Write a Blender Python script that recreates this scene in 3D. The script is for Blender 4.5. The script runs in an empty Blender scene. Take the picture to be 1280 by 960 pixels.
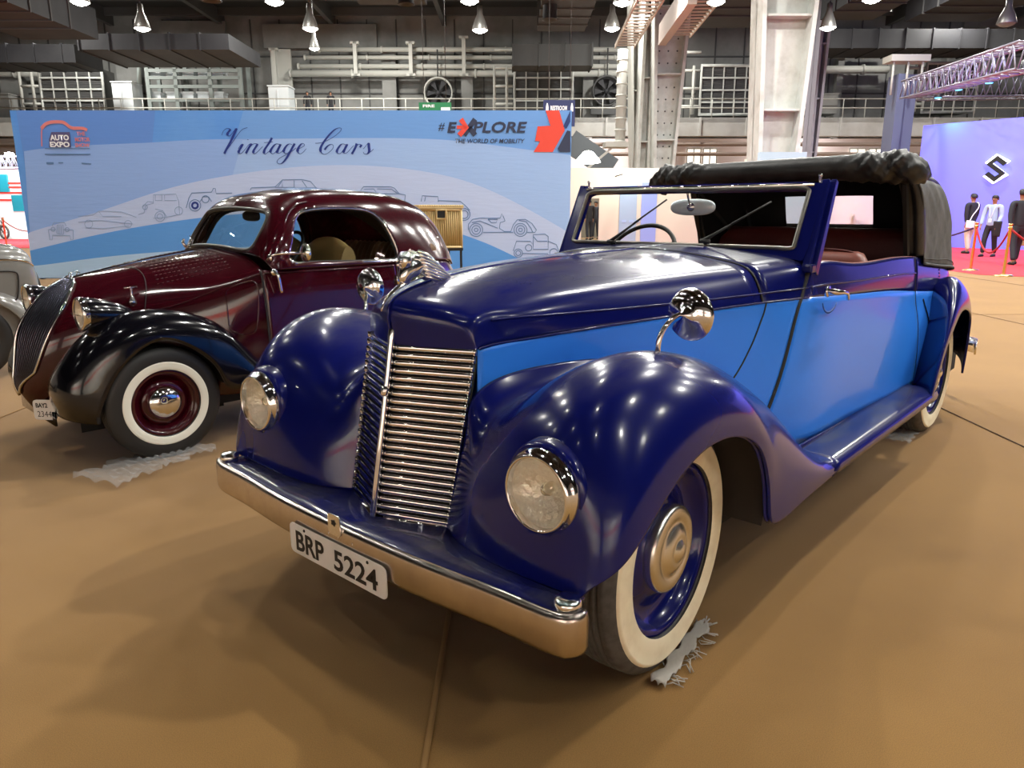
import bpy, bmesh, math, random
import numpy as np
from mathutils import Vector, Matrix
SC = bpy.context.scene
COL = SC.collection
PI = math.pi
YAW = math.radians(41.75)
CAM = (-1.657, -1.649, 1.26)

# ------------------------------------------------------------------ materials
MATS = {}
def mat(name, base, rough=0.5, metal=0.0, coat=0.0, emit=None, estr=0.0, noise=None, bump=None, alpha=None, spec=0.5, croug=0.03):
    m = bpy.data.materials.new(name); m.use_nodes = True
    nt = m.node_tree; b = nt.nodes['Principled BSDF']
    b.inputs['Base Color'].default_value = (*base, 1)
    b.inputs['Roughness'].default_value = rough
    b.inputs['Metallic'].default_value = metal
    b.inputs['Coat Weight'].default_value = coat
    b.inputs['Coat Roughness'].default_value = croug
    b.inputs['Specular IOR Level'].default_value = spec
    if emit:
        b.inputs['Emission Color'].default_value = (*emit, 1); b.inputs['Emission Strength'].default_value = estr
    if noise:
        # (scale, other colour, low, high, roughness_delta)
        sc_, col2, lo, hi, dr = noise
        tc = nt.nodes.new('ShaderNodeTexCoord'); n = nt.nodes.new('ShaderNodeTexNoise')
        n.inputs['Scale'].default_value = sc_; n.inputs['Detail'].default_value = 5; n.inputs['Roughness'].default_value = 0.6
        nt.links.new(tc.outputs['Object'], n.inputs['Vector'])
        r = nt.nodes.new('ShaderNodeMapRange'); r.inputs['From Min'].default_value = lo; r.inputs['From Max'].default_value = hi
        nt.links.new(n.outputs['Fac'], r.inputs['Value'])
        mx = nt.nodes.new('ShaderNodeMix'); mx.data_type = 'RGBA'
        mx.inputs['A'].default_value = (*base, 1); mx.inputs['B'].default_value = (*col2, 1)
        nt.links.new(r.outputs['Result'], mx.inputs['Factor']); nt.links.new(mx.outputs['Result'], b.inputs['Base Color'])
        if dr:
            r2 = nt.nodes.new('ShaderNodeMapRange'); r2.inputs['From Min'].default_value = lo; r2.inputs['From Max'].default_value = hi
            r2.inputs['To Min'].default_value = rough; r2.inputs['To Max'].default_value = rough + dr
            nt.links.new(n.outputs['Fac'], r2.inputs['Value']); nt.links.new(r2.outputs['Result'], b.inputs['Roughness'])
    if bump:
        bs, bd = bump
        tc = nt.nodes.new('ShaderNodeTexCoord'); n = nt.nodes.new('ShaderNodeTexNoise')
        n.inputs['Scale'].default_value = bs; n.inputs['Detail'].default_value = 4
        nt.links.new(tc.outputs['Object'], n.inputs['Vector'])
        bn = nt.nodes.new('ShaderNodeBump'); bn.inputs['Strength'].default_value = bd; bn.inputs['Distance'].default_value = 0.01
        nt.links.new(n.outputs['Fac'], bn.inputs['Height']); nt.links.new(bn.outputs['Normal'], b.inputs['Normal'])
    MATS[name] = m
    return m

def paint(name, base, dust=(0.10, 0.10, 0.11), dust_amt=0.5, rough=0.22, coat=1.0):
    """car paint; settled dust lies where surfaces face up (object space), broken up by noise"""
    m = mat(name, base, rough, 0.0, coat, spec=0.2)
    nt = m.node_tree; b = nt.nodes['Principled BSDF']
    tc = nt.nodes.new('ShaderNodeTexCoord'); n = nt.nodes.new('ShaderNodeTexNoise')
    mp = nt.nodes.new('ShaderNodeMapping'); mp.inputs['Scale'].default_value = (1.4, 4.0, 4.0)
    nt.links.new(tc.outputs['Object'], mp.inputs['Vector']); nt.links.new(mp.outputs['Vector'], n.inputs['Vector'])
    n.inputs['Scale'].default_value = 1.6; n.inputs['Detail'].default_value = 6; n.inputs['Roughness'].default_value = 0.6
    ge = nt.nodes.new('ShaderNodeNewGeometry'); sx = nt.nodes.new('ShaderNodeSeparateXYZ')
    nt.links.new(ge.outputs['Normal'], sx.inputs['Vector'])
    up = nt.nodes.new('ShaderNodeMapRange'); up.inputs['From Min'].default_value = 0.72; up.inputs['From Max'].default_value = 1.0
    nt.links.new(sx.outputs['Z'], up.inputs['Value'])
    r = nt.nodes.new('ShaderNodeMapRange'); r.inputs['From Min'].default_value = 0.35; r.inputs['From Max'].default_value = 0.62
    nt.links.new(n.outputs['Fac'], r.inputs['Value'])
    mu = nt.nodes.new('ShaderNodeMath'); mu.operation = 'MULTIPLY'
    nt.links.new(up.outputs['Result'], mu.inputs[0]); nt.links.new(r.outputs['Result'], mu.inputs[1])
    m2 = nt.nodes.new('ShaderNodeMath'); m2.operation = 'MULTIPLY'; m2.inputs[1].default_value = dust_amt
    nt.links.new(mu.outputs['Value'], m2.inputs[0])
    mx = nt.nodes.new('ShaderNodeMix'); mx.data_type = 'RGBA'
    mx.inputs['A'].default_value = (*base, 1); mx.inputs['B'].default_value = (*dust, 1)
    nt.links.new(m2.outputs['Value'], mx.inputs['Factor']); nt.links.new(mx.outputs['Result'], b.inputs['Base Color'])
    cr = nt.nodes.new('ShaderNodeMapRange'); cr.inputs['To Min'].default_value = 0.035; cr.inputs['To Max'].default_value = 0.14
    nt.links.new(r.outputs['Result'], cr.inputs['Value']); nt.links.new(cr.outputs['Result'], b.inputs['Coat Roughness'])
    cw = nt.nodes.new('ShaderNodeMapRange'); cw.inputs['To Min'].default_value = coat; cw.inputs['To Max'].default_value = coat * (1 - dust_amt * .7)
    nt.links.new(mu.outputs['Value'], cw.inputs['Value']); nt.links.new(cw.outputs['Result'], b.inputs['Coat Weight'])
    return m

def glass(name, tint=(0.92, 0.95, 0.95), refl=0.10, rough=0.0):
    m = bpy.data.materials.new(name); m.use_nodes = True; nt = m.node_tree
    for n in list(nt.nodes): nt.nodes.remove(n)
    o = nt.nodes.new('ShaderNodeOutputMaterial'); mx = nt.nodes.new('ShaderNodeMixShader')
    t = nt.nodes.new('ShaderNodeBsdfTransparent'); t.inputs['Color'].default_value = (*tint, 1)
    g = nt.nodes.new('ShaderNodeBsdfGlossy'); g.inputs['Roughness'].default_value = rough
    f = nt.nodes.new('ShaderNodeLayerWeight'); f.inputs['Blend'].default_value = 0.5
    pw = nt.nodes.new('ShaderNodeMath'); pw.operation = 'POWER'; pw.inputs[1].default_value = 4.0; nt.links.new(f.outputs['Facing'], pw.inputs[0])
    ad = nt.nodes.new('ShaderNodeMath'); ad.operation = 'MULTIPLY_ADD'; ad.inputs[1].default_value = .85; ad.inputs[2].default_value = refl
    nt.links.new(pw.outputs['Value'], ad.inputs[0]); ad.use_clamp = True
    nt.links.new(ad.outputs['Value'], mx.inputs['Fac']); nt.links.new(t.outputs['BSDF'], mx.inputs[1]); nt.links.new(g.outputs['BSDF'], mx.inputs[2])
    nt.links.new(mx.outputs['Shader'], o.inputs['Surface'])
    MATS[name] = m
    return m

# ------------------------------------------------------------------ objects
def tag(o, label=None, cat=None, group=None, kind=None):
    if label: o['label'] = label
    if cat: o['category'] = cat
    if group: o['group'] = group
    if kind: o['kind'] = kind
    return o
def empty(name, loc=(0, 0, 0), rz=0.0, parent=None):
    o = bpy.data.objects.new(name, None); COL.objects.link(o)
    o.location = loc; o.rotation_euler = (0, 0, rz); o.empty_display_size = 0.1
    if parent: o.parent = parent
    return o
def link(name, me, m=None, parent=None, loc=None, rot=None, smooth=True):
    o = bpy.data.objects.new(name, me); COL.objects.link(o)
    if m is not None:
        for k in (m if isinstance(m, (list, tuple)) else [m]): me.materials.append(k)
    if smooth:
        for p in me.polygons: p.use_smooth = True
    if parent: o.parent = parent
    if loc: o.location = loc
    if rot: o.rotation_euler = rot
    return o
class MB:
    """collects shapes, links them as one mesh object"""
    def __init__(s): s.v = []; s.f = []; s.mi = []; s.cur = 0; s.flat = []
    def add(s, vs, fs, flat=False):
        b = len(s.v); s.v += [tuple(map(float, p)) for p in vs]
        for f in fs: s.f.append(tuple(b + i for i in f)); s.mi.append(s.cur); s.flat.append(flat)
        return s
    def grid(s, G, closed_u=False, closed_v=False, flip=False):
        G = np.asarray(G); n, m = G.shape[:2]; fs = []
        for i in range(n - (0 if closed_v else 1)):
            for j in range(m - (0 if closed_u else 1)):
                a = i * m + j; b = i * m + (j + 1) % m; c = ((i + 1) % n) * m + (j + 1) % m; d = ((i + 1) % n) * m + j
                fs.append((a, d, c, b) if flip else (a, b, c, d))
        return s.add(G.reshape(-1, 3), fs)
    def box(s, c, d, R=None):
        x, y, z = [k / 2 for k in d]
        vs = [Vector((i * x, j * y, k * z)) for i in (-1, 1) for j in (-1, 1) for k in (-1, 1)]
        if R is not None: vs = [R @ v for v in vs]
        vs = [v + Vector(c) for v in vs]
        return s.add(vs, [(0, 1, 3, 2), (4, 6, 7, 5), (0, 4, 5, 1), (2, 3, 7, 6), (0, 2, 6, 4), (1, 5, 7, 3)], True)
    def bb(s, x0, x1, y0, y1, z0, z1):
        return s.box(((x0 + x1) / 2, (y0 + y1) / 2, (z0 + z1) / 2), (abs(x1 - x0), abs(y1 - y0), abs(z1 - z0)))
    def beam(s, a, b, w, h=None, up=(0, 0, 1)):
        a = Vector(a); b = Vector(b); d = b - a; L = d.length
        if L < 1e-6: return s
        X = d / L; U = Vector(up)
        if abs(X.dot(U)) > .98: U = Vector((1, 0, 0))
        Y = U.cross(X).normalized(); Z = X.cross(Y)
        R = Matrix((X, Y, Z)).transposed()
        return s.box((a + b) / 2, (L, w, h or w), R)
    def tube(s, pts, r, n=8, closed=False, caps=True, ell=None, up=None):
        pts = [Vector(p) for p in pts]; N = len(pts)
        rs = r if isinstance(r, (list, tuple, np.ndarray)) else [r] * N
        rings = []; pu = None
        for i, p in enumerate(pts):
            if closed: t = pts[(i + 1) % N] - pts[i - 1]
            else: t = pts[min(i + 1, N - 1)] - pts[max(i - 1, 0)]
            if t.length < 1e-9: t = Vector((0, 0, 1))
            t.normalize()
            if up is not None: U = Vector(up) - t * t.dot(Vector(up))
            elif pu is None: U = t.orthogonal()
            else: U = pu - t * t.dot(pu)
            if U.length < 1e-6: U = t.orthogonal()
            U.normalize(); pu = U; V = t.cross(U)
            e = ell or (1, 1)
            rings.append([p + (U * math.cos(2 * PI * k / n) * e[0] + V * math.sin(2 * PI * k / n) * e[1]) * rs[i] for k in range(n)])
        vs = [q for R_ in rings for q in R_]; fs = []
        for i in range(N if closed else N - 1):
            for k in range(n):
                a = i * n + k; b = i * n + (k + 1) % n; c = ((i + 1) % N) * n + (k + 1) % n; d = ((i + 1) % N) * n + k
                fs.append((a, d, c, b))
        if caps and not closed:
            fs.append(tuple(range(n))); fs.append(tuple((N - 1) * n + k for k in range(n))[::-1])
        return s.add(vs, [f[::-1] for f in fs])
    def lathe(s, prof, n=48, axis='z', c=(0, 0, 0), a0=0.0, a1=2 * PI):
        full = abs(a1 - a0 - 2 * PI) < 1e-6; m = n if full else n + 1
        G = []
        for r, h in prof:
            row = []
            for k in range(m):
                t = a0 + (a1 - a0) * k / n
                x, y = r * math.cos(t), r * math.sin(t)
                p = {'z': (x, y, h), 'y': (x, h, y), 'x': (h, x, y)}[axis]
                row.append((p[0] + c[0], p[1] + c[1], p[2] + c[2]))
            G.append(row)
        return s.grid(G, closed_u=full, flip=(axis == 'y'))
    def poly(s, pts, flat=True): return s.add(pts, [tuple(range(len(pts)))], flat)
    def prism(s, pts, off):
        n = len(pts); off = Vector(off); A = [Vector(p) for p in pts]; B = [p + off for p in A]
        fs = [tuple(range(n))[::-1], tuple(range(n, 2 * n))] + [(i, (i + 1) % n, n + (i + 1) % n, n + i) for i in range(n)]
        return s.add(A + B, fs, True)
    def build(s, name, m=None, parent=None, loc=None, rot=None, bevel=0, solid=0, soff=-1, sub=0, mirror=False, fix=False, auto=None):
        v = s.v; f = s.f
        if mirror: v = [(a, -b, c) for a, b, c in v]; f = [tuple(reversed(q)) for q in f]
        me = bpy.data.meshes.new(name); me.from_pydata(v, [], f); me.update()
        if fix:
            bm = bmesh.new(); bm.from_mesh(me); bmesh.ops.remove_doubles(bm, verts=bm.verts, dist=1e-5)
            bmesh.ops.recalc_face_normals(bm, faces=bm.faces); bm.to_mesh(me); bm.free()
        o = link(name, me, m, parent, loc, rot)
        if len(me.polygons) == len(s.mi):
            for p, k, fl in zip(me.polygons, s.mi, s.flat): p.material_index = k; p.use_smooth = not fl
        elif auto is None: auto = 35
        if auto is not None:
            me.set_sharp_from_angle(angle=math.radians(auto))
            for p in me.polygons: p.use_smooth = True
        if solid:
            md = o.modifiers.new('solid', 'SOLIDIFY'); md.thickness = solid; md.offset = soff
        if bevel:
            md = o.modifiers.new('bevel', 'BEVEL'); md.width = bevel; md.segments = 2; md.limit_method = 'ANGLE'; md.angle_limit = math.radians(40)
        if sub:
            md = o.modifiers.new('sub', 'SUBSURF'); md.levels = sub; md.render_levels = sub
        return o

# ------------------------------------------------------------------ spline surfaces
def spl_matrix(t):
    n = len(t); A = np.zeros((n, n)); B = np.zeros((n, n)); h = np.diff(t)
    A[0, 0] = A[-1, -1] = 1
    for i in range(1, n - 1):
        A[i, i - 1] = h[i - 1]; A[i, i] = 2 * (h[i - 1] + h[i]); A[i, i + 1] = h[i]
        B[i, i + 1] += 6 / h[i]; B[i, i] -= 6 / h[i] + 6 / h[i - 1]; B[i, i - 1] += 6 / h[i - 1]
    return np.linalg.solve(A, B)
def spl_w(t, s):
    t = np.asarray(t, float); s = np.clip(np.asarray(s, float), t[0], t[-1]); M = spl_matrix(t); n = len(t)
    i = np.clip(np.searchsorted(t, s, side='right') - 1, 0, n - 2); h = t[i + 1] - t[i]
    a = (t[i + 1] - s) / h; b = (s - t[i]) / h
    I = np.eye(n)
    return a[:, None] * I[i] + b[:, None] * I[i + 1] + (((a ** 3 - a) * h * h / 6)[:, None]) * M[i] + (((b ** 3 - b) * h * h / 6)[:, None]) * M[i + 1]
def curve(pts, n, closed=False):
    P = np.array(pts, float)
    if closed: P = np.vstack([P[-3:], P, P[:4]])
    t = np.concatenate([[0], np.cumsum(np.linalg.norm(np.diff(P, axis=0), axis=1) ** .5)])
    if closed:
        s = np.linspace(t[3], t[-4], n, endpoint=False)
    else: s = np.linspace(0, t[-1], n)
    return spl_w(t, s) @ P
class Surf:
    """surface through a net of points: rows (v) x columns (u); arguments are row / column numbers"""
    def __init__(s, P):
        s.P = np.array(P, float)
        dv = np.linalg.norm(np.diff(s.P, axis=0), axis=2).mean(1) ** .7 + 1e-4; du = np.linalg.norm(np.diff(s.P, axis=1), axis=2).mean(0) ** .7 + 1e-4
        s.kv = np.concatenate([[0], np.cumsum(dv)]); s.ku = np.concatenate([[0], np.cumsum(du)])
    def at(s, v, u):
        v = np.atleast_1d(np.asarray(v, float)); u = np.atleast_1d(np.asarray(u, float))
        Wv = spl_w(s.kv, np.interp(v, range(len(s.kv)), s.kv)); Wu = spl_w(s.ku, np.interp(u, range(len(s.ku)), s.ku))
        return np.einsum('nr,nc,rcd->nd', Wv, Wu, s.P)
    def grid(s, v0, v1, u0, u1, nv, nu):
        """v0.. may be functions of the fraction along the other direction"""
        fn = lambda q: q if callable(q) else (lambda k: q)
        v0, v1, u0, u1 = map(fn, (v0, v1, u0, u1)); V = []; U_ = []
        for i in range(nv + 1):
            for j in range(nu + 1):
                a = i / nv; b = j / nu
                V.append(v0(b) + (v1(b) - v0(b)) * a); U_.append(u0(a) + (u1(a) - u0(a)) * b)
        return s.at(V, U_).reshape(nv + 1, nu + 1, 3)

def text_mesh(body, size, extrude=0.0, shear=0.0, align='CENTER', bold=0.0, space=1.0):
    c = bpy.data.curves.new('lettering', 'FONT'); c.body = body; c.size = size; c.extrude = extrude; c.shear = shear
    c.align_x = align; c.align_y = 'CENTER'; c.offset = bold; c.space_character = space; c.resolution_u = 3
    o = bpy.data.objects.new('lettering', c); COL.objects.link(o)
    dg = bpy.context.evaluated_depsgraph_get(); me = bpy.data.meshes.new_from_object(o.evaluated_get(dg))
    bpy.data.objects.remove(o); bpy.data.curves.remove(c); me.materials.clear()
    return me
def place_text(name, body, size, m, parent, origin, X, Y, **k):
    """lettering lying in the plane of X (reading direction) and Y (up)"""
    w = k.pop('w', None); h = k.pop('h', None)
    me = text_mesh(body, size, **k)
    if not len(me.vertices): return None
    co = np.array([v.co[:] for v in me.vertices])
    sx = (w / (co[:, 0].max() - co[:, 0].min())) if w else 1; sy = (h / (co[:, 1].max() - co[:, 1].min())) if h else 1
    cx = (co[:, 0].max() + co[:, 0].min()) / 2 if k.get('align', 'CENTER') == 'CENTER' else co[:, 0].min(); cy = (co[:, 1].max() + co[:, 1].min()) / 2
    X = Vector(X).normalized(); Y = Vector(Y).normalized(); Z = X.cross(Y); O = Vector(origin)
    for v in me.vertices:
        v.co = O + X * ((v.co.x - cx) * sx) + Y * ((v.co.y - cy) * sy) + Z * v.co.z
    return link(name, me, m, parent, smooth=False)
navy = paint('navy paint', (0.0032, 0.0062, 0.112), dust=(0.085, 0.085, 0.095), dust_amt=0.75, coat=0.5)
sky_blue = paint('light blue paint', (0.032, 0.250, 1.0), dust=(0.10, 0.2, 0.6), dust_amt=0.2, rough=0.35, coat=0.45)
maroon_paint = paint('maroon paint', (0.040, 0.0018, 0.006), dust=(0.04, 0.02, 0.02), dust_amt=0.1, rough=0.15)
black_paint = paint('black paint', (0.003, 0.003, 0.006), dust=(0.03, 0.03, 0.04), dust_amt=0.1, rough=0.15)
grey_paint = paint('grey paint', (0.20, 0.20, 0.19), dust_amt=0.1, rough=0.25)
chrome = mat('chrome', (0.86, 0.86, 0.87), 0.07, 1.0)
satin = mat('carpet tinted chrome', (0.66, 0.60, 0.55), 0.17, 1.0, noise=(14, (0.60, 0.53, 0.48), .4, .6, .08))  # satin chrome with the carpet's brown reflection put into its colour
hub_chrome = mat('dull nickel', (0.88, 0.87, 0.83), 0.27, 1.0)
rubber = mat('tyre rubber', (0.085, 0.080, 0.074), 0.6, noise=(30, (0.05, 0.045, 0.04), .4, .7, .1))
white_rubber = mat('aged whitewall', (0.90, 0.82, 0.60), 0.5, noise=(9, (0.74, 0.64, 0.44), .45, .75, .1))
white_ring = mat('clean whitewall', (0.80, 0.80, 0.70), 0.45)
black_trim = mat('black rubber trim', (0.012, 0.012, 0.012), 0.5)
under = mat('underbody black', (0.006, 0.006, 0.006), 0.8)
well = mat('muddy wheel well', (0.03, 0.022, 0.016), 0.9)
canvas = mat('black hood cloth', (0.011, 0.011, 0.012), 0.42, noise=(6, (0.028, 0.029, 0.030), .4, .6, .1), bump=(25, .25))
canvas_grey = mat('grey hood cloth', (0.125, 0.130, 0.130), 0.75, noise=(5, (0.09, 0.095, 0.095), .4, .6, .1), bump=(12, .4))
lining = mat('black roof lining', (0.004, 0.004, 0.005), 0.95)
leather = mat('maroon leather', (0.085, 0.012, 0.010), 0.45, bump=(60, .2))
leather_red = mat('worn red leather', (0.22, 0.055, 0.035), 0.45)
wood = mat('walnut trim', (0.16, 0.075, 0.035), 0.4)
glass_clear = glass('window glass', (0.88, 0.90, 0.88), 0.028)
glass_lamp = mat('headlamp glass', (0.9, 0.88, 0.80), 0.08, 0.0, spec=0.6)
def _lampglass():
    b = glass_lamp.node_tree.nodes['Principled BSDF']; b.inputs['Transmission Weight'].default_value = 1.0; b.inputs['IOR'].default_value = 1.25
_lampglass()
reflector = mat('lamp reflector', (0.95, 0.93, 0.85), 0.14, 0.5, bump=(45, .9))
plate_white = mat('number plate white', (0.82, 0.82, 0.80), 0.4)
ink = mat('black lettering', (0.008, 0.008, 0.009), 0.5)
vinyl = mat('clear vinyl window', (0.55, 0.57, 0.52), 0.3)
def _vinyl():
    b = vinyl.node_tree.nodes['Principled BSDF']; b.inputs['Transmission Weight'].default_value = 0.75; b.inputs['IOR'].default_value = 1.02; b.inputs['Base Color'].default_value = (.85, .88, .8, 1)
_vinyl()
lens_glass = glass('fluted lens glass', (.97, .96, .92), 0.06, 0.03)
black_rubber = mat('blacked tyre rubber', (0.014, 0.014, 0.014), 0.5)
# ================================================================== navy and light blue drophead coupe, frame: x back, y to its right, z up
def mir(P): return [[(x, a, z) for (x, a, z) in row] for row in P]
car = empty('vintage_car', (0, 0, 0))
tag(car, 'large vintage convertible in navy and light blue with chrome bar grille and cream whitewall tyres', 'car')

def both(fn, name, m, **k):
    """the same part on the far side (+y) and, mirrored, on the near side"""
    out = []
    for s in (1, -1):
        mb = MB(); fn(mb); out.append(mb.build(name, m, car, mirror=(s == -1), **k))
    return out

HT = [  # hood top: columns centre .. shoulder .. swage line .. two tone line
 [(-.322, 0, .885), (-.296, .08, .885), (-.258, .165, .885), (-.236, .205, .885), (-.224, .230, .885), (-.218, .236, .885)],
 [(-.331, 0, .93), (-.302, .08, .93), (-.262, .165, .928), (-.240, .205, .922), (-.226, .229, .908), (-.214, .237, .888)],
 [(-.336, 0, .972), (-.305, .08, .970), (-.262, .165, .962), (-.240, .204, .950), (-.222, .228, .930), (-.205, .239, .890)],
 [(-.326, 0, 1.006), (-.290, .08, 1.000), (-.248, .160, .988), (-.226, .200, .975), (-.206, .230, .953), (-.185, .244, .893)],
 [(-.270, 0, 1.036), (-.235, .09, 1.026), (-.205, .165, 1.008), (-.185, .208, .992), (-.165, .238, .962), (-.15, .252, .897)],
 [(-.15, 0, 1.062), (-.14, .10, 1.052), (-.12, .185, 1.026), (-.11, .228, 1.004), (-.10, .262, .964), (-.09, .270, .900)],
 [(.05, 0, 1.084), (.05, .12, 1.074), (.05, .225, 1.042), (.05, .275, 1.014), (.05, .305, .963), (.05, .312, .908)],
 [(.45, 0, 1.102), (.45, .15, 1.094), (.45, .285, 1.062), (.45, .360, 1.026), (.45, .400, .960), (.45, .412, .921)],
 [(.95, 0, 1.112), (.95, .20, 1.104), (.95, .40, 1.076), (.95, .495, 1.040), (.95, .536, .967), (.95, .546, .937)],
 [(1.21, 0, 1.120), (1.21, .22, 1.114), (1.21, .45, 1.092), (1.21, .575, 1.056), (1.21, .606, .974), (1.21, .612, .938)],
 [(1.30, 0, 1.122), (1.30, .22, 1.116), (1.30, .46, 1.094), (1.30, .585, 1.056), (1.30, .616, .974), (1.30, .622, .938)],
]
hood = Surf(HT)
both(lambda mb: mb.grid(hood.grid(0, 7.975, 0, 5, 80, 30), flip=True), 'hood', navy, solid=.006)
both(lambda mb: mb.grid(hood.grid(8.01, 10, 0, 5, 14, 30), flip=True), 'cowl', navy, solid=.006)
def swage(mb):
    mb.tube(hood.at(np.linspace(4, 9.0, 60), np.full(60, 4.0)) + np.array([0, .001, 0]), .0035, 6)
both(swage, 'swage_line', navy)
mb = MB(); P = hood.at(np.linspace(1, 8, 80), np.zeros(80)); mb.tube(P + np.array([0, 0, .0005]), .0035, 6)
mb.build('hinge_strip', navy, car)

LV = [1.054, .968, .925, .76, .56, .37]
SD = [  # half widths of the body side by station; z of each level follows
 (-.216, [.236, .236, .236, .234, .230, .226], [.885, .885, .885, .76, .58, .40]),
 (.05, [.312, .312, .312, .315, .318, .32], [.908, .908, .908, .76, .56, .37]),
 (.45, [.412, .412, .412, .42, .43, .43], [.921, .921, .921, .76, .56, .37]),
 (.95, [.546, .546, .546, .560, .580, .585], [.937, .937, .937, .76, .56, .37]),
 (1.21, [.600, .606, .612, .632, .650, .652], [1.050, .972, .937, .76, .56, .37]),
 (1.60, [.622, .636, .641, .656, .668, .666], [1.047, .972, .918, .76, .56, .37]),
 (2.15, [.630, .643, .648, .668, .682, .680], [1.040, .962, .890, .74, .54, .36]),
 (2.70, [.622, .636, .644, .672, .688, .686], [1.022, .940, .845, .70, .52, .36]),
 (3.25, [.606, .620, .630, .652, .660, .655], [.975, .890, .800, .68, .50, .36]),
 (3.75, [.555, .575, .585, .595, .59, .57], [.88, .81, .73, .62, .48, .40]),
 (4.12, [.42, .45, .47, .48, .48, .46], [.72, .68, .63, .56, .48, .42]),
]
side = Surf([[(x, a, z) for a, z in zip(A, Z)] for x, A, Z in SD])
# door front edge leans forward towards the sill: row number by fraction from belt (0) to sill (1)
dfr = lambda b: float(np.interp(1.222 - .49 * (1.054 - np.interp(b * 5, range(6), [1.052, .972, .937, .76, .56, .37])), [-.216, .05, .45, .95, 1.21, 1.60], range(6)))
GAP = .02
both(lambda mb: mb.grid(side.grid(0, lambda b: dfr(.4 + .6 * b) - GAP, 2, 5, 46, 16), flip=True), 'side_panel', sky_blue, solid=.006)
doors = both(lambda mb: mb.grid(side.grid(lambda b: dfr(.4 + .6 * b) + GAP, 6.86, 2, 5, 40, 16), flip=True), 'door', sky_blue, solid=.012)
for i, s in enumerate((1, -1)):
    mb = MB(); mb.grid(side.grid(lambda b: dfr(.4 * b) + GAP, 6.86, 0, 2, 40, 10), flip=True); mb.build('door_top', navy, doors[i], mirror=s < 0, solid=.012)
    mb = MB(); pts = [(1.30, .640, .955), (1.30, .668, .955), (1.315, .682, .953), (1.37, .690, .948), (1.415, .690, .935), (1.43, .688, .915)]
    mb.tube(curve(pts, 16), np.interp(np.linspace(0, 1, 16), [0, .3, .4, 1], [.011, .013, .010, .006]), 10)
    mb.lathe([(.0, .655), (.022, .655), (.022, .647), (.018, .643)], 20, 'y', (1.30, 0, .955))
    mb.build('door_handle', chrome, doors[i], mirror=s < 0)
    mb = MB()   # darker blue arc under the handle
    mb.tube([(1.345 + .085 * math.cos(t), .6485, .925 + .055 * math.sin(t)) for t in np.linspace(-2.9, -.5, 16)], .005, 4, ell=(.4, 1), up=(0, 1, 0))
    mb.build('dark_arc', mat('dark arc blue%d' % i, (.015, .09, .38), .6), doors[i], mirror=s < 0)
both(lambda mb: mb.grid(side.grid(6.885, 7.9, 2, 5, 16, 16), flip=True), 'rear_side_panel', sky_blue, solid=.006)
both(lambda mb: (mb.grid(side.grid(6.885, 8, 0, 2, 16, 10), flip=True), mb.grid(side.grid(7.9, 10, 0, 5, 24, 24), flip=True)), 'rear_quarter', navy, solid=.006)
both(lambda mb: mb.tube(side.at(np.linspace(4.05, 6.84, 60), np.full(60, 1.0)) + np.array([0, .002, 0]), .0045, 6), 'swage_line', navy)
both(lambda mb: mb.tube(side.at(np.linspace(6.9, 7.05, 10), np.linspace(2.3, 3.3, 10)) + np.array([.14, .0, 0]), .0035, 6), 'vent_slot', black_trim)
both(lambda mb: mb.tube([side.at(dfr(b), 5 * b)[0] + np.array([0, -.004, 0]) for b in np.linspace(0, 1, 40)], .010, 6), 'door_gap_shade', black_trim)  # black strips stand in for the shade in the door gaps
both(lambda mb: mb.tube([side.at(6.872, q)[0] + np.array([0, -.003, 0]) for q in np.linspace(0, 5, 30)], .005, 6), 'door_gap_shade', black_trim)
# hood shut line, curved down the side panel
def shut(mb):
    p = [side.at(v, u)[0] for v, u in zip(curve([(3.05, 0, 0), (3.04, 0, 0), (2.98, 0, 0), (2.86, 0, 0), (2.6, 0, 0)], 24)[:, 0], np.linspace(2.0, 3.55, 24))]
    mb.tube([q + np.array([0, .0005, 0]) for q in p], .0035, 6)
both(shut, 'shut_line', black_trim)
def shut2(mb): mb.tube(hood.at(np.full(40, 7.99), np.linspace(0, 5, 40)) + np.array([0, 0, 0]), .0045, 6)
both(shut2, 'shut_line', black_trim)
def moulding(mb):
    mb.tube(hood.at(np.linspace(1, 9, 90), np.full(90, 5.0)) + np.array([0, .001, -.002]), .0045, 6, ell=(1.0, .8))
both(moulding, 'waist_moulding', navy)
# rear deck and tail
DK = [[(2.95, 0, 1.00), (2.95, .3, .995), (2.95, .61, .99)], [(3.4, 0, .985), (3.4, .30, .975), (3.36, .60, .945)], [(3.8, 0, .90), (3.8, .27, .89), (3.75, .555, .875)],
      [(4.15, 0, .72), (4.15, .21, .72), (4.12, .42, .715)], [(4.28, 0, .50), (4.27, .21, .50), (4.19, .44, .52)], [(4.25, 0, .40), (4.22, .21, .40), (4.14, .45, .42)]]
dk = Surf(DK)
both(lambda mb: mb.grid(dk.grid(0, 5, 0, 2, 30, 12), flip=True), 'boot_lid', navy, solid=.006)

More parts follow.
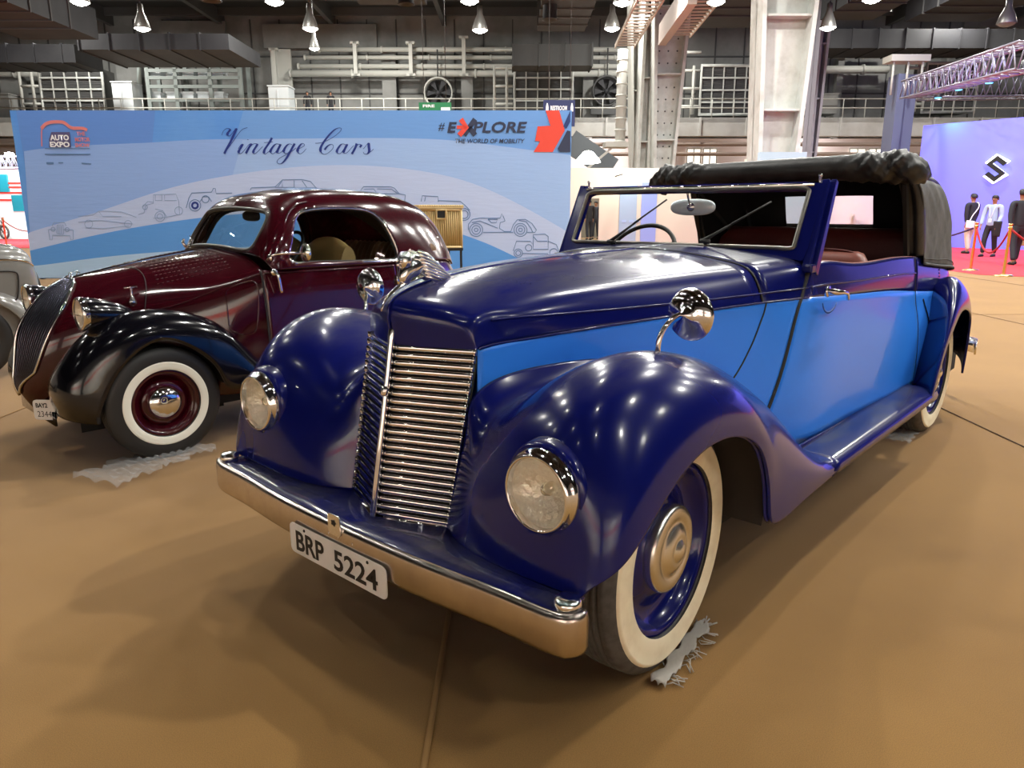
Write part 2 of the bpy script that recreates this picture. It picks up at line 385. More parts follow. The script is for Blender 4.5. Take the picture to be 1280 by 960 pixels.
# ---- front wings
FW = [  # rows tail -> crown -> nose -> lower edge; columns body joint .. crest .. lip
 [(1.06, .580, .365), (1.06, .63, .365), (1.06, .68, .365), (1.06, .73, .363), (1.06, .78, .360), (1.05, .815, .352), (1.04, .822, .335)],
 [(.93, .560, .42), (.93, .60, .42), (.93, .65, .428), (.93, .70, .428), (.93, .770, .40), (.92, .822, .365), (.90, .829, .335)],
 [(.75, .490, .53), (.75, .55, .54), (.75, .62, .550), (.75, .695, .552), (.74, .775, .50), (.71, .832, .42), (.68, .839, .335)],
 [(.55, .430, .66), (.55, .51, .665), (.55, .60, .682), (.55, .690, .682), (.53, .780, .62), (.48, .835, .48), (.43, .842, .335)],
 [(.36, .390, .765), (.36, .46, .755), (.36, .58, .775), (.36, .690, .780), (.36, .785, .715), (.38, .836, .58), (.375, .843, .44)],
 [(.20, .350, .805), (.20, .42, .775), (.20, .55, .820), (.20, .685, .845), (.22, .785, .785), (.26, .836, .69), (.290, .843, .60)],
 [(.04, .310, .812), (.03, .38, .765), (.03, .53, .842), (.03, .680, .886), (.06, .783, .83), (.10, .833, .75), (.12, .841, .682)],
 [(-.12, .266, .800), (-.13, .34, .742), (-.12, .50, .838), (-.10, .675, .896), (-.09, .775, .840), (-.07, .828, .755), (-.05, .838, .685)],
 [(-.225, .238, .755), (-.25, .32, .690), (-.24, .47, .790), (-.225, .668, .862), (-.225, .765, .795), (-.21, .820, .70), (-.19, .832, .622)],
 [(-.25, .234, .67), (-.30, .31, .61), (-.325, .46, .69), (-.330, .655, .775), (-.33, .755, .705), (-.32, .812, .615), (-.31, .826, .53)],
 [(-.275, .231, .57), (-.33, .31, .53), (-.375, .47, .57), (-.385, .645, .655), (-.385, .74, .60), (-.385, .79, .535), (-.38, .812, .475)],
 [(-.30, .227, .47), (-.355, .32, .455), (-.395, .47, .475), (-.405, .640, .525), (-.405, .72, .50), (-.410, .760, .465), (-.410, .782, .440)],
 [(-.322, .222, .385), (-.37, .32, .385), (-.405, .47, .392), (-.415, .640, .40), (-.415, .72, .405), (-.420, .750, .410), (-.424, .764, .412)],
]
fw = Surf(FW)
def wing_skin(mb):
    G = fw.grid(0, 12, 0, 6, 150, 90); n, m = G.shape[:2]; fs = []
    for i in range(n - 1):
        for j in range(m - 1):
            c = (G[i, j] + G[i + 1, j + 1]) / 2
            if c[0] < -.3 and math.hypot(c[1] - .622, c[2] - .622) < .095: continue   # opening behind the headlamp
            a = i * m + j; fs.append((a, a + m, a + m + 1, a + 1))
    mb.add(G.reshape(-1, 3), fs)
wings = both(wing_skin, 'front_wing', navy, solid=.012)
def bead(mb): mb.tube(fw.at(np.linspace(.0, 8.2, 70), np.zeros(70)) + np.array([0, .004, .003]), .004, 6)
for i, s in enumerate((1, -1)):
    mb = MB(); bead(mb); mb.build('piping', black_trim, wings[i], mirror=s < 0)
    # rolled edge round the wheel opening
    mb = MB(); mb.tube(fw.at(np.linspace(3, 10.6, 80), np.full(80, 6.0)) + np.array([0, -.006, .002]), .006, 8); mb.build('rolled_edge', navy, wings[i], mirror=s < 0)
    # inner wheel arch
    mb = MB(); ca = [(.40, .33), (.42, .42), (.38, .55), (.28, .68), (.12, .76), (-.05, .77), (-.2, .70), (-.30, .62), (-.33, .55), (-.34, .50)]
    C3 = curve([(x, 0, z) for x, z in ca], 24)
    mb.grid([[(p[0], a, p[2]) for p in C3] for a in (.40, .60, .825)]); mb.grid([[(p[0], .40, p[2]) for p in C3], [(p[0], .40, .2) for p in C3]])
    mb.build('inner_arch', well, wings[i], mirror=s < 0)
    # fins pressed in the valance beside the grille
    mb = MB()
    for k in range(15):
        z = .82 - k * .029 - .02; v = np.interp(z, [.385, .47, .57, .67, .755], [12, 11, 10, 9, 8])
        mb.tube(fw.at(np.full(8, v), np.linspace(0.05, .85, 8)) + np.array([-.001, 0, .001]), [.002, .006, .008, .008, .007, .006, .004, .001], 6)
    mb.build('louvre_fins', navy, wings[i], mirror=s < 0)

# ---- grille
def gc(z): return Vector((-.319 - .097 * (.924 - z) / .532, 0, z))
def go(z):
    t = (.89 - z) / .496
    return Vector((-.222 - .104 * t, .234 - .018 * t, z))
gr = MB(); NB = 23
for s in (1, -1):
    for k in range(NB):
        z = .878 - k * (.878 - .398) / (NB - 1)
        a = gc(z) + Vector((.004, 0, 0)); b = go(z); b.y *= s
        gr.tube([a + (b - a) * q for q in (0, .1, .97, 1)], [.0078, .0078, .0078, .005], 10, ell=(1.15, .85), up=(0, 0, 1))
        gr.tube([b + Vector((-.002, 0, -.009)), b + Vector((-.002, 0, .009))], .0062, 8)
grille = gr.build('grille', chrome, car)
mb = MB()
for s in (1, -1):
    Q = [[gc(z) + Vector((.022, 0, 0)), Vector((go(z).x + .014, go(z).y * s, z))] for z in np.linspace(.893, .382, 6)]
    mb.grid([[tuple(p) for p in r] for r in Q], flip=s < 0)
mb.build('grille_core', under, grille, solid=.004)
mb = MB(); zs = [.955, .945, .925, .90, .80, .6, .40, .384]
mb.tube([gc(z) + Vector((-.004, 0, 0)) for z in zs], [.002, .007, .0125, .0105, .0095, .0095, .0105, .006], 10, ell=(1, 1))
mb.tube([gc(z) + Vector((-.008, 0, 0)) for z in (.77, .765, .745, .74)], [.009, .013, .013, .009], 10)
mb.build('centre_strip', chrome, grille)
mb = MB()
for s in (1, -1): mb.tube([gc(.384), Vector((go(.384).x, go(.384).y * s, .384))], .008, 8)
mb.build('grille_sill', chrome, grille)

# ---- apron between grille, wings and bumper
def bump_path(n=60):
    return curve([(-.455, -.790, 0), (-.478, -.789, 0), (-.497, -.772, 0), (-.512, -.60, 0), (-.532, -.35, 0), (-.541, 0, 0), (-.532, .35, 0), (-.512, .60, 0), (-.497, .772, 0), (-.478, .789, 0), (-.455, .790, 0)], n)
BP = bump_path()
rows = []
for p in [q for q in BP if abs(q[1]) < .768]:
    y = p[1]; a = abs(y)
    ix = np.interp(a, [0, .222, .32, .47, .64, .785], [-.40, -.322, -.37, -.405, -.415, -.42]); iz = np.interp(a, [0, .2, .32, .5, .7, .8], [.378, .382, .385, .395, .402, .400])
    o = np.array([p[0] + .008, y * .99, .397]); i_ = np.array([ix + .01, y, iz]); m_ = (o + i_) / 2 + np.array([0, 0, -.008])
    rows.append([o, m_, i_])
mb = MB(); mb.grid(rows, flip=True); mb.build('front_apron', navy, car, solid=.006, fix=False)
# ---- bumper blade
sec = [(.012, .396), (.002, .402), (-.006, .398), (-.008, .385), (-.008, .315), (-.004, .303), (.004, .300)]
G = []
for i, p in enumerate(BP):
    t = BP[min(i + 1, len(BP) - 1)] - BP[max(i - 1, 0)]; t /= np.linalg.norm(t); nrm = np.array([t[1], -t[0], 0])  # points inward
    G.append([(p[0] + nrm[0] * o, p[1] + nrm[1] * o, z + (.004 if abs(p[1]) > .78 else 0)) for o, z in sec])
mb = MB(); mb.grid(G); bumper = mb.build('front_bumper', satin, car, solid=.006, soff=0)
for s in (1, -1):
    mb = MB(); mb.lathe([(.0, .430), (.014, .4295), (.025, .427), (.0305, .421), (.032, .413), (.031, .402), (.022, .392)], 28, 'z', (-.466, .752 * s, 0)); mb.build('bumper_cap', chrome, bumper)
    mb = MB(); mb.lathe([(.0, .286), (.014, .288), (.020, .294), (.021, .306)], 20, 'z', (-.466, .752 * s, 0)); mb.build('bumper_foot', black_trim, bumper)
for y in (.02, -.045, .045 + .02):
    mb = MB(); mb.lathe([(0, -.553 + .0), (.006, -.551), (.007, -.546)], 10, 'x', (0, y - .03, .370)); mb.build('bumper_bolt', chrome, bumper)
mb = MB()
ol = [(.028 * math.copysign(abs(math.cos(t)) ** .35, math.cos(t)), .031 * math.copysign(abs(math.sin(t)) ** .35, math.sin(t))) for t in np.linspace(0, 2 * PI, 32, endpoint=False)]
mb.prism([(-.553, .0 + y, .405 + z) for y, z in ol], (-.004, 0, 0)); cb = mb.build('crank_bracket', hub_chrome, car)
mb = MB(); mb.prism([(-.5575, y * .6, .412 + z * .5) for y, z in [(.022 * math.cos(t) * (1 if k % 2 else .62), .022 * math.sin(t) * (1 if k % 2 else .62)) for k, t in enumerate(np.linspace(0, 2 * PI, 10, endpoint=False))]], (-.0006, 0, 0)); mb.build('crank_hole', ink, cb)
# number plate
mb = MB(); W_, H_ = .228, .0475; pl = []
for cx_, cz_, a0 in ((W_ - .018, H_ - .018, 0), (-W_ + .018, H_ - .018, 90), (-W_ + .018, -H_ + .018, 180), (W_ - .018, -H_ + .018, 270)):
    for k in range(5): t = math.radians(a0 + 22.5 * k); pl.append((cx_ + .018 * math.cos(t), cz_ + .018 * math.sin(t)))
mb.prism([(-.556, y, .305 + z) for y, z in pl], (-.003, 0, 0)); plate = mb.build('number_plate', plate_white, car)
place_text('lettering', 'BRP', .07, ink, plate, (-.5602, .124, .302), (0, -1, 0), (0, 0, 1), w=.142, h=.062, bold=.0012, extrude=.0005)
place_text('lettering', '5224', .07, ink, plate, (-.5602, -.094, .302), (0, -1, 0), (0, 0, 1), w=.196, h=.062, bold=.0012, extrude=.0005)
for y in (.15, -.15):
    mb = MB(); mb.lathe([(0, -.5615), (.004, -.561), (.005, -.559)], 10, 'x', (0, y, .343)); mb.build('plate_screw', black_trim, plate)

# ---- headlamps
for i, s in enumerate((1, -1)):
    c = (-.391, .622 * s, .622)
    mb = MB(); prof = [(.122, .10), (.120, .04), (.116, .008), (.110, -.004), (.104, -.004)]
    mb.lathe(prof, 48, 'x', c); lamp = mb.build('headlamp', navy, car, solid=.004)
    mb = MB(); mb.tube([(c[0] - .006, c[1] + y, c[2] + z) for y, z in ((-.035, -.098), (-.018, -.113), (0, -.122), (.018, -.113), (.035, -.098))], [.006, .011, .013, .011, .006], 8); mb.build('lamp_clip', navy, lamp)
    mb = MB(); mb.lathe([(.106, .01), (.106, -.012), (.103, -.020), (.098, -.024), (.097, -.030), (.093, -.036), (.088, -.038), (.0865, -.034), (.0865, -.01)], 56, 'x', c); mb.build('chrome_ring', chrome, lamp)
    mb = MB(); mb.lathe([(.0, .045), (.02, .043), (.05, .030), (.075, .008), (.087, -.018)], 40, 'x', c); mb.build('reflector', reflector, lamp)
    mb = MB(); mb.lathe([(.0, .0), (.012, -.002), (.017, .010), (.015, .03), (.008, .04)], 16, 'x', c); mb.build('bulb', glass_lamp, lamp)
    # fluted lens
    mb = MB(); G = []
    for r in np.linspace(0.0005, .0868, 14):
        row = []
        for k in range(96):
            t = 2 * PI * k / 96; y, z = r * math.cos(t), r * math.sin(t)
            fl = .0012 * math.sin(y * 520) * (1 if z > -.02 else .6) + .0015 * math.cos(z * 160)
            row.append((c[0] - .030 - .012 * (1 - (r / .087) ** 2) + fl, c[1] + y, c[2] + z))
        G.append(row)
    mb.grid(G, closed_u=True); mb.build('lens', lens_glass, lamp)

# ---- running boards
def rb(mb):
    Q = [[(x, .655, .372), (x, .70, .370), (x, .79, .366), (x, .822, .358), (x, .828, .345), (x, .824, .325)] for x in np.linspace(1.0, 2.52, 20)]
    mb.grid(Q, flip=False)
boards = both(rb, 'running_board', navy, solid=.008)
for i, s in enumerate((1, -1)):
    mb = MB(); mb.tube([(x, .672, .384 - .012 * math.sin((x - 1.0) * 2)) for x in np.linspace(.98, 2.55, 24)], .007, 8); mb.build('sill_moulding', navy, boards[i], mirror=s < 0)
both(lambda mb: mb.bb(.2, 4.0, .30, .62, .22, .40), 'chassis', under)
mb = MB(); mb.bb(-.30, 3.9, -.32, .32, .24, .38); mb.tube([(0, -.6, .33), (0, .6, .33)], .03, 10); mb.tube([(3.08, -.6, .34), (3.08, .6, .34)], .04, 10); mb.build('axles_and_floor', under, car)

# ---- rear wings
RW = [
 [(2.68, .650, .340), (2.57, .73, .340), (2.46, .79, .338), (2.39, .826, .332), (2.42, .833, .322)],
 [(2.74, .650, .46), (2.62, .73, .455), (2.51, .79, .45), (2.45, .827, .445), (2.485, .833, .44)],
 [(2.86, .645, .62), (2.75, .72, .62), (2.64, .785, .612), (2.57, .825, .600), (2.60, .831, .575)],
 [(3.00, .635, .755), (2.88, .71, .770), (2.77, .775, .755), (2.71, .818, .710), (2.73, .827, .66)],
 [(3.10, .615, .830), (3.02, .69, .865), (2.93, .758, .857), (2.88, .808, .79), (2.89, .820, .728)],
 [(3.22, .595, .860), (3.18, .68, .893), (3.12, .75, .875), (3.09, .800, .80), (3.08, .815, .725)],
 [(3.34, .585, .85), (3.34, .66, .86), (3.33, .73, .82), (3.29, .785, .745), (3.25, .806, .67)],
 [(3.56, .560, .76), (3.56, .64, .75), (3.53, .70, .71), (3.44, .765, .64), (3.345, .795, .57)],
 [(3.74, .520, .60), (3.74, .60, .595), (3.68, .67, .56), (3.54, .745, .50), (3.40, .785, .44)],
 [(3.84, .48, .40), (3.83, .57, .395), (3.77, .64, .38), (3.60, .73, .35), (3.43, .775, .30)],
]
rwS = Surf(RW)
rws = both(lambda mb: mb.grid(rwS.grid(0, 9, 0, 4, 60, 28), flip=True), 'rear_wing', navy, solid=.012)
for i, s in enumerate((1, -1)):
    mb = MB(); mb.tube(rwS.at(np.linspace(.6, 9, 70), np.full(70, 4.0)) + np.array([0, -.006, .002]), .006, 8); mb.build('rolled_edge', navy, rws[i], mirror=s < 0)
    mb = MB(); C3 = rwS.at(np.linspace(1, 7.4, 30), np.full(30, 4.0))
    mb.grid([[(p[0] + (.02 if p[0] < 2.95 else .03), a, p[2] + .03) for p in C3] for a in (.42, .58)]); mb.grid([[(p[0], .42, p[2] + .03) for p in C3], [(p[0], .42, .25) for p in C3]]); mb.build('inner_arch', under, rws[i], mirror=s < 0)
mb = MB()

mb = MB(); RP = curve([(4.10, -.705, .36), (4.18, -.68, .36), (4.30, -.5, .36), (4.35, 0, .36), (4.30, .5, .36), (4.18, .68, .36), (4.10, .705, .36)], 30)
mb.grid([[(p[0], p[1], .36 + z) for z in (-.05, 0, .05)] for p in RP]); rbm = mb.build('rear_bumper', chrome, car, solid=.012)
for s in (1, -1):
    mb = MB(); mb.beam((3.9, .5 * s, .34), (4.27, .52 * s, .35), .04, .05); mb.build('bumper_bracket', under, car)
    mb = MB(); mb.lathe([(0, 3.76), (.03, 3.76), (.035, 3.74), (.02, 3.66)], 16, 'x', (0, .66 * s, .50)); mb.build('rear_lamp', chrome, car)

# ---- wheels
def wheel(parent, loc, steer, side_, R=.352, rim_r=.238, w=.148, wall=None, wall_r=(.245, .322), rim_m=None, cap=None, capr=.125, style='ring', ng=5, rub=None):
    """wheel disc part with tyre, whitewall, hubcap below it; outer face looks to -y for side_ -1"""
    e = side_
    def B(mb, name, m, par): 
        return mb.build(name, m, par, mirror=(e > 0))
    mb = MB(); h = w / 2  # outer side at y = -h
    mb.lathe([(rim_r + .010, -h * .80), (rim_r + .006, -h * .86), (rim_r - .006, -h * .84), (rim_r - .014, -h * .70), (rim_r - .020, -h * .40), (rim_r - .055, -h * .22), (capr + .045, -h * .20), (capr + .018, -h * .42), (capr + .004, -h * .50), (.02, -h * .48)], 64, 'y')
    disc = B(mb, 'wheel', rim_m, parent); disc.location = loc; disc.rotation_euler = (0, 0, steer)
    mb = MB(); pr = [(rim_r, -h * .55), (rim_r + .006, -h * .82), (rim_r + .020, -h * .98), (R - .055, -h * 1.02), (R - .030, -h * .97), (R - .013, -h * .84), (R - .004, -h * .70)]
    ts = np.linspace(-.64, .64, ng * 6 + 1)
    for k, q in enumerate(ts):
        gv = (k % 6) in (5, 0) if 0 < k < ng * 6 else False
        pr.append((R - (.013 if gv else 0) - .004 * q * q, h * q))
    pr += [(R - .004, h * .70), (R - .013, h * .84), (R - .055, h * 1.02), (rim_r + .02, h * .95), (rim_r, h * .6)]
    mb.lathe(pr, 72, 'y'); B(mb, 'tyre', rub or rubber, disc)
    if wall:
        mb = MB(); a, b = wall_r
        mb.lathe([(a, -h * 1.00), (a + .003, -h * 1.03), (a + (b - a) * .5, -h * 1.075), (b - .012, -h * 1.045), (b - .010, -h * 1.055), (b - .004, -h * 1.02), (b, -h * .97)], 72, 'y'); B(mb, 'whitewall', wall, disc)
    mb = MB()
    if style == 'ring':
        mb.lathe([(capr - .002, -h * .48), (capr, -h * .80), (capr - .004, -h * .90), (capr - .012, -h * .95), (capr - .038, -h * .98), (capr - .042, -h * .93), (capr - .050, -h * .93), (capr - .056, -h * .99), (capr - .075, -h * 1.13), (capr - .085, -h * 1.15), (capr - .090, -h * 1.12), (capr - .095, -h * 1.16), (.020, -h * 1.26), (.010, -h * 1.31), (.0, -h * 1.32)], 56, 'y')
    else:
        mb.lathe([(capr, -h * .46), (capr, -h * .60), (capr * .96, -h * .72), (capr * .8, -h * .95), (capr * .55, -h * 1.12), (capr * .28, -h * 1.20), (0, -h * 1.22)], 56, 'y')
    B(mb, 'hubcap', cap, disc)
    return disc
for s in (1, -1):
    wheel(car, (.035, .664 * s, .352), math.radians(4), s, wall=white_rubber, rim_m=navy, cap=hub_chrome)
    wheel(car, (3.08, .634 * s, .352), 0, s, wall=white_rubber, rim_m=navy, cap=hub_chrome)
# floor protection rags under front tyre are separate things (see props)

# ---- windscreen
def ws(y, t, off=0): # t 0 bottom .. 1 top of the frame; off along outward normal
    d_ = Vector((.155, 0, .30)).normalized(); n = Vector((-.30, 0, .155)).normalized()
    b = Vector((1.212, y, 1.062 + .055 * (1 - (y / .58) ** 2)))
    tp = Vector((1.366, y, 1.366))
    p = b + (tp - b) * t
    return p + n * off
def rr(y0, y1, z0, z1, r, n=6):
    out = []
    for cy, cz, a0 in ((y1 - r, z1 - r, 0), (y0 + r, z1 - r, 90), (y0 + r, z0 + r, 180), (y1 - r, z0 + r, 270)):
        for k in range(n + 1): t = math.radians(a0 + 90 * k / n); out.append((cy + r * math.cos(t), cz + r * math.sin(t)))
    return out
inn = rr(-.528, .528, .12, .915, .05); n_ = len(inn)
# corners in (y, t) space: t radius differs, fine for this near-square mapping
inn = [(y, .12 + (t - .12)) for y, t in inn]
outr = []
for y, t in inn:
    k = max(abs(y) / .528, abs(t - .5175) / .3975)
    outr.append((y / .528 * .585 if abs(y) / .528 >= abs(t - .5175) / .3975 * .98 else y * 1.03, (t - .5175) / .3975 * .5 + .5 if abs(t - .5175) / .3975 >= abs(y) / .528 * .93 else t))
outr = [(max(-.585, min(.585, y)), max(0, min(1, t))) for y, t in outr]
mb = MB()
A_ = [ws(y, t, .010) for y, t in outr]; B_ = [ws(y, t, .010) for y, t in inn]; A2 = [ws(y, t, -.018) for y, t in outr]; B2 = [ws(y, t, -.018) for y, t in inn]
mb.grid([[tuple(p) for p in r] for r in (A2, A_, B_, B2, A2)], closed_u=True)
wsf = mb.build('windscreen_frame', navy, car, auto=40, fix=True)
mb = MB(); mb.tube([ws(y, t, .012) for y, t in rr(-.532, .532, .115, .922, .055)], .0085, 8, closed=True, ell=(1, 1)); mb.build('inner_rim', mat('aged metal rim', (.22, .21, .19), .35, .8), wsf)
mb = MB(); mb.tube([ws(-.545, .955, .013), ws(.545, .955, .013)], .007, 8); mb.build('top_rail', chrome, wsf)
mb = MB(); q = [tuple(ws(y, t, -.004)) for y, t in ((-.53, .11), (.53, .11), (.53, .93), (-.53, .93))]; mb.poly(q); mb.build('glass', glass_clear, wsf)
for s in (1, -1):
    mb = MB()
    mb.beam((1.205, .592 * s, 1.03), (1.372, .582 * s, 1.375), .024, .03, up=(0, 1, 0)); mb.beam((1.268, .604 * s, 1.02), (1.428, .594 * s, 1.375), .030, .022, up=(0, 1, 0)); mb.beam((1.235, .596 * s, 1.03), (1.40, .586 * s, 1.37), .018, .05, up=(0, 1, 0))
    p_ = mb.build('pillar', navy, car, bevel=.004)
    mb = MB(); mb.lathe([(.0, 1.402), (.007, 1.400), (.008, 1.392), (.005, 1.388), (.005, 1.368)], 12, 'z', (1.376, .555 * s, 0)); mb.build('pillar_knob', chrome, p_)
    mb = MB(); mb.bb(1.19, 1.235, .590 * s, .622 * s, 1.030, 1.062); mb.build('hinge_block', navy, p_, bevel=.006)
    # wipers
for (a, b) in (((.295, .03), (.075, .72)), ((-.165, .05), (-.40, .70))):
    mb = MB(); A = ws(*a, .030); Bq = ws(*b, .026); M = A + (Bq - A) * .55
    mb.tube([ws(a[0], a[1], .0), A, A + (M - A) * .3, M], [.009, .010, .006, .004], 8); mb.tube([M + (Bq - A) * -.12 + Vector((-.006, 0, 0)), Bq], .0055, 6, ell=(1, .6)); mb.tube([A + Vector((0, -.03, -.004)), A + Vector((0, .012, .0))], .009, 8)
    mb.build('wiper', black_trim, car)
# rear view mirror
mb = MB(); ov = [(math.copysign(abs(math.cos(t)) ** .75, math.cos(t)) * .110, math.copysign(abs(math.sin(t)) ** .8, math.sin(t)) * .036) for t in np.linspace(0, 2 * PI, 40, endpoint=False)]
mb.grid([[(1.425 + dx, .018 + y * k, 1.275 + z * k) for y, z in ov] for k, dx in ((.02, -.014), (.6, -.012), (.9, -.007), (1, 0), (1, .006), (.02, .006))], closed_u=True)
rm = mb.build('interior_mirror', mat('mirror casing', (.72, .78, .84), .35, .35), car)
mb = MB(); mb.tube([(1.37, .02, 1.36), (1.385, .02, 1.32), (1.408, .018, 1.275)], .005, 8); mb.lathe([(0, 1.402), (.016, 1.404), (.02, 1.412)], 16, 'x', (0, .018, 1.275)); mb.build('mirror_stem', chrome, rm)

# ---- wing mirrors
for i, s in enumerate((1, -1)):
    y = .655
    pts = [(.04, y, .878), (.035, y, .905), (.04, y + .004, .94), (.07, y + .012, .975), (.115, y + .02, .992)] if s < 0 else [(.075, y, .875), (.085, y + .005, .90), (.10, y + .02, .93), (.115, y + .035, .955)]
    pts = [(a, b * s, c) for a, b, c in pts]
    mb = MB(); mb.tube(curve(pts, 16), np.linspace(.0085, .006, 16), 10); mb.lathe([(.0, pts[0][2] + .016), (.010, pts[0][2] + .014), (.017, pts[0][2] - .0), (.019, pts[0][2] - .014)], 16, 'z', (pts[0][0], pts[0][1], 0))
    wm = mb.build('wing_mirror', chrome, car)
    hc = Vector((.123, (y + .035) * s, .988 if s < 0 else .972)); mb = MB()
    mb.lathe([(.0, -.020), (.012, -.020), (.013, -.016), (.04, -.012), (.062, -.003), (.070, .008), (.072, .014), (.068, .017), (.0, .017)], 40, 'x')
    o = mb.build('mirror_head', chrome, wm, loc=hc, rot=(0, 0, math.radians(6 * s)))

# ---- mascot: crouching winged figure
mb = MB()
mb.tube(curve([(-.36, 0, .985), (-.345, 0, 1.015), (-.30, 0, 1.045), (-.25, 0, 1.064), (-.20, 0, 1.075)], 14), np.linspace(.003, .016, 14), 10, ell=(.5, 1), up=(0, 0, 1))
mb.tube(curve([(-.275, 0, 1.055), (-.262, 0, 1.085), (-.235, 0, 1.102), (-.19, 0, 1.108), (-.12, 0, 1.088)], 16), [.012, .018, .021, .024, .027, .029, .030, .029, .027, .024, .021, .018, .014, .011, .008, .004], 12, ell=(1.1, .8), up=(0, 0, 1))
ms = mb.build('mascot', chrome, car)
mb = MB(); mb.lathe([(.0, .030), (.012, .027), (.019, .016), (.021, 0), (.018, -.014), (.010, -.022), (0, -.024)], 16, 'z', (-.268, 0, 1.118))
mb.tube([(-.285, .008, 1.125), (-.292, .010, 1.118)], .004, 6); mb.tube([(-.285, -.008, 1.125), (-.292, -.010, 1.118)], .004, 6); mb.tube([(-.286, 0, 1.120), (-.295, 0, 1.110), (-.286, 0, 1.104)], .005, 6)
mb.build('mascot_head', chrome, ms)
for s in (1, -1):
    mb = MB()
    for k in range(8):
        x0 = -.235 + k * .004; z0 = 1.148 - k * .0105; L = .060 + k * .017
        mb.tube(curve([(x0, .020 * s, z0), (x0 + L * .5, .024 * s, z0 - .004 - L * .16), (x0 + L, .020 * s, z0 - .004 - L * .40 + k * .001)], 8), [.004, .006, .0065, .0065, .006, .005, .004, .002], 6)
    mb.build('mascot_wing', chrome, ms)

# ---- cabin
mb = MB()
mb.grid([[(1.28, y, 1.112 - .06 * (y / .6) ** 2) for y in np.linspace(-.585, .585, 16)], [(1.42, y, 1.105 - .06 * (y / .6) ** 2) for y in np.linspace(-.585, .585, 16)], [(1.45, y, 1.06) for y in np.linspace(-.60, .60, 16)], [(1.42, y, .80) for y in np.linspace(-.61, .61, 16)], [(1.30, y, .45) for y in np.linspace(-.61, .61, 16)]])
mb.build('dashboard', under, car, fix=True)
mb = MB(); N = 40; c = Vector((1.60, .40, 1.03)); ax = Vector((-.80, 0, .60)).normalized(); U_ = Vector((0, 1, 0)); V_ = ax.cross(U_)
mb.tube([c + (U_ * math.cos(2 * PI * k / N) + V_ * math.sin(2 * PI * k / N)) * .195 for k in range(N)], .011, 8, closed=True)
for k in range(3): a = PI / 2 + k * 2 * PI / 3; mb.tube([c, c + (U_ * math.cos(a) + V_ * math.sin(a)) * .195], .007, 6)
mb.tube([c, c - Vector((-.8, 0, .6)) * -.0 + Vector((-.28, 0, -.2))], .02, 10); mb.build('steering_wheel', black_trim, car)
def seat(x, y0, y1, zc, zb, name, m):
    mb = MB(); W = y1 - y0
    sec = [(x - .48, zc - .14), (x - .50, zc - .02), (x - .42, zc + .02), (x - .10, zc), (x - .02, zc + .06), (x + .02, zb - .10), (x + .06, zb - .01), (x + .11, zb), (x + .15, zb - .04), (x + .13, zc - .1), (x, zc - .16)]
    S2 = curve([(a, 0, b) for a, b in sec], 44, closed=True)
    G = []
    for k, t in enumerate(np.linspace(0, 1, 20)):
        e = min(t, 1 - t) * W; sh = 1 - .10 * max(0, 1 - e / .05) ** 2; cx, cz = x - .1, zc - .05
        G.append([(cx + (p[0] - cx) * sh, y0 + t * W, cz + (p[2] - cz) * sh + (.004 * math.sin(t * 60))) for p in S2])
    mb.grid(G, closed_u=True); mb.poly([G[0][k] for k in range(44)]); mb.poly([G[-1][k] for k in range(44)][::-1])
    return mb.build(name, m, car, auto=50)
s1 = seat(1.92, -.58, -.03, .62, 1.075, 'front_seat', leather_red); s2 = seat(1.92, .03, .58, .62, 1.075, 'front_seat', leather_red)
for s_, y0, y1 in ((s1, -.56, -.05), (s2, .05, .56)):
    mb = MB(); mb.tube(curve([(1.985, y0, .95), (1.99, y0 + .02, 1.05), (2.0, y0 + .10, 1.078), (2.0, (y0 + y1) / 2, 1.082), (2.0, y1 - .10, 1.078), (1.99, y1 - .02, 1.05), (1.985, y1, .95)], 30), .006, 6); mb.build('seat_piping', leather, s_)
seat(2.78, -.56, .56, .62, 1.165, 'rear_seat', leather)
both(lambda mb: mb.grid(side.grid(4.1, 7.6, 0, 4, 30, 8) + np.array([0, -.035, -.004])), 'interior_trim', leather)
both(lambda mb: mb.tube(side.at(np.linspace(4.2, 7.0, 40), np.zeros(40)) + np.array([0, -.014, -.002]), .009, 8, ell=(.6, 1), up=(0, 0, 1)), 'door_capping', leather_red)
mb = MB(); mb.bb(1.3, 3.0, -.58, .58, .40, .44); mb.build('cabin_floor', under, car)

# ---- folded hood: rear part raised, front rolled back on the hoop
rollc = curve([(2.20, .70, 1.40), (2.21, .66, 1.425), (2.22, .55, 1.442), (2.24, .3, 1.455), (2.26, 0, 1.462), (2.28, -.3, 1.466), (2.31, -.5, 1.466), (2.34, -.60, 1.462), (2.38, -.665, 1.445), (2.40, -.69, 1.43)], 150)
rng = random.Random(4); G = []
for i, p in enumerate(rollc):
    y = p[1]; end = max(0, (abs(y) - .30) / .2); R_ = .062 + .012 * min(1, end)
    if abs(y) > .64: R_ *= max(.25, 1 - ((abs(y) - .64) / .07) ** 2)
    row = []
    for k in range(28):
        t = 2 * PI * k / 28
        wr = 1 + min(1, end) * (.12 * math.sin(3 * t + 42 * y + 2 * math.sin(t)) + .09 * math.sin(5 * t - 95 * y) + .05 * math.sin(9 * t + 160 * y)) + .03 * math.sin(2 * t + 5 * y)
        row.append((p[0] + R_ * wr * 1.25 * math.cos(t), y + .006 * math.sin(30 * y + t * 2) * min(1, end), p[2] + R_ * wr * .95 * math.sin(t)))
    G.append(row)
mb = MB(); mb.grid(G, closed_u=True, flip=True); mb.poly([G[0][k] for k in range(28)]); mb.poly([G[-1][k] for k in range(28)][::-1])
roll = mb.build('rolled_roof_cloth', canvas, car, fix=True, auto=60)
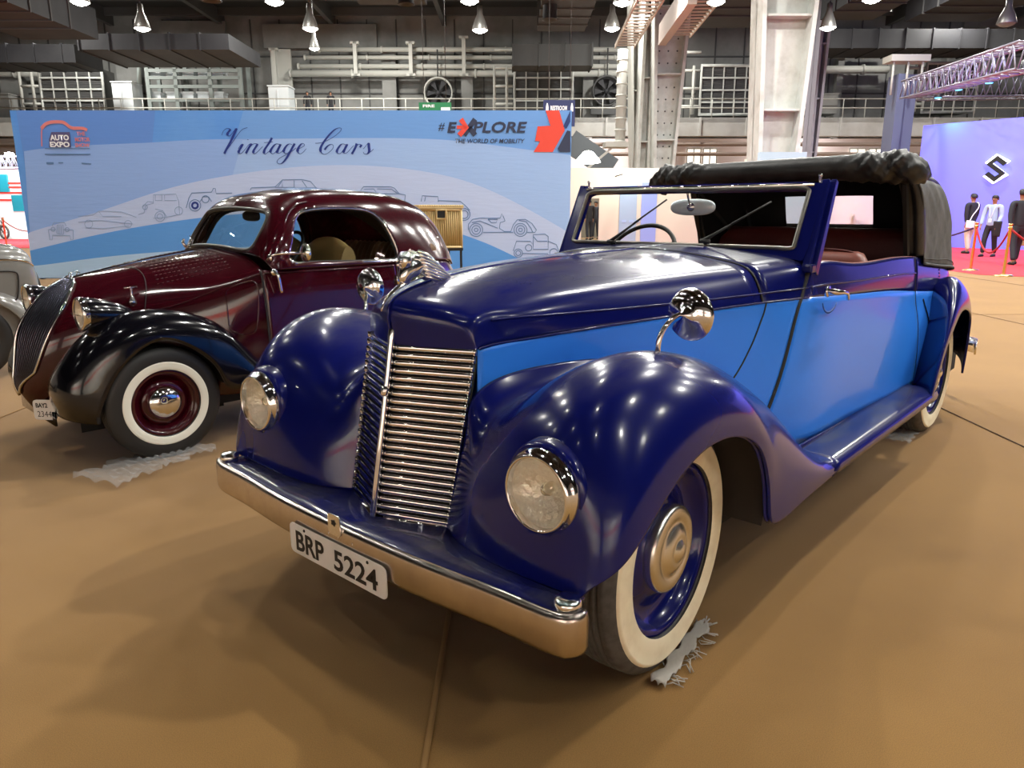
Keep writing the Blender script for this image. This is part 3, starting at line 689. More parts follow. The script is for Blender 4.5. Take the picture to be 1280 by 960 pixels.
TP = [  # raised rear part, rows front hoop -> back; columns roof centre -> side -> belt
 [(2.36, 0, 1.500), (2.36, .28, 1.497), (2.38, .50, 1.480), (2.47, .605, 1.435), (2.56, .640, 1.33), (2.64, .640, 1.20), (2.72, .640, 1.05), (2.76, .638, .99)],
 [(2.60, 0, 1.512), (2.60, .28, 1.508), (2.61, .50, 1.490), (2.64, .605, 1.442), (2.71, .640, 1.33), (2.77, .640, 1.20), (2.84, .640, 1.05), (2.88, .638, .98)],
 [(2.86, 0, 1.508), (2.86, .28, 1.503), (2.86, .49, 1.480), (2.88, .600, 1.430), (2.93, .636, 1.32), (2.97, .640, 1.19), (3.03, .638, 1.04), (3.06, .636, .965)],
 [(3.00, 0, 1.480), (3.00, .28, 1.476), (3.02, .49, 1.455), (3.05, .595, 1.408), (3.11, .632, 1.31), (3.17, .638, 1.19), (3.24, .636, 1.04), (3.27, .634, .95)],
 [(3.06, 0, 1.425), (3.06, .27, 1.423), (3.09, .48, 1.405), (3.145, .585, 1.365), (3.22, .625, 1.28), (3.30, .634, 1.17), (3.38, .632, 1.02), (3.42, .630, .94)],
 [(3.08, 0, 1.36), (3.08, .26, 1.36), (3.11, .45, 1.345), (3.17, .56, 1.315), (3.27, .608, 1.24), (3.37, .622, 1.13), (3.48, .620, 1.00), (3.53, .618, .93)],
 [(3.14, 0, 1.18), (3.14, .26, 1.18), (3.16, .40, 1.175), (3.20, .50, 1.16), (3.29, .565, 1.12), (3.42, .598, 1.05), (3.56, .605, .96), (3.62, .605, .915)],
 [(3.24, 0, .97), (3.24, .22, .97), (3.25, .34, .968), (3.28, .42, .965), (3.36, .48, .955), (3.50, .53, .94), (3.63, .56, .92), (3.68, .57, .905)],
]
top = Surf(TP)
def fold(G):
    G = np.array(G)
    n, m = G.shape[:2]
    for i in range(n):
        for j in range(m):
            x, y, z = G[i, j]
            if z < 1.42: G[i, j, 1] += .0026 * math.sin(26 * x + 14 * z + 3 * math.sin(9 * z)) * math.sin(11 * z + 5 * x) + .0012 * math.sin(60 * z + 40 * x)
    return G
def topc(mb, u0, u1): mb.grid(fold(top.grid(0, 7, u0, u1, 50, 26)), flip=True)
# roof cloth (black) over the top, grey cloth down the quarters; window opening is left in the back
both(lambda mb: mb.grid(fold(top.grid(0, 5.0, 0, 3.3, 36, 14)), flip=True), 'roof_cloth', canvas, solid=.004)
both(lambda mb: mb.grid(fold(top.grid(0, 7, 3.3, 7, 50, 20)), flip=True), 'quarter_cloth', canvas_grey, solid=.004)
both(lambda mb: mb.tube(top.at(np.linspace(0, 7, 50), np.full(50, 7.0)) + np.array([0, .004, -.004]), .008, 6), 'cloth_hem', canvas_grey)
both(lambda mb: mb.tube(top.at(np.linspace(0, 7, 50), np.full(50, 6.6)) + np.array([0, .003, 0]), .0025, 5), 'stitching', canvas_grey)
both(lambda mb: mb.grid(top.grid(6.0, 7, 0, 3.3, 10, 14), flip=True), 'rear_cloth', canvas_grey, solid=.004)
both(lambda mb: mb.grid(top.grid(5.0, 6.0, 1.05, 3.3, 10, 10), flip=True), 'rear_cloth', canvas_grey, solid=.004)
mb = MB(); A = top.grid(5.0, 6.0, 0, 1.05, 10, 8); mb.grid(A, flip=True); mb.grid(A * np.array([1, -1, 1])); mb.build('rear_window', vinyl, car, fix=True)
# lining inside
def lin(v0, v1, u0, u1): 
    return lambda mb: mb.grid(top.grid(v0, v1, u0, u1, 20, 14) * np.array([1, .965, 1]) + np.array([-.02, 0, -.016]))
for a in ((0, 5.0, 0, 3.3), (0, 7, 3.3, 7), (5.0, 6.0, 1.05, 3.3), (6.0, 7, 0, 3.3)):
    both(lin(*a), 'roof_lining', lining)
# folded edge and hood irons at the front of the quarter
def fedge(mb):
    G = []
    for z, x in ((1.45, 2.42), (1.38, 2.47), (1.25, 2.54), (1.12, 2.61), (1.03, 2.66)):
        y = np.interp(z, [1.0, 1.2, 1.35, 1.45], [.634, .640, .636, .600])
        G.append([(x, y - .075, z), (x + .03, y - .06, z), (x + .045, y - .035, z), (x + .03, y - .018, z), (x + .05, y - .004, z), (x + .10, y + .001, z)])
    mb.grid(Surf(G).grid(0, 4, 0, 5, 20, 30), flip=True)
both(fedge, 'cloth_fold', canvas, solid=.004)
both(lambda mb: (mb.beam((2.62, .585, 1.03), (2.46, .575, 1.43), .02, .03), mb.beam((2.42, .575, 1.42), (3.0, .55, 1.10), .012, .022)), 'hood_iron', black_trim)
# ================================================================== small maroon saloon with black wings, same frame convention
fiat = empty('vintage_car', (-.069, 2.735, 0), math.radians(-1.93))
tag(fiat, 'small rounded maroon saloon car with black front wings and clean white-banded tyre', 'car')
def fboth(fn, name, m, par=None, **k):
    out = []
    for s in (1, -1):
        mb = MB(); fn(mb); out.append(mb.build(name, m, par or fiat, mirror=(s == -1), **k))
    return out
NS = [
 [(-.231, 0, .902), (-.20, .03, .912), (-.05, .03, .945), (.18, .03, .990), (.45, .03, 1.030), (.62, .03, 1.045)],
 [(-.300, 0, .862), (-.235, .075, .868), (.02, .16, .925), (.22, .21, .962), (.45, .26, .998), (.62, .30, 1.020)],
 [(-.365, 0, .802), (-.285, .130, .790), (.00, .245, .835), (.22, .32, .880), (.45, .39, .930), (.62, .45, .975)],
 [(-.440, 0, .703), (-.350, .150, .690), (-.05, .285, .720), (.20, .38, .770), (.42, .465, .850), (.62, .545, .920)],
 [(-.480, 0, .599), (-.400, .145, .580), (-.08, .295, .580), (.18, .40, .60), (.42, .50, .690), (.62, .575, .790)],
 [(-.505, 0, .459), (-.440, .115, .450), (-.10, .290, .450), (.16, .40, .45), (.40, .51, .500), (.62, .590, .560)],
 [(-.508, 0, .349), (-.455, .075, .345), (-.12, .270, .330), (.16, .39, .33), (.40, .51, .330), (.62, .595, .340)],
 [(-.459, 0, .249), (-.42, .05, .250), (-.12, .24, .250), (.16, .37, .25), (.40, .49, .250), (.62, .580, .260)],
]
nose = Surf(NS)
fboth(lambda mb: mb.grid(nose.grid(0, 7, 0, 5, 60, 60)), 'bonnet', maroon_paint, solid=.004, soff=-1)
def off(S_, v, u, d, sgn=1):
    """points lifted off the surface"""
    v = np.atleast_1d(v).astype(float); u = np.atleast_1d(u).astype(float)
    p = S_.at(v, u); e = 1e-3; R_, C_ = len(S_.kv) - 1, len(S_.ku) - 1
    pv = S_.at(np.clip(v + e, 0, R_), u) - S_.at(np.clip(v - e, 0, R_), u); pu = S_.at(v, np.clip(u + e, 0, C_)) - S_.at(v, np.clip(u - e, 0, C_))
    n = np.cross(pv, pu); n /= np.linalg.norm(n, axis=1)[:, None] + 1e-12
    return p + n * d * sgn
tv = np.linspace(0.05, 6.1, 40)
edge_u = np.interp(tv, [0, .6, 1.5, 3, 4, 5, 6.1], [1.0, 1.12, 1.06, 1.02, 1.0, .92, .12])
def gril(mb):
    G = [[off(nose, v, max(.0, eu * q), -.006)[0] for q in np.linspace(0.0, 1, 16)] for v, eu in zip(tv, edge_u)]
    mb.grid(G)
gb = fboth(gril, 'grille', mat('dark grille backing', (.006, .006, .012), .4, .3), solid=.004, soff=0)
for i, s in enumerate((1, -1)):
    mb = MB()
    for q in np.linspace(.07, .94, 13): mb.tube([off(nose, v, eu * q, -.008)[0] for v, eu in zip(tv, edge_u)], .0026, 5)
    mb.build('grille_bars', mat('dark plated bars', (.10, .10, .14), .2, .9), gb[i], mirror=s < 0)
    mb = MB(); mb.tube([off(nose, v, eu, -.008)[0] for v, eu in zip(tv, edge_u)], .0075, 8); mb.build('chrome_edge', chrome, gb[i], mirror=s < 0)
mb = MB(); mb.tube([nose.at(v, 0)[0] + np.array([-.012, 0, .003]) for v in np.linspace(0, 6.3, 40)], .0065, 8); mb.build('centre_strip', chrome, fiat)
# bonnet slots, badge, seams
def lou(mb):
    for v in np.linspace(.35, 1.9, 8):
        for u in np.linspace(2.6, 4.2, 16):
            p = off(nose, v, u, -.001)[0]; mb.tube([p, p + np.array([.016, 0, .003])], .0022, 5)
fboth(lou, 'louvre_slots', mat('dark slots', (.01, .002, .003), .3))
fboth(lambda mb: mb.tube([off(nose, v, 2.35, -.001)[0] for v in np.linspace(0, 4.5, 40)], .0025, 5), 'shut_line', black_trim)
fboth(lambda mb: mb.tube([off(nose, 3.0 + .02 * math.sin(u), u, -.002)[0] for u in np.linspace(1.6, 5, 40)], .004, 5), 'body_crease', maroon_paint)
def hatch(mb):
    P = curve([(3.15, 4.10, 0), (3.12, 4.55, 0), (3.3, 4.75, 0), (4.4, 4.70, 0), (4.75, 4.55, 0), (4.5, 4.1, 0), (4.2, 3.98, 0), (3.4, 4.0, 0)], 50, closed=True)
    mb.tube([off(nose, p[0], p[1], -.002)[0] for p in P], .004, 6, closed=True)
fboth(hatch, 'side_hatch', maroon_paint)
# small chrome direction lamps on the bonnet sides
for s in (1, -1):
    mb = MB(); c = Vector((.0, .285 * s, .80))
    mb.tube(curve([(c.x, c.y, .775), (c.x, c.y, .80), (c.x, c.y, .835), (c.x, c.y, .862)], 10), [.010, .020, .022, .018, .012, .008, .006, .006, .007, .008], 12, ell=(1, .8)); mb.tube([(c.x - .035, c.y, .865), (c.x + .03, c.y, .867)], .006, 8)
    mb.build('side_lamp', chrome, fiat)

W_ = [
 [(.585, 0, 1.045), (.595, .25, 1.038), (.625, .44, 1.015), (.64, .52, .985), (.66, .568, .935)],
 [(.625, 0, 1.125), (.637, .25, 1.120), (.675, .44, 1.105), (.70, .527, 1.07), (.74, .576, .935)],
 [(.69, 0, 1.220), (.705, .25, 1.215), (.745, .435, 1.200), (.775, .520, 1.14), (.80, .580, .935)],
 [(.745, 0, 1.287), (.762, .25, 1.281), (.80, .425, 1.262), (.84, .505, 1.18), (.86, .583, .935)],
 [(.80, 0, 1.328), (.82, .25, 1.322), (.87, .412, 1.297), (.92, .500, 1.20), (.94, .587, .935)],
 [(.92, 0, 1.364), (.935, .25, 1.356), (.97, .418, 1.320), (1.02, .508, 1.19), (1.04, .590, .935)],
 [(1.15, 0, 1.391), (1.15, .25, 1.378), (1.15, .425, 1.330), (1.18, .52, 1.18), (1.2, .592, .935)],
 [(1.45, 0, 1.391), (1.45, .25, 1.376), (1.44, .42, 1.322), (1.43, .515, 1.175), (1.42, .590, .935)],
 [(1.70, 0, 1.375), (1.69, .24, 1.358), (1.66, .40, 1.298), (1.63, .50, 1.15), (1.60, .580, .935)],
 [(1.94, 0, 1.318), (1.92, .23, 1.300), (1.86, .375, 1.238), (1.82, .47, 1.11), (1.80, .555, .935)],
 [(2.11, 0, 1.212), (2.09, .22, 1.195), (2.03, .35, 1.14), (1.98, .43, 1.06), (1.97, .51, .930)],
 [(2.205, 0, 1.085), (2.19, .20, 1.075), (2.13, .33, 1.04), (2.10, .40, .99), (2.08, .45, .920)],
 [(2.275, 0, .885), (2.26, .18, .885), (2.21, .30, .885), (2.17, .37, .885), (2.14, .41, .885)],
]
cab = Surf(W_)
wpoly = curve([(.80, 0, 1.08), (.845, 0, 1.18), (.90, 0, 1.243), (1.00, 0, 1.268), (1.15, 0, 1.276), (1.32, 0, 1.270), (1.42, 0, 1.245), (1.485, 0, 1.18), (1.525, 0, 1.09), (1.545, 0, 1.00), (1.535, 0, .957), (1.48, 0, .950), (1.2, 0, .955), (.9, 0, .962), (.79, 0, .968), (.765, 0, 1.00)], 90, closed=True)[:, [0, 2]]
spoly = curve([(y, 0, z) for y, z in [(-.35, 1.034), (-.20, 1.046), (0, 1.052), (.20, 1.046), (.35, 1.034), (.408, 1.045), (.425, 1.10), (.418, 1.18), (.395, 1.235), (.33, 1.256), (.17, 1.268), (0, 1.272), (-.17, 1.268), (-.33, 1.256), (-.395, 1.235), (-.418, 1.18), (-.425, 1.10), (-.408, 1.045)]], 100, closed=True)[:, [0, 2]]
rpoly = curve([(y, 0, z) for y, z in [(-.22, 1.07), (0, 1.065), (.22, 1.07), (.27, 1.11), (.27, 1.16), (.22, 1.20), (0, 1.205), (-.22, 1.20), (-.27, 1.16), (-.27, 1.11)]], 60, closed=True)[:, [0, 2]]
def inside(poly, x, y):
    r = False; n = len(poly)
    for i in range(n):
        x1, y1 = poly[i]; x2, y2 = poly[i - 1]
        if (y1 > y) != (y2 > y) and x < (x2 - x1) * (y - y1) / (y2 - y1) + x1: r = not r
    return r
def cabin(mb, shrink=0.0):
    G = cab.grid(0, 12, 0, 4, 190, 80); n, m = G.shape[:2]; vs = G.reshape(-1, 3); fs = []
    for i in range(n - 1):
        for j in range(m - 1):
            c = (G[i, j] + G[i + 1, j + 1]) / 2
            if c[1] > .43 and .75 < c[0] < 1.6 and inside(wpoly, c[0], c[2]): continue
            if c[0] < .90 and inside(spoly, c[1], c[2]) : continue
            if c[0] > 1.95 and inside(rpoly, c[1], c[2]): continue
            a = i * m + j; fs.append((a, a + m, a + m + 1, a + 1))
    mb.add(vs, [f[::-1] for f in fs])
fboth(cabin, 'roof', maroon_paint, solid=.012)
# window furniture: nearest point on the cabin skin for a side (x,z) or front (y,z) point
CG = cab.grid(0, 12, 0, 4, 400, 200).reshape(-1, 3)
def snap(x=None, y=None, z=None, lo=None, hi=None, d=0.0):
    m_ = np.ones(len(CG), bool)
    if lo is not None: m_ &= CG[:, 0] > lo
    if hi is not None: m_ &= CG[:, 0] < hi
    if x is not None: m_ &= CG[:, 1] > .40
    q = CG[m_]; e = (q[:, 2] - z) ** 2 + ((q[:, 0] - x) ** 2 if x is not None else (q[:, 1] - abs(y)) ** 2)
    k = np.argsort(e)[:4]; w = 1 / (e[k] + 1e-7); p = (q[k] * w[:, None]).sum(0) / w.sum()
    if y is not None and y < 0: p = p * np.array([1, -1, 1])
    return p
def smooth(P, n=3):
    P = np.array(P)
    for _ in range(n): P = (np.roll(P, 1, 0) + P * 2 + np.roll(P, -1, 0)) / 4
    return P
wl = smooth([snap(x=p[0], z=p[1]) for p in wpoly]); sl = smooth([snap(y=p[0], z=p[1], hi=.92) for p in spoly]); rl = smooth([snap(y=p[0], z=p[1], lo=1.9) for p in rpoly])
fboth(lambda mb: mb.tube(wl + np.array([0, .004, 0]), .0075, 8, closed=True), 'window_frame', chrome)
fboth(lambda mb: mb.tube(wl + np.array([0, -.008, 0]), .013, 8, closed=True), 'window_seal', black_trim)
def fan(mb, L, d, flip=False):
    c = L.mean(0); mb.add([c + d] + [p + d for p in L], [(0, 1 + (i + 1) % len(L), 1 + i) if flip else (0, 1 + i, 1 + (i + 1) % len(L)) for i in range(len(L))])
fboth(lambda mb: fan(mb, wl, np.array([0, -.012, 0])), 'side_window', glass_clear)
mb = MB(); mb.tube(sl + np.array([-.003, 0, .002]), .013, 8, closed=True); mb.build('windscreen_seal', mat('dark brown seal', (.03, .022, .016), .35), fiat)
mb = MB(); fan(mb, sl, np.array([.006, 0, 0])); mb.build('windscreen', glass_clear, fiat)
mb = MB(); mb.tube(rl + np.array([.003, 0, 0]), .010, 8, closed=True); mb.build('rear_window_seal', black_trim, fiat)
mb = MB(); fan(mb, rl, np.array([-.006, 0, 0])); mb.build('rear_window', glass_clear, fiat)
fboth(lambda mb: mb.tube(curve([(.70, .558, .95), (.74, .545, 1.06), (.80, .50, 1.20), (.88, .462, 1.285), (1.0, .445, 1.310), (1.2, .442, 1.318), (1.42, .440, 1.305), (1.53, .466, 1.22), (1.585, .515, 1.08), (1.60, .563, .95)], 60), .006, 8), 'drip_rail', maroon_paint)
# ---- lower body
LB = [
 [(.60, .545, .935), (.60, .570, .80), (.60, .588, .56), (.60, .594, .40), (.60, .585, .26)],
 [(.90, .578, .935), (.90, .600, .80), (.90, .612, .58), (.90, .612, .40), (.90, .600, .26)],
 [(1.2, .592, .935), (1.2, .612, .80), (1.2, .622, .60), (1.2, .620, .40), (1.2, .605, .26)],
 [(1.5, .587, .935), (1.5, .606, .80), (1.5, .618, .60), (1.5, .615, .40), (1.5, .60, .26)],
 [(1.8, .555, .935), (1.8, .575, .80), (1.8, .590, .60), (1.8, .59, .40), (1.8, .58, .26)],
 [(2.05, .465, .920), (2.08, .49, .80), (2.10, .52, .60), (2.10, .52, .42), (2.10, .51, .30)],
 [(2.20, .30, .885), (2.27, .33, .77), (2.34, .36, .60), (2.36, .36, .44), (2.34, .35, .34)],
 [(2.275, .0, .885), (2.38, .0, .76), (2.47, .0, .60), (2.49, .0, .45), (2.47, .0, .36)],
]
lb = Surf(LB)
fboth(lambda mb: mb.grid(lb.grid(0, 7, 0, 4, 70, 24), flip=True), 'lower_body', maroon_paint, solid=.005)
fdoor = fboth(lambda mb: mb.grid(lb.grid(.02, 3.03, .0, 3.6, 40, 24) + np.array([0, .003, 0]), flip=True), 'door', maroon_paint, solid=.006)
for i, s in enumerate((1, -1)):
    mb = MB(); mb.tube([lb.at(.0, q)[0] + np.array([0, .002, 0]) for q in np.linspace(0, 3.8, 30)], .0045, 6); mb.build('door_gap', black_trim, fdoor[i], mirror=s < 0)
    mb = MB(); mb.tube([lb.at(3.05, q)[0] + np.array([0, .002, 0]) for q in np.linspace(0, 3.6, 30)], .004, 6); mb.build('door_gap', black_trim, fdoor[i], mirror=s < 0)
    mb = MB(); mb.tube([lb.at(v, .12)[0] + np.array([0, .005, 0]) for v in np.linspace(.02, 3.0, 40)], .007, 8, ell=(.6, 1), up=(0, 0, 1)); mb.build('waist_moulding', maroon_paint, fdoor[i], mirror=s < 0)
    mb = MB(); mb.tube(curve([(.655, .592, .925), (.660, .622, .915), (.667, .628, .87), (.675, .626, .812)], 14), np.linspace(.008, .010, 14), 8); mb.lathe([(0, .604), (.018, .602), (.020, .595)], 14, 'y', (.655, 0, .925)); mb.build('door_handle', chrome, fdoor[i], mirror=s < 0)
    mb = MB(); mb.tube([(1.53, .585, .953), (1.535, .60, .952), (1.565, .602, .955)], .009, 8); mb.tube([(1.50, .61, .86), (1.50, .62, .80)], .012, 8); mb.build('door_hinge', chrome, fdoor[i], mirror=s < 0)
# ---- black wings
FWF = [
 [(.57, .55, .365), (.57, .575, .37), (.57, .60, .365), (.55, .622, .345), (.51, .627, .31)],
 [(.475, .42, .49), (.475, .48, .50), (.475, .55, .50), (.45, .612, .46), (.42, .63, .31)],
 [(.385, .36, .58), (.385, .43, .595), (.38, .53, .605), (.37, .602, .565), (.325, .632, .33)],
 [(.24, .32, .67), (.24, .40, .685), (.24, .51, .705), (.25, .597, .655), (.262, .630, .455)],
 [(.06, .28, .70), (.05, .38, .71), (.05, .50, .757), (.06, .592, .710), (.10, .626, .600)],
 [(-.10, .24, .68), (-.11, .35, .69), (-.11, .485, .752), (-.09, .586, .705), (-.02, .622, .628)],
 [(-.24, .20, .60), (-.26, .31, .62), (-.27, .45, .68), (-.24, .568, .64), (-.15, .616, .560)],
 [(-.33, .15, .48), (-.37, .26, .50), (-.39, .41, .54), (-.36, .538, .51), (-.255, .602, .430)],
 [(-.37, .10, .36), (-.42, .22, .38), (-.45, .38, .39), (-.415, .515, .365), (-.315, .592, .30)],
 [(-.36, .08, .27), (-.40, .20, .265), (-.42, .36, .26), (-.39, .49, .255), (-.315, .575, .245)],
]
fwf = Surf(FWF)
fwg = fboth(lambda mb: mb.grid(fwf.grid(0, 9, 0, 4, 70, 36), flip=True), 'front_wing', black_paint, solid=.01)
for i, s in enumerate((1, -1)):
    mb = MB(); mb.tube(fwf.at(np.linspace(1, 9, 60), np.full(60, 4.0)) + np.array([0, -.004, 0]), .006, 8); mb.build('rolled_edge', black_paint, fwg[i], mirror=s < 0)
    mb = MB(); C3 = fwf.at(np.linspace(1.2, 8.5, 30), np.full(30, 4.0)); c0 = np.array([.0, 0, .30])
    Q = [c0 + (p - c0) * np.array([1.05, 0, 1.08]) for p in C3]
    mb.grid([[(q[0], a, q[2]) for q in Q] for a in (.33, .60)]); mb.grid([[(q[0], .33, q[2]) for q in Q], [(q[0], .33, .15) for q in Q]]); mb.build('inner_arch', under, fwg[i], mirror=s < 0)
    # headlamp pod
    c = Vector((-.305, .458, .772))
    mb = MB(); pf = [(.074, .0), (.080, .02), (.080, .06), (.074, .11), (.060, .17), (.036, .23), (.0, .27)]
    G = []
    for r, h in pf:
        G.append([(c.x + h, c.y + r * math.cos(t) - h * .10, c.z + r * math.sin(t) - h * .12) for t in np.linspace(0, 2 * PI, 32, endpoint=False)])
    mb.grid(G, closed_u=True, flip=False); pod = mb.build('headlamp', black_paint, fiat, mirror=s < 0)
    mb = MB(); mb.lathe([(.081, .02), (.083, .0), (.079, -.010), (.073, -.012), (.072, -.004)], 36, 'x', c); mb.build('chrome_ring', chrome, pod, mirror=s < 0)
    mb = MB(); mb.lathe([(.0, .06), (.04, .045), (.066, .015), (.072, -.002)], 32, 'x', c); mb.build('reflector', reflector, pod, mirror=s < 0)
    mb = MB(); mb.lathe([(.0, -.026), (.03, -.022), (.055, -.014), (.072, -.004)], 32, 'x', c); mb.tube([(c.x - .02, c.y - .066, c.z), (c.x - .027, c.y, c.z), (c.x - .02, c.y + .066, c.z)], .004, 6); mb.build('lens', lens_glass, pod, mirror=s < 0)
RWF = [
 [(1.62, .58, .30), (1.60, .62, .30), (1.60, .64, .28)], [(1.66, .575, .50), (1.66, .635, .48), (1.69, .65, .42)], [(1.80, .55, .66), (1.80, .62, .64), (1.83, .645, .54)],
 [(2.0, .49, .72), (2.0, .60, .69), (2.0, .635, .58)], [(2.22, .42, .66), (2.20, .57, .62), (2.17, .62, .54)], [(2.38, .38, .48), (2.35, .54, .46), (2.28, .60, .42)], [(2.44, .36, .32), (2.40, .52, .30), (2.32, .58, .28)]]
rwf = Surf(RWF); fboth(lambda mb: mb.grid(rwf.grid(0, 6, 0, 2, 40, 14), flip=True), 'rear_wing', black_paint, solid=.008)
for s in (1, -1):
    for x in (.0, 2.0):
        wheel(fiat, (x, .545 * s, .292), 0, s, R=.292, rim_r=.165, w=.115, wall=white_ring, wall_r=(.176, .220), rim_m=maroon_paint, cap=chrome, capr=.086, style='dome', ng=4, rub=black_rubber)
fboth(lambda mb: mb.bb(-.2, 2.2, .0, .46, .20, .30), 'chassis', under)
# ---- furniture
mb = MB()
for y in (.27, -.27):
    pass
mb.grid([[(.61, y, 1.035 - .1 * y * y) for y in np.linspace(-.48, .48, 10)], [(.72, y, 1.02 - .1 * y * y) for y in np.linspace(-.50, .50, 10)], [(.76, y, .95) for y in np.linspace(-.53, .53, 10)], [(.70, y, .6) for y in np.linspace(-.54, .54, 10)]])
mb.build('dashboard', mat('dark brown dash', (.03, .016, .010), .5), fiat)
mb = MB(); N = 36; c = Vector((.92, -.20, .99)); ax = Vector((-.75, 0, .66)).normalized(); V_ = ax.cross(Vector((0, 1, 0)))
mb.tube([c + (Vector((0, 1, 0)) * math.cos(2 * PI * k / N) + V_ * math.sin(2 * PI * k / N)) * .185 for k in range(N)], .011, 8, closed=True); mb.tube([c + Vector((0, .185, 0)), c - Vector((0, .185, 0))], .008, 6); mb.tube([c, c + Vector((-.2, 0, -.18))], .012, 6)
mb.build('steering_wheel', black_trim, fiat)
tan = mat('tan upholstery', (.30, .20, .07), .7, bump=(50, .2)); tan2 = mat('dark tan pleats', (.14, .075, .03), .7)
for y0 in (.05, -.49):
    mb = MB(); P = curve([(1.10, 0, .50), (1.12, 0, .75), (1.17, 0, 1.02), (1.22, 0, 1.10), (1.27, 0, 1.04), (1.24, 0, .75), (1.22, 0, .50)], 30)
    G = []
    for t in np.linspace(0, 1, 14):
        k = math.sin(PI * min(1, max(0, t)) ) ** .3 if 0 < t < 1 else 0.55
        G.append([(p[0], y0 + .44 * t, .5 + (p[2] - .5) * (.80 + .20 * k)) for p in P])
    mb.grid(G, flip=True); mb.poly(G[0]); mb.poly(G[-1][::-1]); mb.bb(.80, 1.16, y0, y0 + .44, .42, .56); mb.build('front_seat', tan, fiat, fix=True, auto=50)
mb = MB()
for k in range(18):
    y = -.49 + k * .98 / 17; mb.tube(curve([(1.74, y, .60), (1.80, y, .80), (1.86, y, .98), (1.90, y, 1.02)], 8), .034, 8)
mb.bb(1.45, 1.80, -.50, .50, .42, .62); mb.build('rear_seat', tan2, fiat)
fboth(lambda mb: mb.grid(lb.grid(0, 5, .1, 3.6, 20, 8) + np.array([0, -.03, 0])), 'door_trim', tan2)
mb = MB(); q = cab.grid(4, 11, 0, 1.9, 24, 10) * np.array([1, 1, 1]) + np.array([0, 0, -.03]); mb.grid(q); mb.grid(q * np.array([1, -1, 1]), flip=True); mb.build('headlining', mat('brown headlining', (.045, .035, .018), .8), fiat)
mb = MB(); G = []
for k, dx in ((.05, -.02), (.8, -.018), (1, 0), (.8, .012), (.05, .014)): G.append([(.83 + dx, -.05 + .105 * k * math.copysign(abs(math.cos(t)) ** .6, math.cos(t)), 1.228 + .032 * k * math.copysign(abs(math.sin(t)) ** .6, math.sin(t))) for t in np.linspace(0, 2 * PI, 28, endpoint=False)])
mb.grid(G, closed_u=True); mb.tube([(.83, -.05, 1.255), (.80, -.05, 1.29)], .006, 6); mb.build('interior_mirror', black_trim, fiat)
mb = MB(); mb.tube(curve([(.625, -.575, .985), (.64, -.62, 1.02), (.70, -.67, 1.03), (.775, -.69, 1.03)], 12), .007, 8); mb.lathe([(0, -.02), (.018, -.02), (.022, -.012)], 16, 'x', (.645, -.60, 1.005)); fm = mb.build('door_mirror', chrome, fiat)
mb = MB(); mb.lathe([(0, -.022), (.02, -.018), (.042, -.008), (.052, .004), (.050, .010), (0, .010)], 28, 'x', (.80, -.69, 1.03)); mb.build('mirror_head', chrome, fm)
mb = MB(); mb.tube([(.60, .33, 1.045), (.625, .36, 1.075), (.655, .46, 1.10)], .005, 6); mb.lathe([(0, 1.06), (.014, 1.052), (.016, 1.03)], 10, 'z', (.60, .33, 0)); mb.tube([(.64, .50, 1.03), (.63, .52, 1.06), (.645, .53, 1.075)], .010, 6); mb.build('wiper', chrome, fiat)
mb = MB(); mb.tube([(-.21, .0, .915), (-.20, .015, .935), (-.17, -.01, .945), (-.15, 0, .935)], .003, 5); mb.tube([(-.20, 0, .915), (-.19, 0, .94)], .003, 5); mb.tube([(-.17, 0, .92), (-.16, 0, .95)], .003, 5); mb.build('bonnet_badge', chrome, fiat)
# number plate
pa = math.radians(-50); px_ = Vector((math.cos(pa), math.sin(pa), 0)); pn_ = Vector((0, 0, 1)).cross(px_) * -1; pc_ = Vector((-.462, -.24, .280))
pl = [(y * .060, z * .052) for y, z in [(math.copysign(abs(math.cos(t)) ** .3, math.cos(t)), math.copysign(abs(math.sin(t)) ** .3, math.sin(t))) for t in np.linspace(0, 2 * PI, 32, endpoint=False)]]
mb = MB(); mb.prism([pc_ + px_ * y + Vector((0, 0, z)) for y, z in pl], pn_ * -.004); mb.beam(pc_ - pn_ * .004, pc_ - pn_ * .10, .03, .02); fp = mb.build('number_plate', plate_white, fiat, fix=True)
place_text('lettering', 'BAY2', .03, ink, fp, pc_ + pn_ * .001 + px_ * -.014 + Vector((0, 0, .024)), px_, (0, 0, 1), w=.062, h=.024, bold=.001)
place_text('lettering', '2344', .03, ink, fp, pc_ + pn_ * .001 + px_ * -.004 + Vector((0, 0, -.021)), px_, (0, 0, 1), w=.074, h=.030, bold=.0)
mb = MB(); mb.grid([[(-.43, y, z) for y in (-.30, 0, .30)] for z in (.20, .27)]); mb.build('valance', black_paint, fiat, solid=.01)
# ================================================================== pale grey car beyond, only its tail is in the photograph
gcar = empty('vintage_car', (-.28, 5.72, 0))
tag(gcar, 'pale grey car at the left edge with only its rear wing and wheel showing', 'car')
GB = []  # stations front -> tail; half widths and heights
for x, w, zt in ((-3.0, .30, .75), (-2.85, .42, .86), (-2.3, .50, .93), (-1.5, .60, .98), (-.6, .66, .985), (.1, .655, .985), (.42, .635, .975), (.50, .60, .93), (.535, .50, .80), (.54, .40, .55)):
    GB.append([(x, 0, zt + .03), (x, w * .55, zt + .02), (x, w * .90, zt - .01), (x + (.01 if x > .3 else 0), w, zt - .10), (x + (.015 if x > .3 else 0), w + .005, (zt - .3) * .72 + .12), (x, w, .28)])
gb_ = Surf(GB)
def gboth(fn, name, m, par=None, **k):
    out = []
    for s in (1, -1):
        mb = MB(); fn(mb); out.append(mb.build(name, m, par or gcar, mirror=(s == -1), **k))
    return out
gboth(lambda mb: mb.grid(gb_.grid(0, 9, 0, 5, 80, 30), flip=True), 'body', grey_paint, solid=.006)
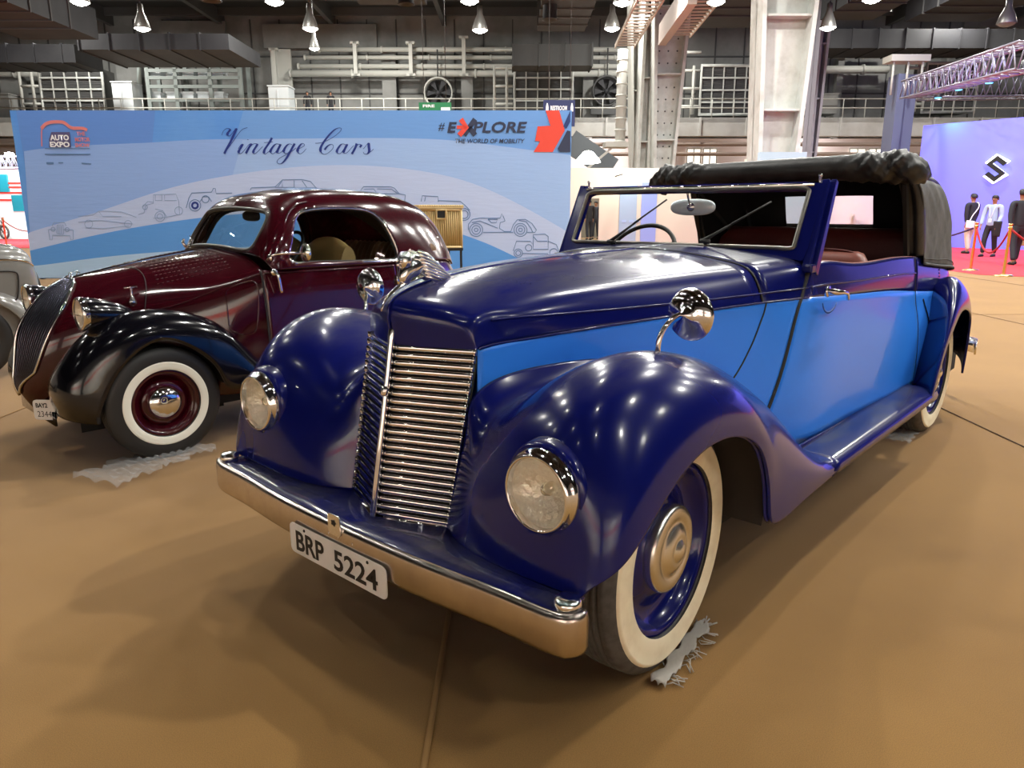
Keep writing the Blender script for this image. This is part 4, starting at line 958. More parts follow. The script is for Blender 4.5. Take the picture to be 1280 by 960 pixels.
gboth(lambda mb: mb.tube([gb_.at(v, 2.95)[0] + np.array([0, .004, 0]) for v in np.linspace(1.5, 7, 50)], .008, 6), 'side_strip', chrome)
gboth(lambda mb: mb.tube([gb_.at(8.0, u)[0] + np.array([.012, .004, .002]) for u in np.linspace(1.2, 3.7, 30)], .012, 8), 'boot_seal', black_trim)
def gh(mb):
    P = curve([(.20, 0, .80), (.36, 0, .80), (.38, 0, .76), (.36, 0, .62), (.33, 0, .58), (.20, 0, .60), (.17, 0, .66), (.18, 0, .78)], 40, closed=True)
    mb.tube([(p[0], .664, p[2]) for p in P], .006, 6, closed=True)
gboth(gh, 'fuel_hatch', black_trim)
GW = []
for t in np.linspace(-20, 200, 10):
    c_, s_ = math.cos(math.radians(t)), math.sin(math.radians(t)); R_ = .40 + .04 * abs(c_)
    GW.append([(.02 + R_ * 1.18 * c_, .56, .29 + (R_ + .05) * s_ * 1.05), (.02 + R_ * 1.05 * c_, .66, .29 + (R_ + .0) * s_ * 1.0), (.02 + R_ * .90 * c_, .70, .29 + .36 * s_), (.02 + R_ * .82 * c_, .70, .29 + .335 * s_)])
gws = Surf(GW); gboth(lambda mb: mb.grid(gws.grid(0, 9, 0, 3, 50, 16), flip=False), 'rear_wing', grey_paint, solid=.008)
GC = []
for x, w, z0, z1 in ((-1.9, .44, .96, .98), (-1.6, .46, .98, 1.36), (-1.3, .48, .98, 1.46), (-.9, .48, .98, 1.44), (-.5, .46, .98, 1.30), (-.25, .44, .97, 1.0)):
    GC.append([(x, 0, z1 + .02), (x, w * .6, z1 + .01), (x, w * .92, z1 - .04 if z1 > 1.1 else z1), (x, w + .04, (z0 + z1) / 2), (x, w + .12, z0 - .02)])
gcs = Surf(GC); gboth(lambda mb: mb.grid(gcs.grid(0, 5, 0, 4, 30, 16), flip=True), 'cabin', mat('dark cloth top', (.03, .03, .03), .8), solid=.006)
for s in (1, -1):
    for x in (.0, -2.35):
        wheel(gcar, (x, .60 * s, .30), 0, s, R=.30, rim_r=.19, w=.13, wall=None, rim_m=grey_paint, cap=chrome, capr=.09, style='dome', ng=4, rub=black_rubber)
gboth(lambda mb: mb.bb(-2.8, .3, 0, .50, .18, .34), 'chassis', under)
# ================================================================== exhibition hall; frame: x right, y depth, z up, from the camera's foot
PHI = YAW - PI / 2
def hw(R, D, Z=0.0):
    return Vector((CAM[0] + R * math.cos(PHI) - D * math.sin(PHI), CAM[1] + R * math.sin(PHI) + D * math.cos(PHI), Z))
_p = math.radians(13.2)
def at(px, py, d):
    """photo pixel to hall coordinates at depth d"""
    kx = (px - 640) / 924; kv = -(py - 480) / 924
    fwd = math.cos(_p) + kv * math.sin(_p); up = -math.sin(_p) + kv * math.cos(_p)
    t = d / fwd
    return Vector((t * kx, d, 1.26 + t * up))
def root(name, base, label=None, cat=None, group=None, kind=None, rz=0.0):
    o = empty(name, hw(*base), PHI + rz); tag(o, label, cat, group, kind); o['_b'] = 0; del o['_b']; return o
def hb(mb, name, m, base, parent=None, **k):
    """mesh given in hall coordinates, its origin moved to base"""
    b = Vector(base); mb.v = [(v[0] - b.x, v[1] - b.y, v[2] - b.z) for v in mb.v]
    if parent: return mb.build(name, m, parent, **k)
    return mb.build(name, m, None, loc=hw(*base), rot=(0, 0, PHI), **k)
def struct(o): o['kind'] = 'structure'; return o

# materials of the hall
carpet = mat('tan carpet', (.272, .143, .036), .95, spec=.15, noise=(1.1, (.222, .113, .027), .35, .7, 0), bump=(700, .12))
def _carpet():
    nt = carpet.node_tree; b = nt.nodes['Principled BSDF']; b.inputs['Sheen Weight'].default_value = .25
    # fine fibre speckle
    tc = nt.nodes.new('ShaderNodeTexCoord'); n = nt.nodes.new('ShaderNodeTexNoise'); n.inputs['Scale'].default_value = 420; n.inputs['Detail'].default_value = 3
    nt.links.new(tc.outputs['Object'], n.inputs['Vector'])
    r = nt.nodes.new('ShaderNodeMapRange'); r.inputs['From Min'].default_value = .3; r.inputs['From Max'].default_value = .7; r.inputs['To Min'].default_value = .72; r.inputs['To Max'].default_value = 1.22
    nt.links.new(n.outputs['Fac'], r.inputs['Value'])
    src = b.inputs['Base Color'].links[0].from_socket; mx = nt.nodes.new('ShaderNodeVectorMath'); mx.operation = 'SCALE'
    nt.links.new(src, mx.inputs[0]); nt.links.new(r.outputs['Result'], mx.inputs['Scale']); nt.links.new(mx.outputs['Vector'], b.inputs['Base Color'])
_carpet()
red_carpet = mat('red carpet', (.50, .02, .035), .9)
wall_m = mat('grey sheet wall', (.26, .26, .25), .8, noise=(.4, (.19, .19, .18), .4, .6, 0))
wall_pale = mat('pale lower wall', (.62, .54, .52), .8)
ceil_m = mat('dark ceiling', (.022, .022, .022), .9)
steel_dark = mat('dark steel', (.07, .07, .07), .6)
duct_m = mat('dark grey duct', (.032, .032, .036), .6, .1, noise=(.6, (.022, .022, .026), .4, .6, 0))
steel_white = mat('white painted steel', (.50, .515, .49), .55, noise=(1.5, (.38, .38, .35), .45, .7, 0), bump=(3, .1))
steel_pale = mat('pale steel', (.50, .50, .46), .5)
concrete = mat('pale concrete beam', (.50, .50, .48), .8, noise=(.8, (.40, .39, .37), .4, .7, 0))
ac_m = mat('grille louvres', (.10, .10, .095), .7); ac_white = mat('cooler casing', (.62, .66, .68), .5)
aluminium = mat('aluminium', (.65, .62, .70), .3, .9)
white_wall = mat('white booth wall', (.80, .78, .70), .7)
poster_m = mat('pale blue poster', (.24, .34, .48), .6)
window_lit = mat('lit window', (.9, .88, .8), .5, emit=(1, .93, .82), estr=1.6)
lamp_glow = mat('lamp glow', (1, 1, 1), .5, emit=(1, .98, .88), estr=22)
lamp_shell = mat('lamp shell', (.35, .35, .33), .4, .6)
brass = mat('brass post', (.75, .52, .20), .25, 1.0)
rope_m = mat('red velvet rope', (.35, .01, .02), .8)

# ---- floor, walls, ceiling
B0 = (0, 0, 0)
mb = MB(); mb.bb(-60, 60, -30, 58, -.12, 0); o = struct(hb(mb, 'floor', carpet, B0))
mb = MB(); mb.bb(-60, 60, 55.0, 55.4, 0, 14.5); struct(hb(mb, 'wall_back', wall_m, (0, 55, 0)))
mb = MB()
for k in range(61): mb.bb(-60 + 2 * k, -59.92 + 2 * k, 54.93, 55.0, 6.9, 14)
for z in (9.2, 11.6): mb.bb(-60, 60, 54.9, 55, z, z + .08)
struct(hb(mb, 'trim_1', steel_dark, (0, 55, 7)))
mb = MB(); mb.bb(-60, 60, 54.6, 54.98, 0, 6.2); struct(hb(mb, 'wall_back_lower', wall_pale, (0, 54.6, 0)))
mb = MB(); mb.bb(-60.4, -60, -30, 55, 0, 14.5); struct(hb(mb, 'wall_left', wall_m, (-60, 0, 0)))
mb = MB(); mb.bb(60, 60.4, -30, 55, 0, 14.5); struct(hb(mb, 'wall_right', wall_m, (60, 0, 0)))
mb = MB(); mb.bb(-60, 60, -30.4, -30, 0, 14.5); struct(hb(mb, 'wall_front', white_wall, (0, -30, 0)))
mb = MB(); mb.bb(-60, 60, -30, 55, 14.5, 14.8)
struct(hb(mb, 'ceiling', ceil_m, (0, 0, 14.5)))
mb = MB()
for k in range(24): mb.bb(-60, 60, -29 + k * 3.6, -28.8 + k * 3.6, 14.0, 14.5)
for k in range(16): mb.bb(-58 + k * 7.6, -57.7 + k * 7.6, -30, 55, 13.6, 14.5)
struct(hb(mb, 'trim_2', steel_dark, (0, 0, 13.6)))

# ---- carpet joints, slightly proud strips along the hall
for R in (-.215, 2.80, 5.8, -3.2, -6.2, 8.8):
    pts = [(R + .012 * math.sin(d * .9 + R), d, .004) for d in np.linspace(-1.2, 26, 80)]
    mb = MB(); mb.tube(pts, .009 if R == -.215 else .006, 6, ell=(.35, 1) , up=(0, 0, 1)); j = hb(mb, 'carpet_joint', mat('carpet joint %.1f' % R, (.285, .155, .05) if R < 0 else (.12, .065, .025), .9), (R, 0, 0)); struct(j)
mb = MB(); mb.tube([(R, 9.15 + .02 * math.sin(R), .004) for R in np.linspace(4.5, 14, 30)], .004, 6, ell=(.35, 1), up=(0, 0, 1)); struct(hb(mb, 'carpet_joint', mat('carpet cross joint', (.16, .09, .04), .9), (9, 9, 0)))

# ---- red carpets of the stands
mb = MB(); mb.poly([(9.4, 15.0, .006), (9.4, 30, .006), (40, 30, .006), (40, 6.0, .006), (16, 9.6, .006)][::-1]); mb.poly([(9.4, 15.0, .001), (9.4, 30, .001), (40, 30, .001), (40, 6.0, .001), (16, 9.6, .001)]); struct(hb(mb, 'carpet_red_right', red_carpet, (20, 20, 0)))
mb = MB(); mb.bb(1.0, 12, 22.5, 31, .001, .012); struct(hb(mb, 'carpet_red_middle', red_carpet, (5, 24, 0)))
mb = MB(); mb.bb(-40, -14.5, 25.8, 34, .001, .012); struct(hb(mb, 'carpet_red_left', red_carpet, (-25, 28, 0)))

# ---- mezzanine: fascia beam, deck, handrail
zt = at(900, 147, 50).z; zb = at(900, 170, 50).z
mb = MB(); mb.bb(-60, 60, 50, 50.5, zb, zt); mb.bb(-60, 60, 50, 54.6, zt - .3, zt - .02)
for k in range(40): mb.bb(-60 + 3 * k, -59.88 + 3 * k, 49.85, 50, zb, zt)
struct(hb(mb, 'trim_3', concrete, (0, 50, zb)))
mb = MB()
for z in (zb - .5, zb - 1.1): mb.tube([(-60, 50.2, z), (60, 50.2, z)], .12, 8)
struct(hb(mb, 'trim_4', mat('rusty service pipes', (.30, .23, .19), .6), (0, 50, zb - 1)))
rail = root('handrail', (0, 50, zt), 'long pale tubular handrail along the upper gallery across the hall', 'handrail')
mb = MB()
for z in (.6, 1.15): mb.tube([(-60, 50.1, zt + z), (60, 50.1, zt + z)], .035, 6)
hb(mb, 'top_rail', steel_pale, (0, 50, zt), rail)
mb = MB()
for k in range(86): mb.tube([(-60 + 1.4 * k, 50.1, zt), (-60 + 1.4 * k, 50.1, zt + 1.15)], .03, 5)
o = hb(mb, 'uprights', steel_pale, (0, 50, zt), rail); o['kind'] = 'stuff'

# ---- lit windows low on the back wall
for k, (a, b, y0, y1) in enumerate(((858, 876, 186, 205), (878, 896, 186, 205), (1060, 1082, 186, 206), (1084, 1104, 186, 206), (1118, 1134, 180, 200))):
    A = at(a, y1, 54.5); Bq = at(b, y0, 54.5); mb = MB(); mb.bb(A.x, Bq.x, 54.5, 54.58, A.z, Bq.z); w_ = hb(mb, 'window_%d' % (k + 1), window_lit, (A.x, 54.5, A.z)); struct(w_)
    mb = MB(); 
    for q in (A.x, Bq.x, (A.x + Bq.x) / 2): mb.bb(q - .04, q + .04, 54.42, 54.5, A.z, Bq.z)
    mb.bb(A.x, Bq.x, 54.42, 54.5, A.z - .06, A.z + .02); mb.bb(A.x, Bq.x, 54.42, 54.5, Bq.z - .04, Bq.z + .06); hb(mb, 'window_frame', steel_white, (A.x, 54.5, A.z), w_)

# ---- service pipes across the back wall
for (x0, x1, y, r, lab) in ((398, 800, 62, .16, 'topmost thin service pipe on the back wall'), (380, 800, 72, .14, 'second thin service pipe below the topmost on the back wall'), (372, 800, 83, .16, 'third service pipe down on the back wall'), (362, 790, 92, .22, 'thick pale service pipe lowest on the back wall'),
                            (1000, 1110, 70, .15, 'thin dark pipe right of the large white column'), (1000, 1110, 87, .26, 'thick dark pipe right of the large white column'), (-60, 60, 74, .20, 'short pipe at the upper left corner of the back wall'), (-60, 60, 92, .22, 'lower short pipe at the left edge of the back wall')):
    A = at(x0, y, 53.8); Bq = at(x1, y, 53.8); mb = MB(); mb.tube([A, Bq], r, 10); 
    for q in range(int((Bq.x - A.x) / 4.2) + 1): mb.tube([(A.x + 4.2 * q, 53.8, A.z), (A.x + 4.2 * q + .12, 53.8, A.z)], r * 1.35, 10)
    o = hb(mb, 'service_pipe', steel_pale, tuple(A)); tag(o, lab, 'pipe', 'service pipes on the back wall')
for (x, y0, y1) in ((445, 52, 95), (514, 52, 95), (580, 45, 95), (345, 60, 110)):
    A = at(x, y1, 53.2); Bq = at(x, y0, 53.2); mb = MB(); mb.bb(A.x - .12, A.x + .12, 53.1, 53.4, A.z, Bq.z); mb.bb(A.x - .3, A.x + .3, 53.1, 53.5, A.z, A.z + .15); mb.bb(A.x - .3, A.x + .3, 53.1, 53.5, Bq.z - .15, Bq.z)
    tag(hb(mb, 'pipe_hanger', steel_pale, tuple(A)), 'upright steel hanger carrying the service pipes on the back wall', 'bracket', 'pipe hangers')
# wall columns at the back
for (x, w_) in ((354, 14), (487, 9), (584, 8), (162, 12), (215, 12), (288, 14), (1048, 10), (735, 9), (16, 10), (1180, 9)):
    A = at(x - w_ / 2, 145, 54.3); Bq = at(x + w_ / 2, 62, 54.3); mb = MB(); mb.bb(A.x, Bq.x, 54.2, 54.9, A.z - 1.5, Bq.z); mb.bb(A.x - .15, Bq.x + .15, 54.1, 54.25, A.z - 1.5, Bq.z)
    tag(hb(mb, 'wall_column', wall_m if x != 354 else steel_pale, (A.x, 54.3, A.z - 1.5)), 'grey steel column standing against the back wall above the gallery', 'column', 'columns against the back wall')

# ---- framed coolers
def louvre(x0, x1, y0, y1, lab, d=51.5, lean=0):
    A = at(x0, y1, d); Bq = at(x1, y0, d); base = ((A.x + Bq.x) / 2, d, A.z); r_ = root('air_cooler', base, lab, 'air cooler', 'gridded coolers on the gallery')
    mb = MB(); mb.bb(A.x + .1, Bq.x - .1, d + .1, d + 1.8, A.z, Bq.z - .1); hb(mb, 'casing', ac_m, base, r_)
    mb = MB(); P = [(A.x, d, A.z), (A.x, d, Bq.z), (Bq.x, d, Bq.z), (Bq.x, d, A.z)]; mb.tube(P, .13, 8, closed=True); hb(mb, 'frame', steel_white, base, r_)
    mb = MB()
    for k in range(1, 5): mb.bb(A.x + (Bq.x - A.x) * k / 5 - .035, A.x + (Bq.x - A.x) * k / 5 + .035, d - .05, d + .02, A.z, Bq.z)
    for k in range(1, 4): mb.bb(A.x, Bq.x, d - .06, d + .03, A.z + (Bq.z - A.z) * k / 4 - .05, A.z + (Bq.z - A.z) * k / 4 + .05)
    hb(mb, 'grid', steel_white, base, r_)
    mb = MB()
    for k in range(26): z = A.z + (Bq.z - A.z) * (k + .5) / 26; mb.bb(A.x + .1, Bq.x - .1, d + .05, d + .12, z - .04, z + .03)
    hb(mb, 'louvres', steel_dark, base, r_)
    # ladder rack at its left
    mb = MB()
    for q in (-1.3, -.5): mb.tube([(A.x + q, d, A.z), (A.x + q, d, Bq.z)], .10, 6)
    for k in range(4): mb.tube([(A.x - 1.3, d, A.z + .5 + k * 1.1), (A.x - .1, d, A.z + .5 + k * 1.1)], .09, 6)
    hb(mb, 'side_pipes', steel_pale, base, r_)
louvre(55, 126, 83, 140, 'gridded louvre cooler above the left end of the blue banner'); louvre(643, 716, 83, 140, 'gridded louvre cooler above the right end of the blue banner'); louvre(874, 948, 82, 143, 'gridded louvre cooler behind the large white column'); louvre(1152, 1225, 79, 140, 'gridded louvre cooler behind the lighting truss')
# small white cabinets
for (x0, x1, y0, y1, lab) in ((143, 164, 103, 138, 'white cabinet on the gallery left of the steel rack'), (337, 360, 108, 138, 'white cabinet on the gallery right of the steel rack'), (-12, 10, 118, 148, 'yellowed cabinet at the left end of the gallery'), (1010, 1048, 118, 142, 'grey machine box on the gallery right of the white column')):
    A = at(x0, y1, 50.8); Bq = at(x1, y0, 50.8); mb = MB(); mb.bb(A.x, Bq.x, 50.8, 52.2, A.z, Bq.z); mb.bb(A.x + .55, A.x + .62, 50.75, 50.8, A.z + .1, Bq.z - .2); mb.bb(A.x - .05, Bq.x + .05, 50.75, 52.2, Bq.z, Bq.z + .08)
    tag(hb(mb, 'cabinet', ac_white if x0 > 100 and x0 < 1000 else wall_m, (A.x, 51, A.z)), lab, 'cabinet')
# rack of condensers
base = tuple(at(240, 137, 51)); rk = root('equipment_rack', base, 'grey steel rack two storeys high above the banner holding white boxes', 'rack')
mb = MB(); zz0 = at(240, 137, 51).z; zz1 = at(240, 75, 51).z
for x in (184, 219, 262, 300):
    X = at(x, 100, 51).x; mb.bb(X - .12, X + .12, 51, 51.2, zz0, zz1); mb.bb(X - .12, X + .12, 52.6, 52.8, zz0, zz1)
for y in (75, 88, 97, 108, 125):
    z = at(240, y, 51).z; mb.bb(at(184, 100, 51).x, at(300, 100, 51).x, 51, 51.15, z - .1, z + .1)
mb.tube([at(174, 105, 51), at(174, 76, 51), at(186, 75, 51)], .14, 8)
hb(mb, 'rack_frame', mat('grey green steel', (.20, .23, .22), .5), base, rk)
for row, y0, y1 in ((0, 89, 96), (1, 86, 97)) if False else ((0, 88, 96), (1, 116, 125)):
    for x in (196, 218, 237, 256, 274):
        A = at(x - 7, y1, 51.6); Bq = at(x + 6, y0, 51.6); mb = MB(); mb.bb(A.x, Bq.x, 51.4, 52.2, A.z, Bq.z); mb.bb(A.x - .06, Bq.x + .06, 51.35, 52.2, Bq.z - .08, Bq.z + .04)
        tag(hb(mb, 'condenser_box', ac_white, (A.x, 51.5, A.z)), 'small white condenser box on the %s shelf of the steel rack' % ('upper' if row == 0 else 'lower'), 'condenser', 'condenser boxes on the %s shelf' % ('upper' if row == 0 else 'lower'))
# wall fans
for (x, y, lab) in ((548, 116, 'round wall fan in a dark ring above the word EXPLORE side of the banner'), (758, 114, 'round wall fan left of the riveted white column')):
    c_ = at(x, y, 53.5); base = tuple(c_); r_ = root('wall_fan', base, lab, 'fan')
    mb = MB(); mb.lathe([(.95, 0), (1.0, -.25), (.90, -.28), (.88, .2)], 32, 'y', tuple(c_)); hb(mb, 'ring', steel_pale if x < 600 else steel_dark, base, r_)
    mb = MB()
    for k in range(6):
        a = k * PI / 3; mb.prism([c_ + Vector((math.cos(a + q) * rr_, 0, math.sin(a + q) * rr_)) for q, rr_ in ((0, .12), (-.22, .84), (.28, .84))], (0, .06, 0))
    mb.lathe([(0, -.08), (.16, -.06), (.16, .1)], 12, 'y', tuple(c_)); hb(mb, 'blades', duct_m, base, r_)
    mb = MB(); mb.lathe([(.02, .3), (.9, .3)], 24, 'y', tuple(c_)); hb(mb, 'backing', ceil_m, base, r_)
    mb = MB(); mb.tube([c_ + Vector((0, -.2, 1)), c_ + Vector((0, -.2, 2.7))], .05, 6); mb.bb(c_.x - 1.05, c_.x + 1.05, 53.3, 53.7, c_.z - 1.5, c_.z - 1.0); hb(mb, 'mount', steel_dark, base, r_)

# ---- large columns
def column(x0t, x1t, x0b, x1b, yt, yb, d, lab, m, flange=True, rivets=False):
    """H column: web facing us with flanges either side"""
    T0 = at(x0t, yt, d); T1 = at(x1t, yt, d); Bz = 0.0
    w0 = T1.x - T0.x; cx = (T0.x + T1.x) / 2; top = 14.4
    A = at(x0b, yb, d); Bq = at(x1b, yb, d); wb = Bq.x - A.x; cb = (A.x + Bq.x) / 2
    k = (T0.z - A.z)
    fx = lambda z: (cb + (cx - cb) * (z - A.z) / k, (wb + (w0 - wb) * (z - A.z) / k) / 2)
    base = (fx(0)[0], d, 0); r_ = root('steel_column', base, lab, 'column')
    mb = MB(); q = []
    zs = np.linspace(0, top, 8); Lf = [(fx(z)[0] - fx(z)[1], z) for z in zs]; Rt = [(fx(z)[0] + fx(z)[1], z) for z in zs]
    mb.prism([(a, d + .35, z) for a, z in Lf] + [(a, d + .35, z) for a, z in Rt[::-1]], (0, .12, 0)); web = hb(mb, 'web', m, base, r_)
    for nm, P, s_ in (('flange', Lf, 1), ('flange', Rt, -1)):
        mb = MB(); mb.prism([(a, d - .25, z) for a, z in P] + [(a + .14 * s_, d - .25, z) for a, z in P[::-1]], (0, 1.3, 0)); hb(mb, nm, m, base, r_)
    mb = MB()
    for z in np.arange(1.6, top, 3.0): c_, h_ = fx(z); mb.bb(c_ - h_ + .1, c_ + h_ - .1, d - .15, d + .4, z, z + .07)
    hb(mb, 'stiffeners', m, base, r_)
    if rivets:
        mb = MB()
        for z in np.arange(.5, 14, .55):
            c_, h_ = fx(z)
            for q in (-.55, .0, .55): mb.lathe([(0, d + .33), (.04, d + .34), (.05, d + .36)], 6, 'y', (c_ + q * h_, 0, z))
        o = hb(mb, 'rivets', steel_dark, base, r_); o['kind'] = 'stuff'
    return r_
column(951, 1021, 945, 996, 0, 190, 27, 'large white painted steel column behind the convertible roof', steel_white)
column(817, 858, 816, 842, 60, 210, 38, 'riveted white steel column left of the largest column', steel_white, rivets=True)
column(803, 817, 795, 811, 60, 210, 39, 'narrow bright white steel column beside the riveted column', steel_white)
column(788, 801, 789, 797, 60, 205, 43, 'thin grey steel column between round duct and narrow white column', steel_pale)
mb = MB(); q0 = at(1113, 190, 33); q1 = at(1136, 190, 33); q2 = at(1146, 92, 33); q3 = at(1122, 92, 33)
xm = (q0.x + q1.x) / 2; hwid = (q1.x - q0.x) / 2
mb.bb(xm - hwid, xm - hwid * .15, 33, 33.9, 0, q2.z); mb.bb(xm - hwid * .15, xm + hwid + .1, 33.15, 33.9, 0, q2.z); mb.bb(xm - hwid - .1, xm + hwid + .2, 32.9, 34, 0, .12)
tag(hb(mb, 'square_column', mat('blue grey column', (.14, .16, .26), .5), (xm, 33, 0)), 'dark blue-lit column under the end of the lighting truss', 'column')
column(1014, 1024, 1010, 1019, 150, 195, 46, 'thin lilac steel post right of the large white column', mat('lilac steel', (.40, .38, .46), .6))
# vertical round duct with elbow shelf
A = at(775, 178, 40); Bq = at(775, 62, 40); mb = MB(); mb.tube([A, (A.x, 40, Bq.z)], .26, 12)
for k in range(8): z = A.z + (Bq.z - A.z) * k / 8; mb.tube([(A.x, 40, z), (A.x, 40, z + .08)], .30, 12)
o = hb(mb, 'round_duct', steel_pale, tuple(A)); tag(o, 'upright round spiral duct left of the white columns', 'duct')
mb = MB(); mb.bb(A.x - .8, A.x + .40, 39.6, 40.8, A.z - .25, A.z); mb.beam((A.x - 1.9, 40, A.z - 1.5), (A.x - .2, 40, A.z - .1), .12); o = hb(mb, 'duct_bracket', steel_pale, (A.x, 40, A.z - .25)); tag(o, 'pale bracket shelf under the upright round duct', 'bracket')
# cable ladders
def ladder(p0, p1, w, n, lab):
    A = Vector(p0); Bq = Vector(p1); d_ = (Bq - A).normalized(); s_ = d_.cross(Vector((0, 0, 1))).normalized() * w / 2; mb = MB()
    mb.beam(A + s_, Bq + s_, .06, .18); mb.beam(A - s_, Bq - s_, .06, .18)
    for k in range(n): c_ = A + (Bq - A) * (k + .5) / n; mb.beam(c_ + s_, c_ - s_, .10, .05)
    tag(hb(mb, 'cable_ladder', mat('dusty ladder tray', (.55, .47, .40), .6), tuple(A)), lab, 'cable tray')
ladder(tuple(at(781, 58, 38)), tuple(at(816, -8, 27)), .9, 16, 'sloping cable ladder left of the riveted column')
ladder(tuple(at(850, 45, 36.8)), tuple(at(892, -10, 29.5)), .9, 14, 'sloping cable ladder right of the riveted column')
A = at(828, 44, 37.2); Bq = at(866, -12, 29); mb = MB(); mb.beam(A, Bq, .35, .9); tag(hb(mb, 'roof_beam', mat('pinkish roof beam', (.50, .42, .38), .6), tuple(A)), 'pale sloping roof beam in front of the riveted column', 'beam')

# ---- ceiling ducts running down the hall
def duct(p, d0, d1, w, h, z, lab, outlets=()):
    base = (p, d0, z); r_ = root('ceiling_duct', base, lab, 'duct', 'dark ducts under the ceiling')
    mb = MB(); mb.bb(p, p + w, d0, d1, z, z + h)
    mb_ = hb(mb, 'duct_body', duct_m, base, r_)
    mb = MB()
    for k in range(int((d1 - d0) / 1.5)): mb.bb(p - .06, p + w + .06, d0 + 1.5 * k, d0 + 1.5 * k + .07, z - .06, z + h + .06)
    o = hb(mb, 'flange_ribs', steel_dark, base, r_)
    for (ox, oy) in outlets:
        mb = MB(); mb.lathe([(.32, z), (.32, z - .55), (.38, z - .6), (.3, z - .62), (.0, z - .45)], 16, 'z', (p + ox, oy, 0)); hb(mb, 'outlet', duct_m, base, r_)
duct(-24.5, 18, 40, 3.8, 1.4, 9.6, 'wide dark duct at the upper left of the hall', ((2.0, 30.0),))
duct(-12.5, 16, 31, 3.0, 1.3, 9.2, 'dark duct second from the left under the ceiling', ((1.4, 24.0), (1.7, 29)))
duct(-6.8, 19, 36, 3.0, 1.4, 10.2, 'dark duct above the gallery pipes, third from the left', ((2.4, 33.5),))
duct(1.3, 17, 41, 2.4, 1.4, 10.2, 'dark duct above the right end of the banner', ((.4, 30), (.4, 36)))
duct(7.5, 20, 42, 5.5, 1.6, 10.6, 'broad dark duct behind the riveted and white columns')
duct(16.5, 17, 43, 2.8, 1.5, 11.2, 'dark duct right of the large white column', ((2.2, 31),))
duct(22.5, 20, 46, 4.4, 1.5, 11.8, 'dark duct above the lighting truss', ((1.0, 31),))
def cross(x0, x1, y0, y1, d, lab, m=None, dep=2.0):
    A = at(x0, y1, d); Bq = at(x1, y0, d); mb = MB(); mb.bb(A.x, Bq.x, d, d + dep, A.z, Bq.z)
    for k in range(int((Bq.x - A.x) / 1.6) + 1): mb.bb(A.x + 1.6 * k, A.x + 1.6 * k + .08, d - .06, d + dep, A.z - .06, Bq.z + .06)
    tag(hb(mb, 'cross_duct', m or duct_m, tuple(A)), lab, 'duct')
cross(98, 285, 42, 62, 42, 'dark cross duct above the steel equipment rack', dep=5)
cross(-60, 92, 55, 78, 46, 'dark cross duct at the far left above the gallery', dep=3)
cross(1030, 1300, 36, 60, 47.5, 'dark cross duct behind the lighting truss', dep=3)
cross(640, 742, 55, 82, 48, 'square dark duct end above the right gridded cooler', mat('dark duct end', (.045, .045, .045), .7))
# pale wall panels high on the gable
for (x0, x1, y0, y1) in ((200, 280, 26, 45), (330, 470, 30, 60), (1000, 1100, 38, 52), (1205, 1290, 16, 34)):
    A = at(x0, y1, 54.5); Bq = at(x1, y0, 54.5); mb = MB(); mb.bb(A.x, Bq.x, 54.5, 54.8, A.z, Bq.z); tag(hb(mb, 'wall_panel', wall_m, tuple(A)), 'pale sheet panel high on the back wall between the ducts', 'panel', 'pale panels under the roof')

# ---- high bay lamps
def lamp(px, py, d, lit=True, r=.33):
    c_ = at(px, py, d); base = tuple(c_)
    lab = {(178, 36): 'lit hanging lamp over the banner above its left third', (388, 36): 'lit hanging lamp left of the banner centre, upper of two close ones', (393, 61): 'smallest lit hanging lamp just below another one', (600, 38): 'lit hanging lamp above the word EXPLORE'}.get((px, py), None)
    r_ = root('hanging_lamp', base, lab or ('unlit hanging lamp at the upper right corner' if not lit else 'lit hanging lamp at the top edge, %s' % {100: 'the leftmost one', 343: 'second from the left', 587: 'above the centre of the picture', 778: 'just left of the sloping cable ladder', 765: 'lower one by the round duct', 895: 'just left of the largest column', 1035: 'hanging lower just right of the largest column', 1090: 'the rightmost lit one'}[px]), 'lamp', 'high bay lamps')
    mb = MB(); mb.lathe([(0, .95), (.10, .94), (.12, .62), (.15, .55), (r * .75, .30), (r, .02), (r * .97, .0)], 24, 'z', tuple(c_)); hb(mb, 'shade', lamp_shell, base, r_)
    mb = MB(); mb.lathe([(r * .95, .03), (r * .7, -.05), (r * .3, -.10), (0, -.11)], 24, 'z', tuple(c_)); hb(mb, 'diffuser', lamp_glow if lit else lamp_shell, base, r_)
    mb = MB(); mb.tube([c_ + Vector((0, 0, .9)), (c_.x, c_.y, 14.3)], .025, 5); hb(mb, 'cable', steel_dark, base, r_)
for a in ((178, 36, 33), (388, 36, 33), (600, 38, 33), (765, 36, 33), (1035, 35, 33), (100, 3, 28.4), (343, 3, 28.4), (587, 2, 28.4), (778, 4, 28.4), (895, 3, 28.4), (1090, 0, 28.4)): lamp(*a)
lamp(393, 61, 46, r=.3); lamp(1258, 30, 31, lit=False, r=.36)
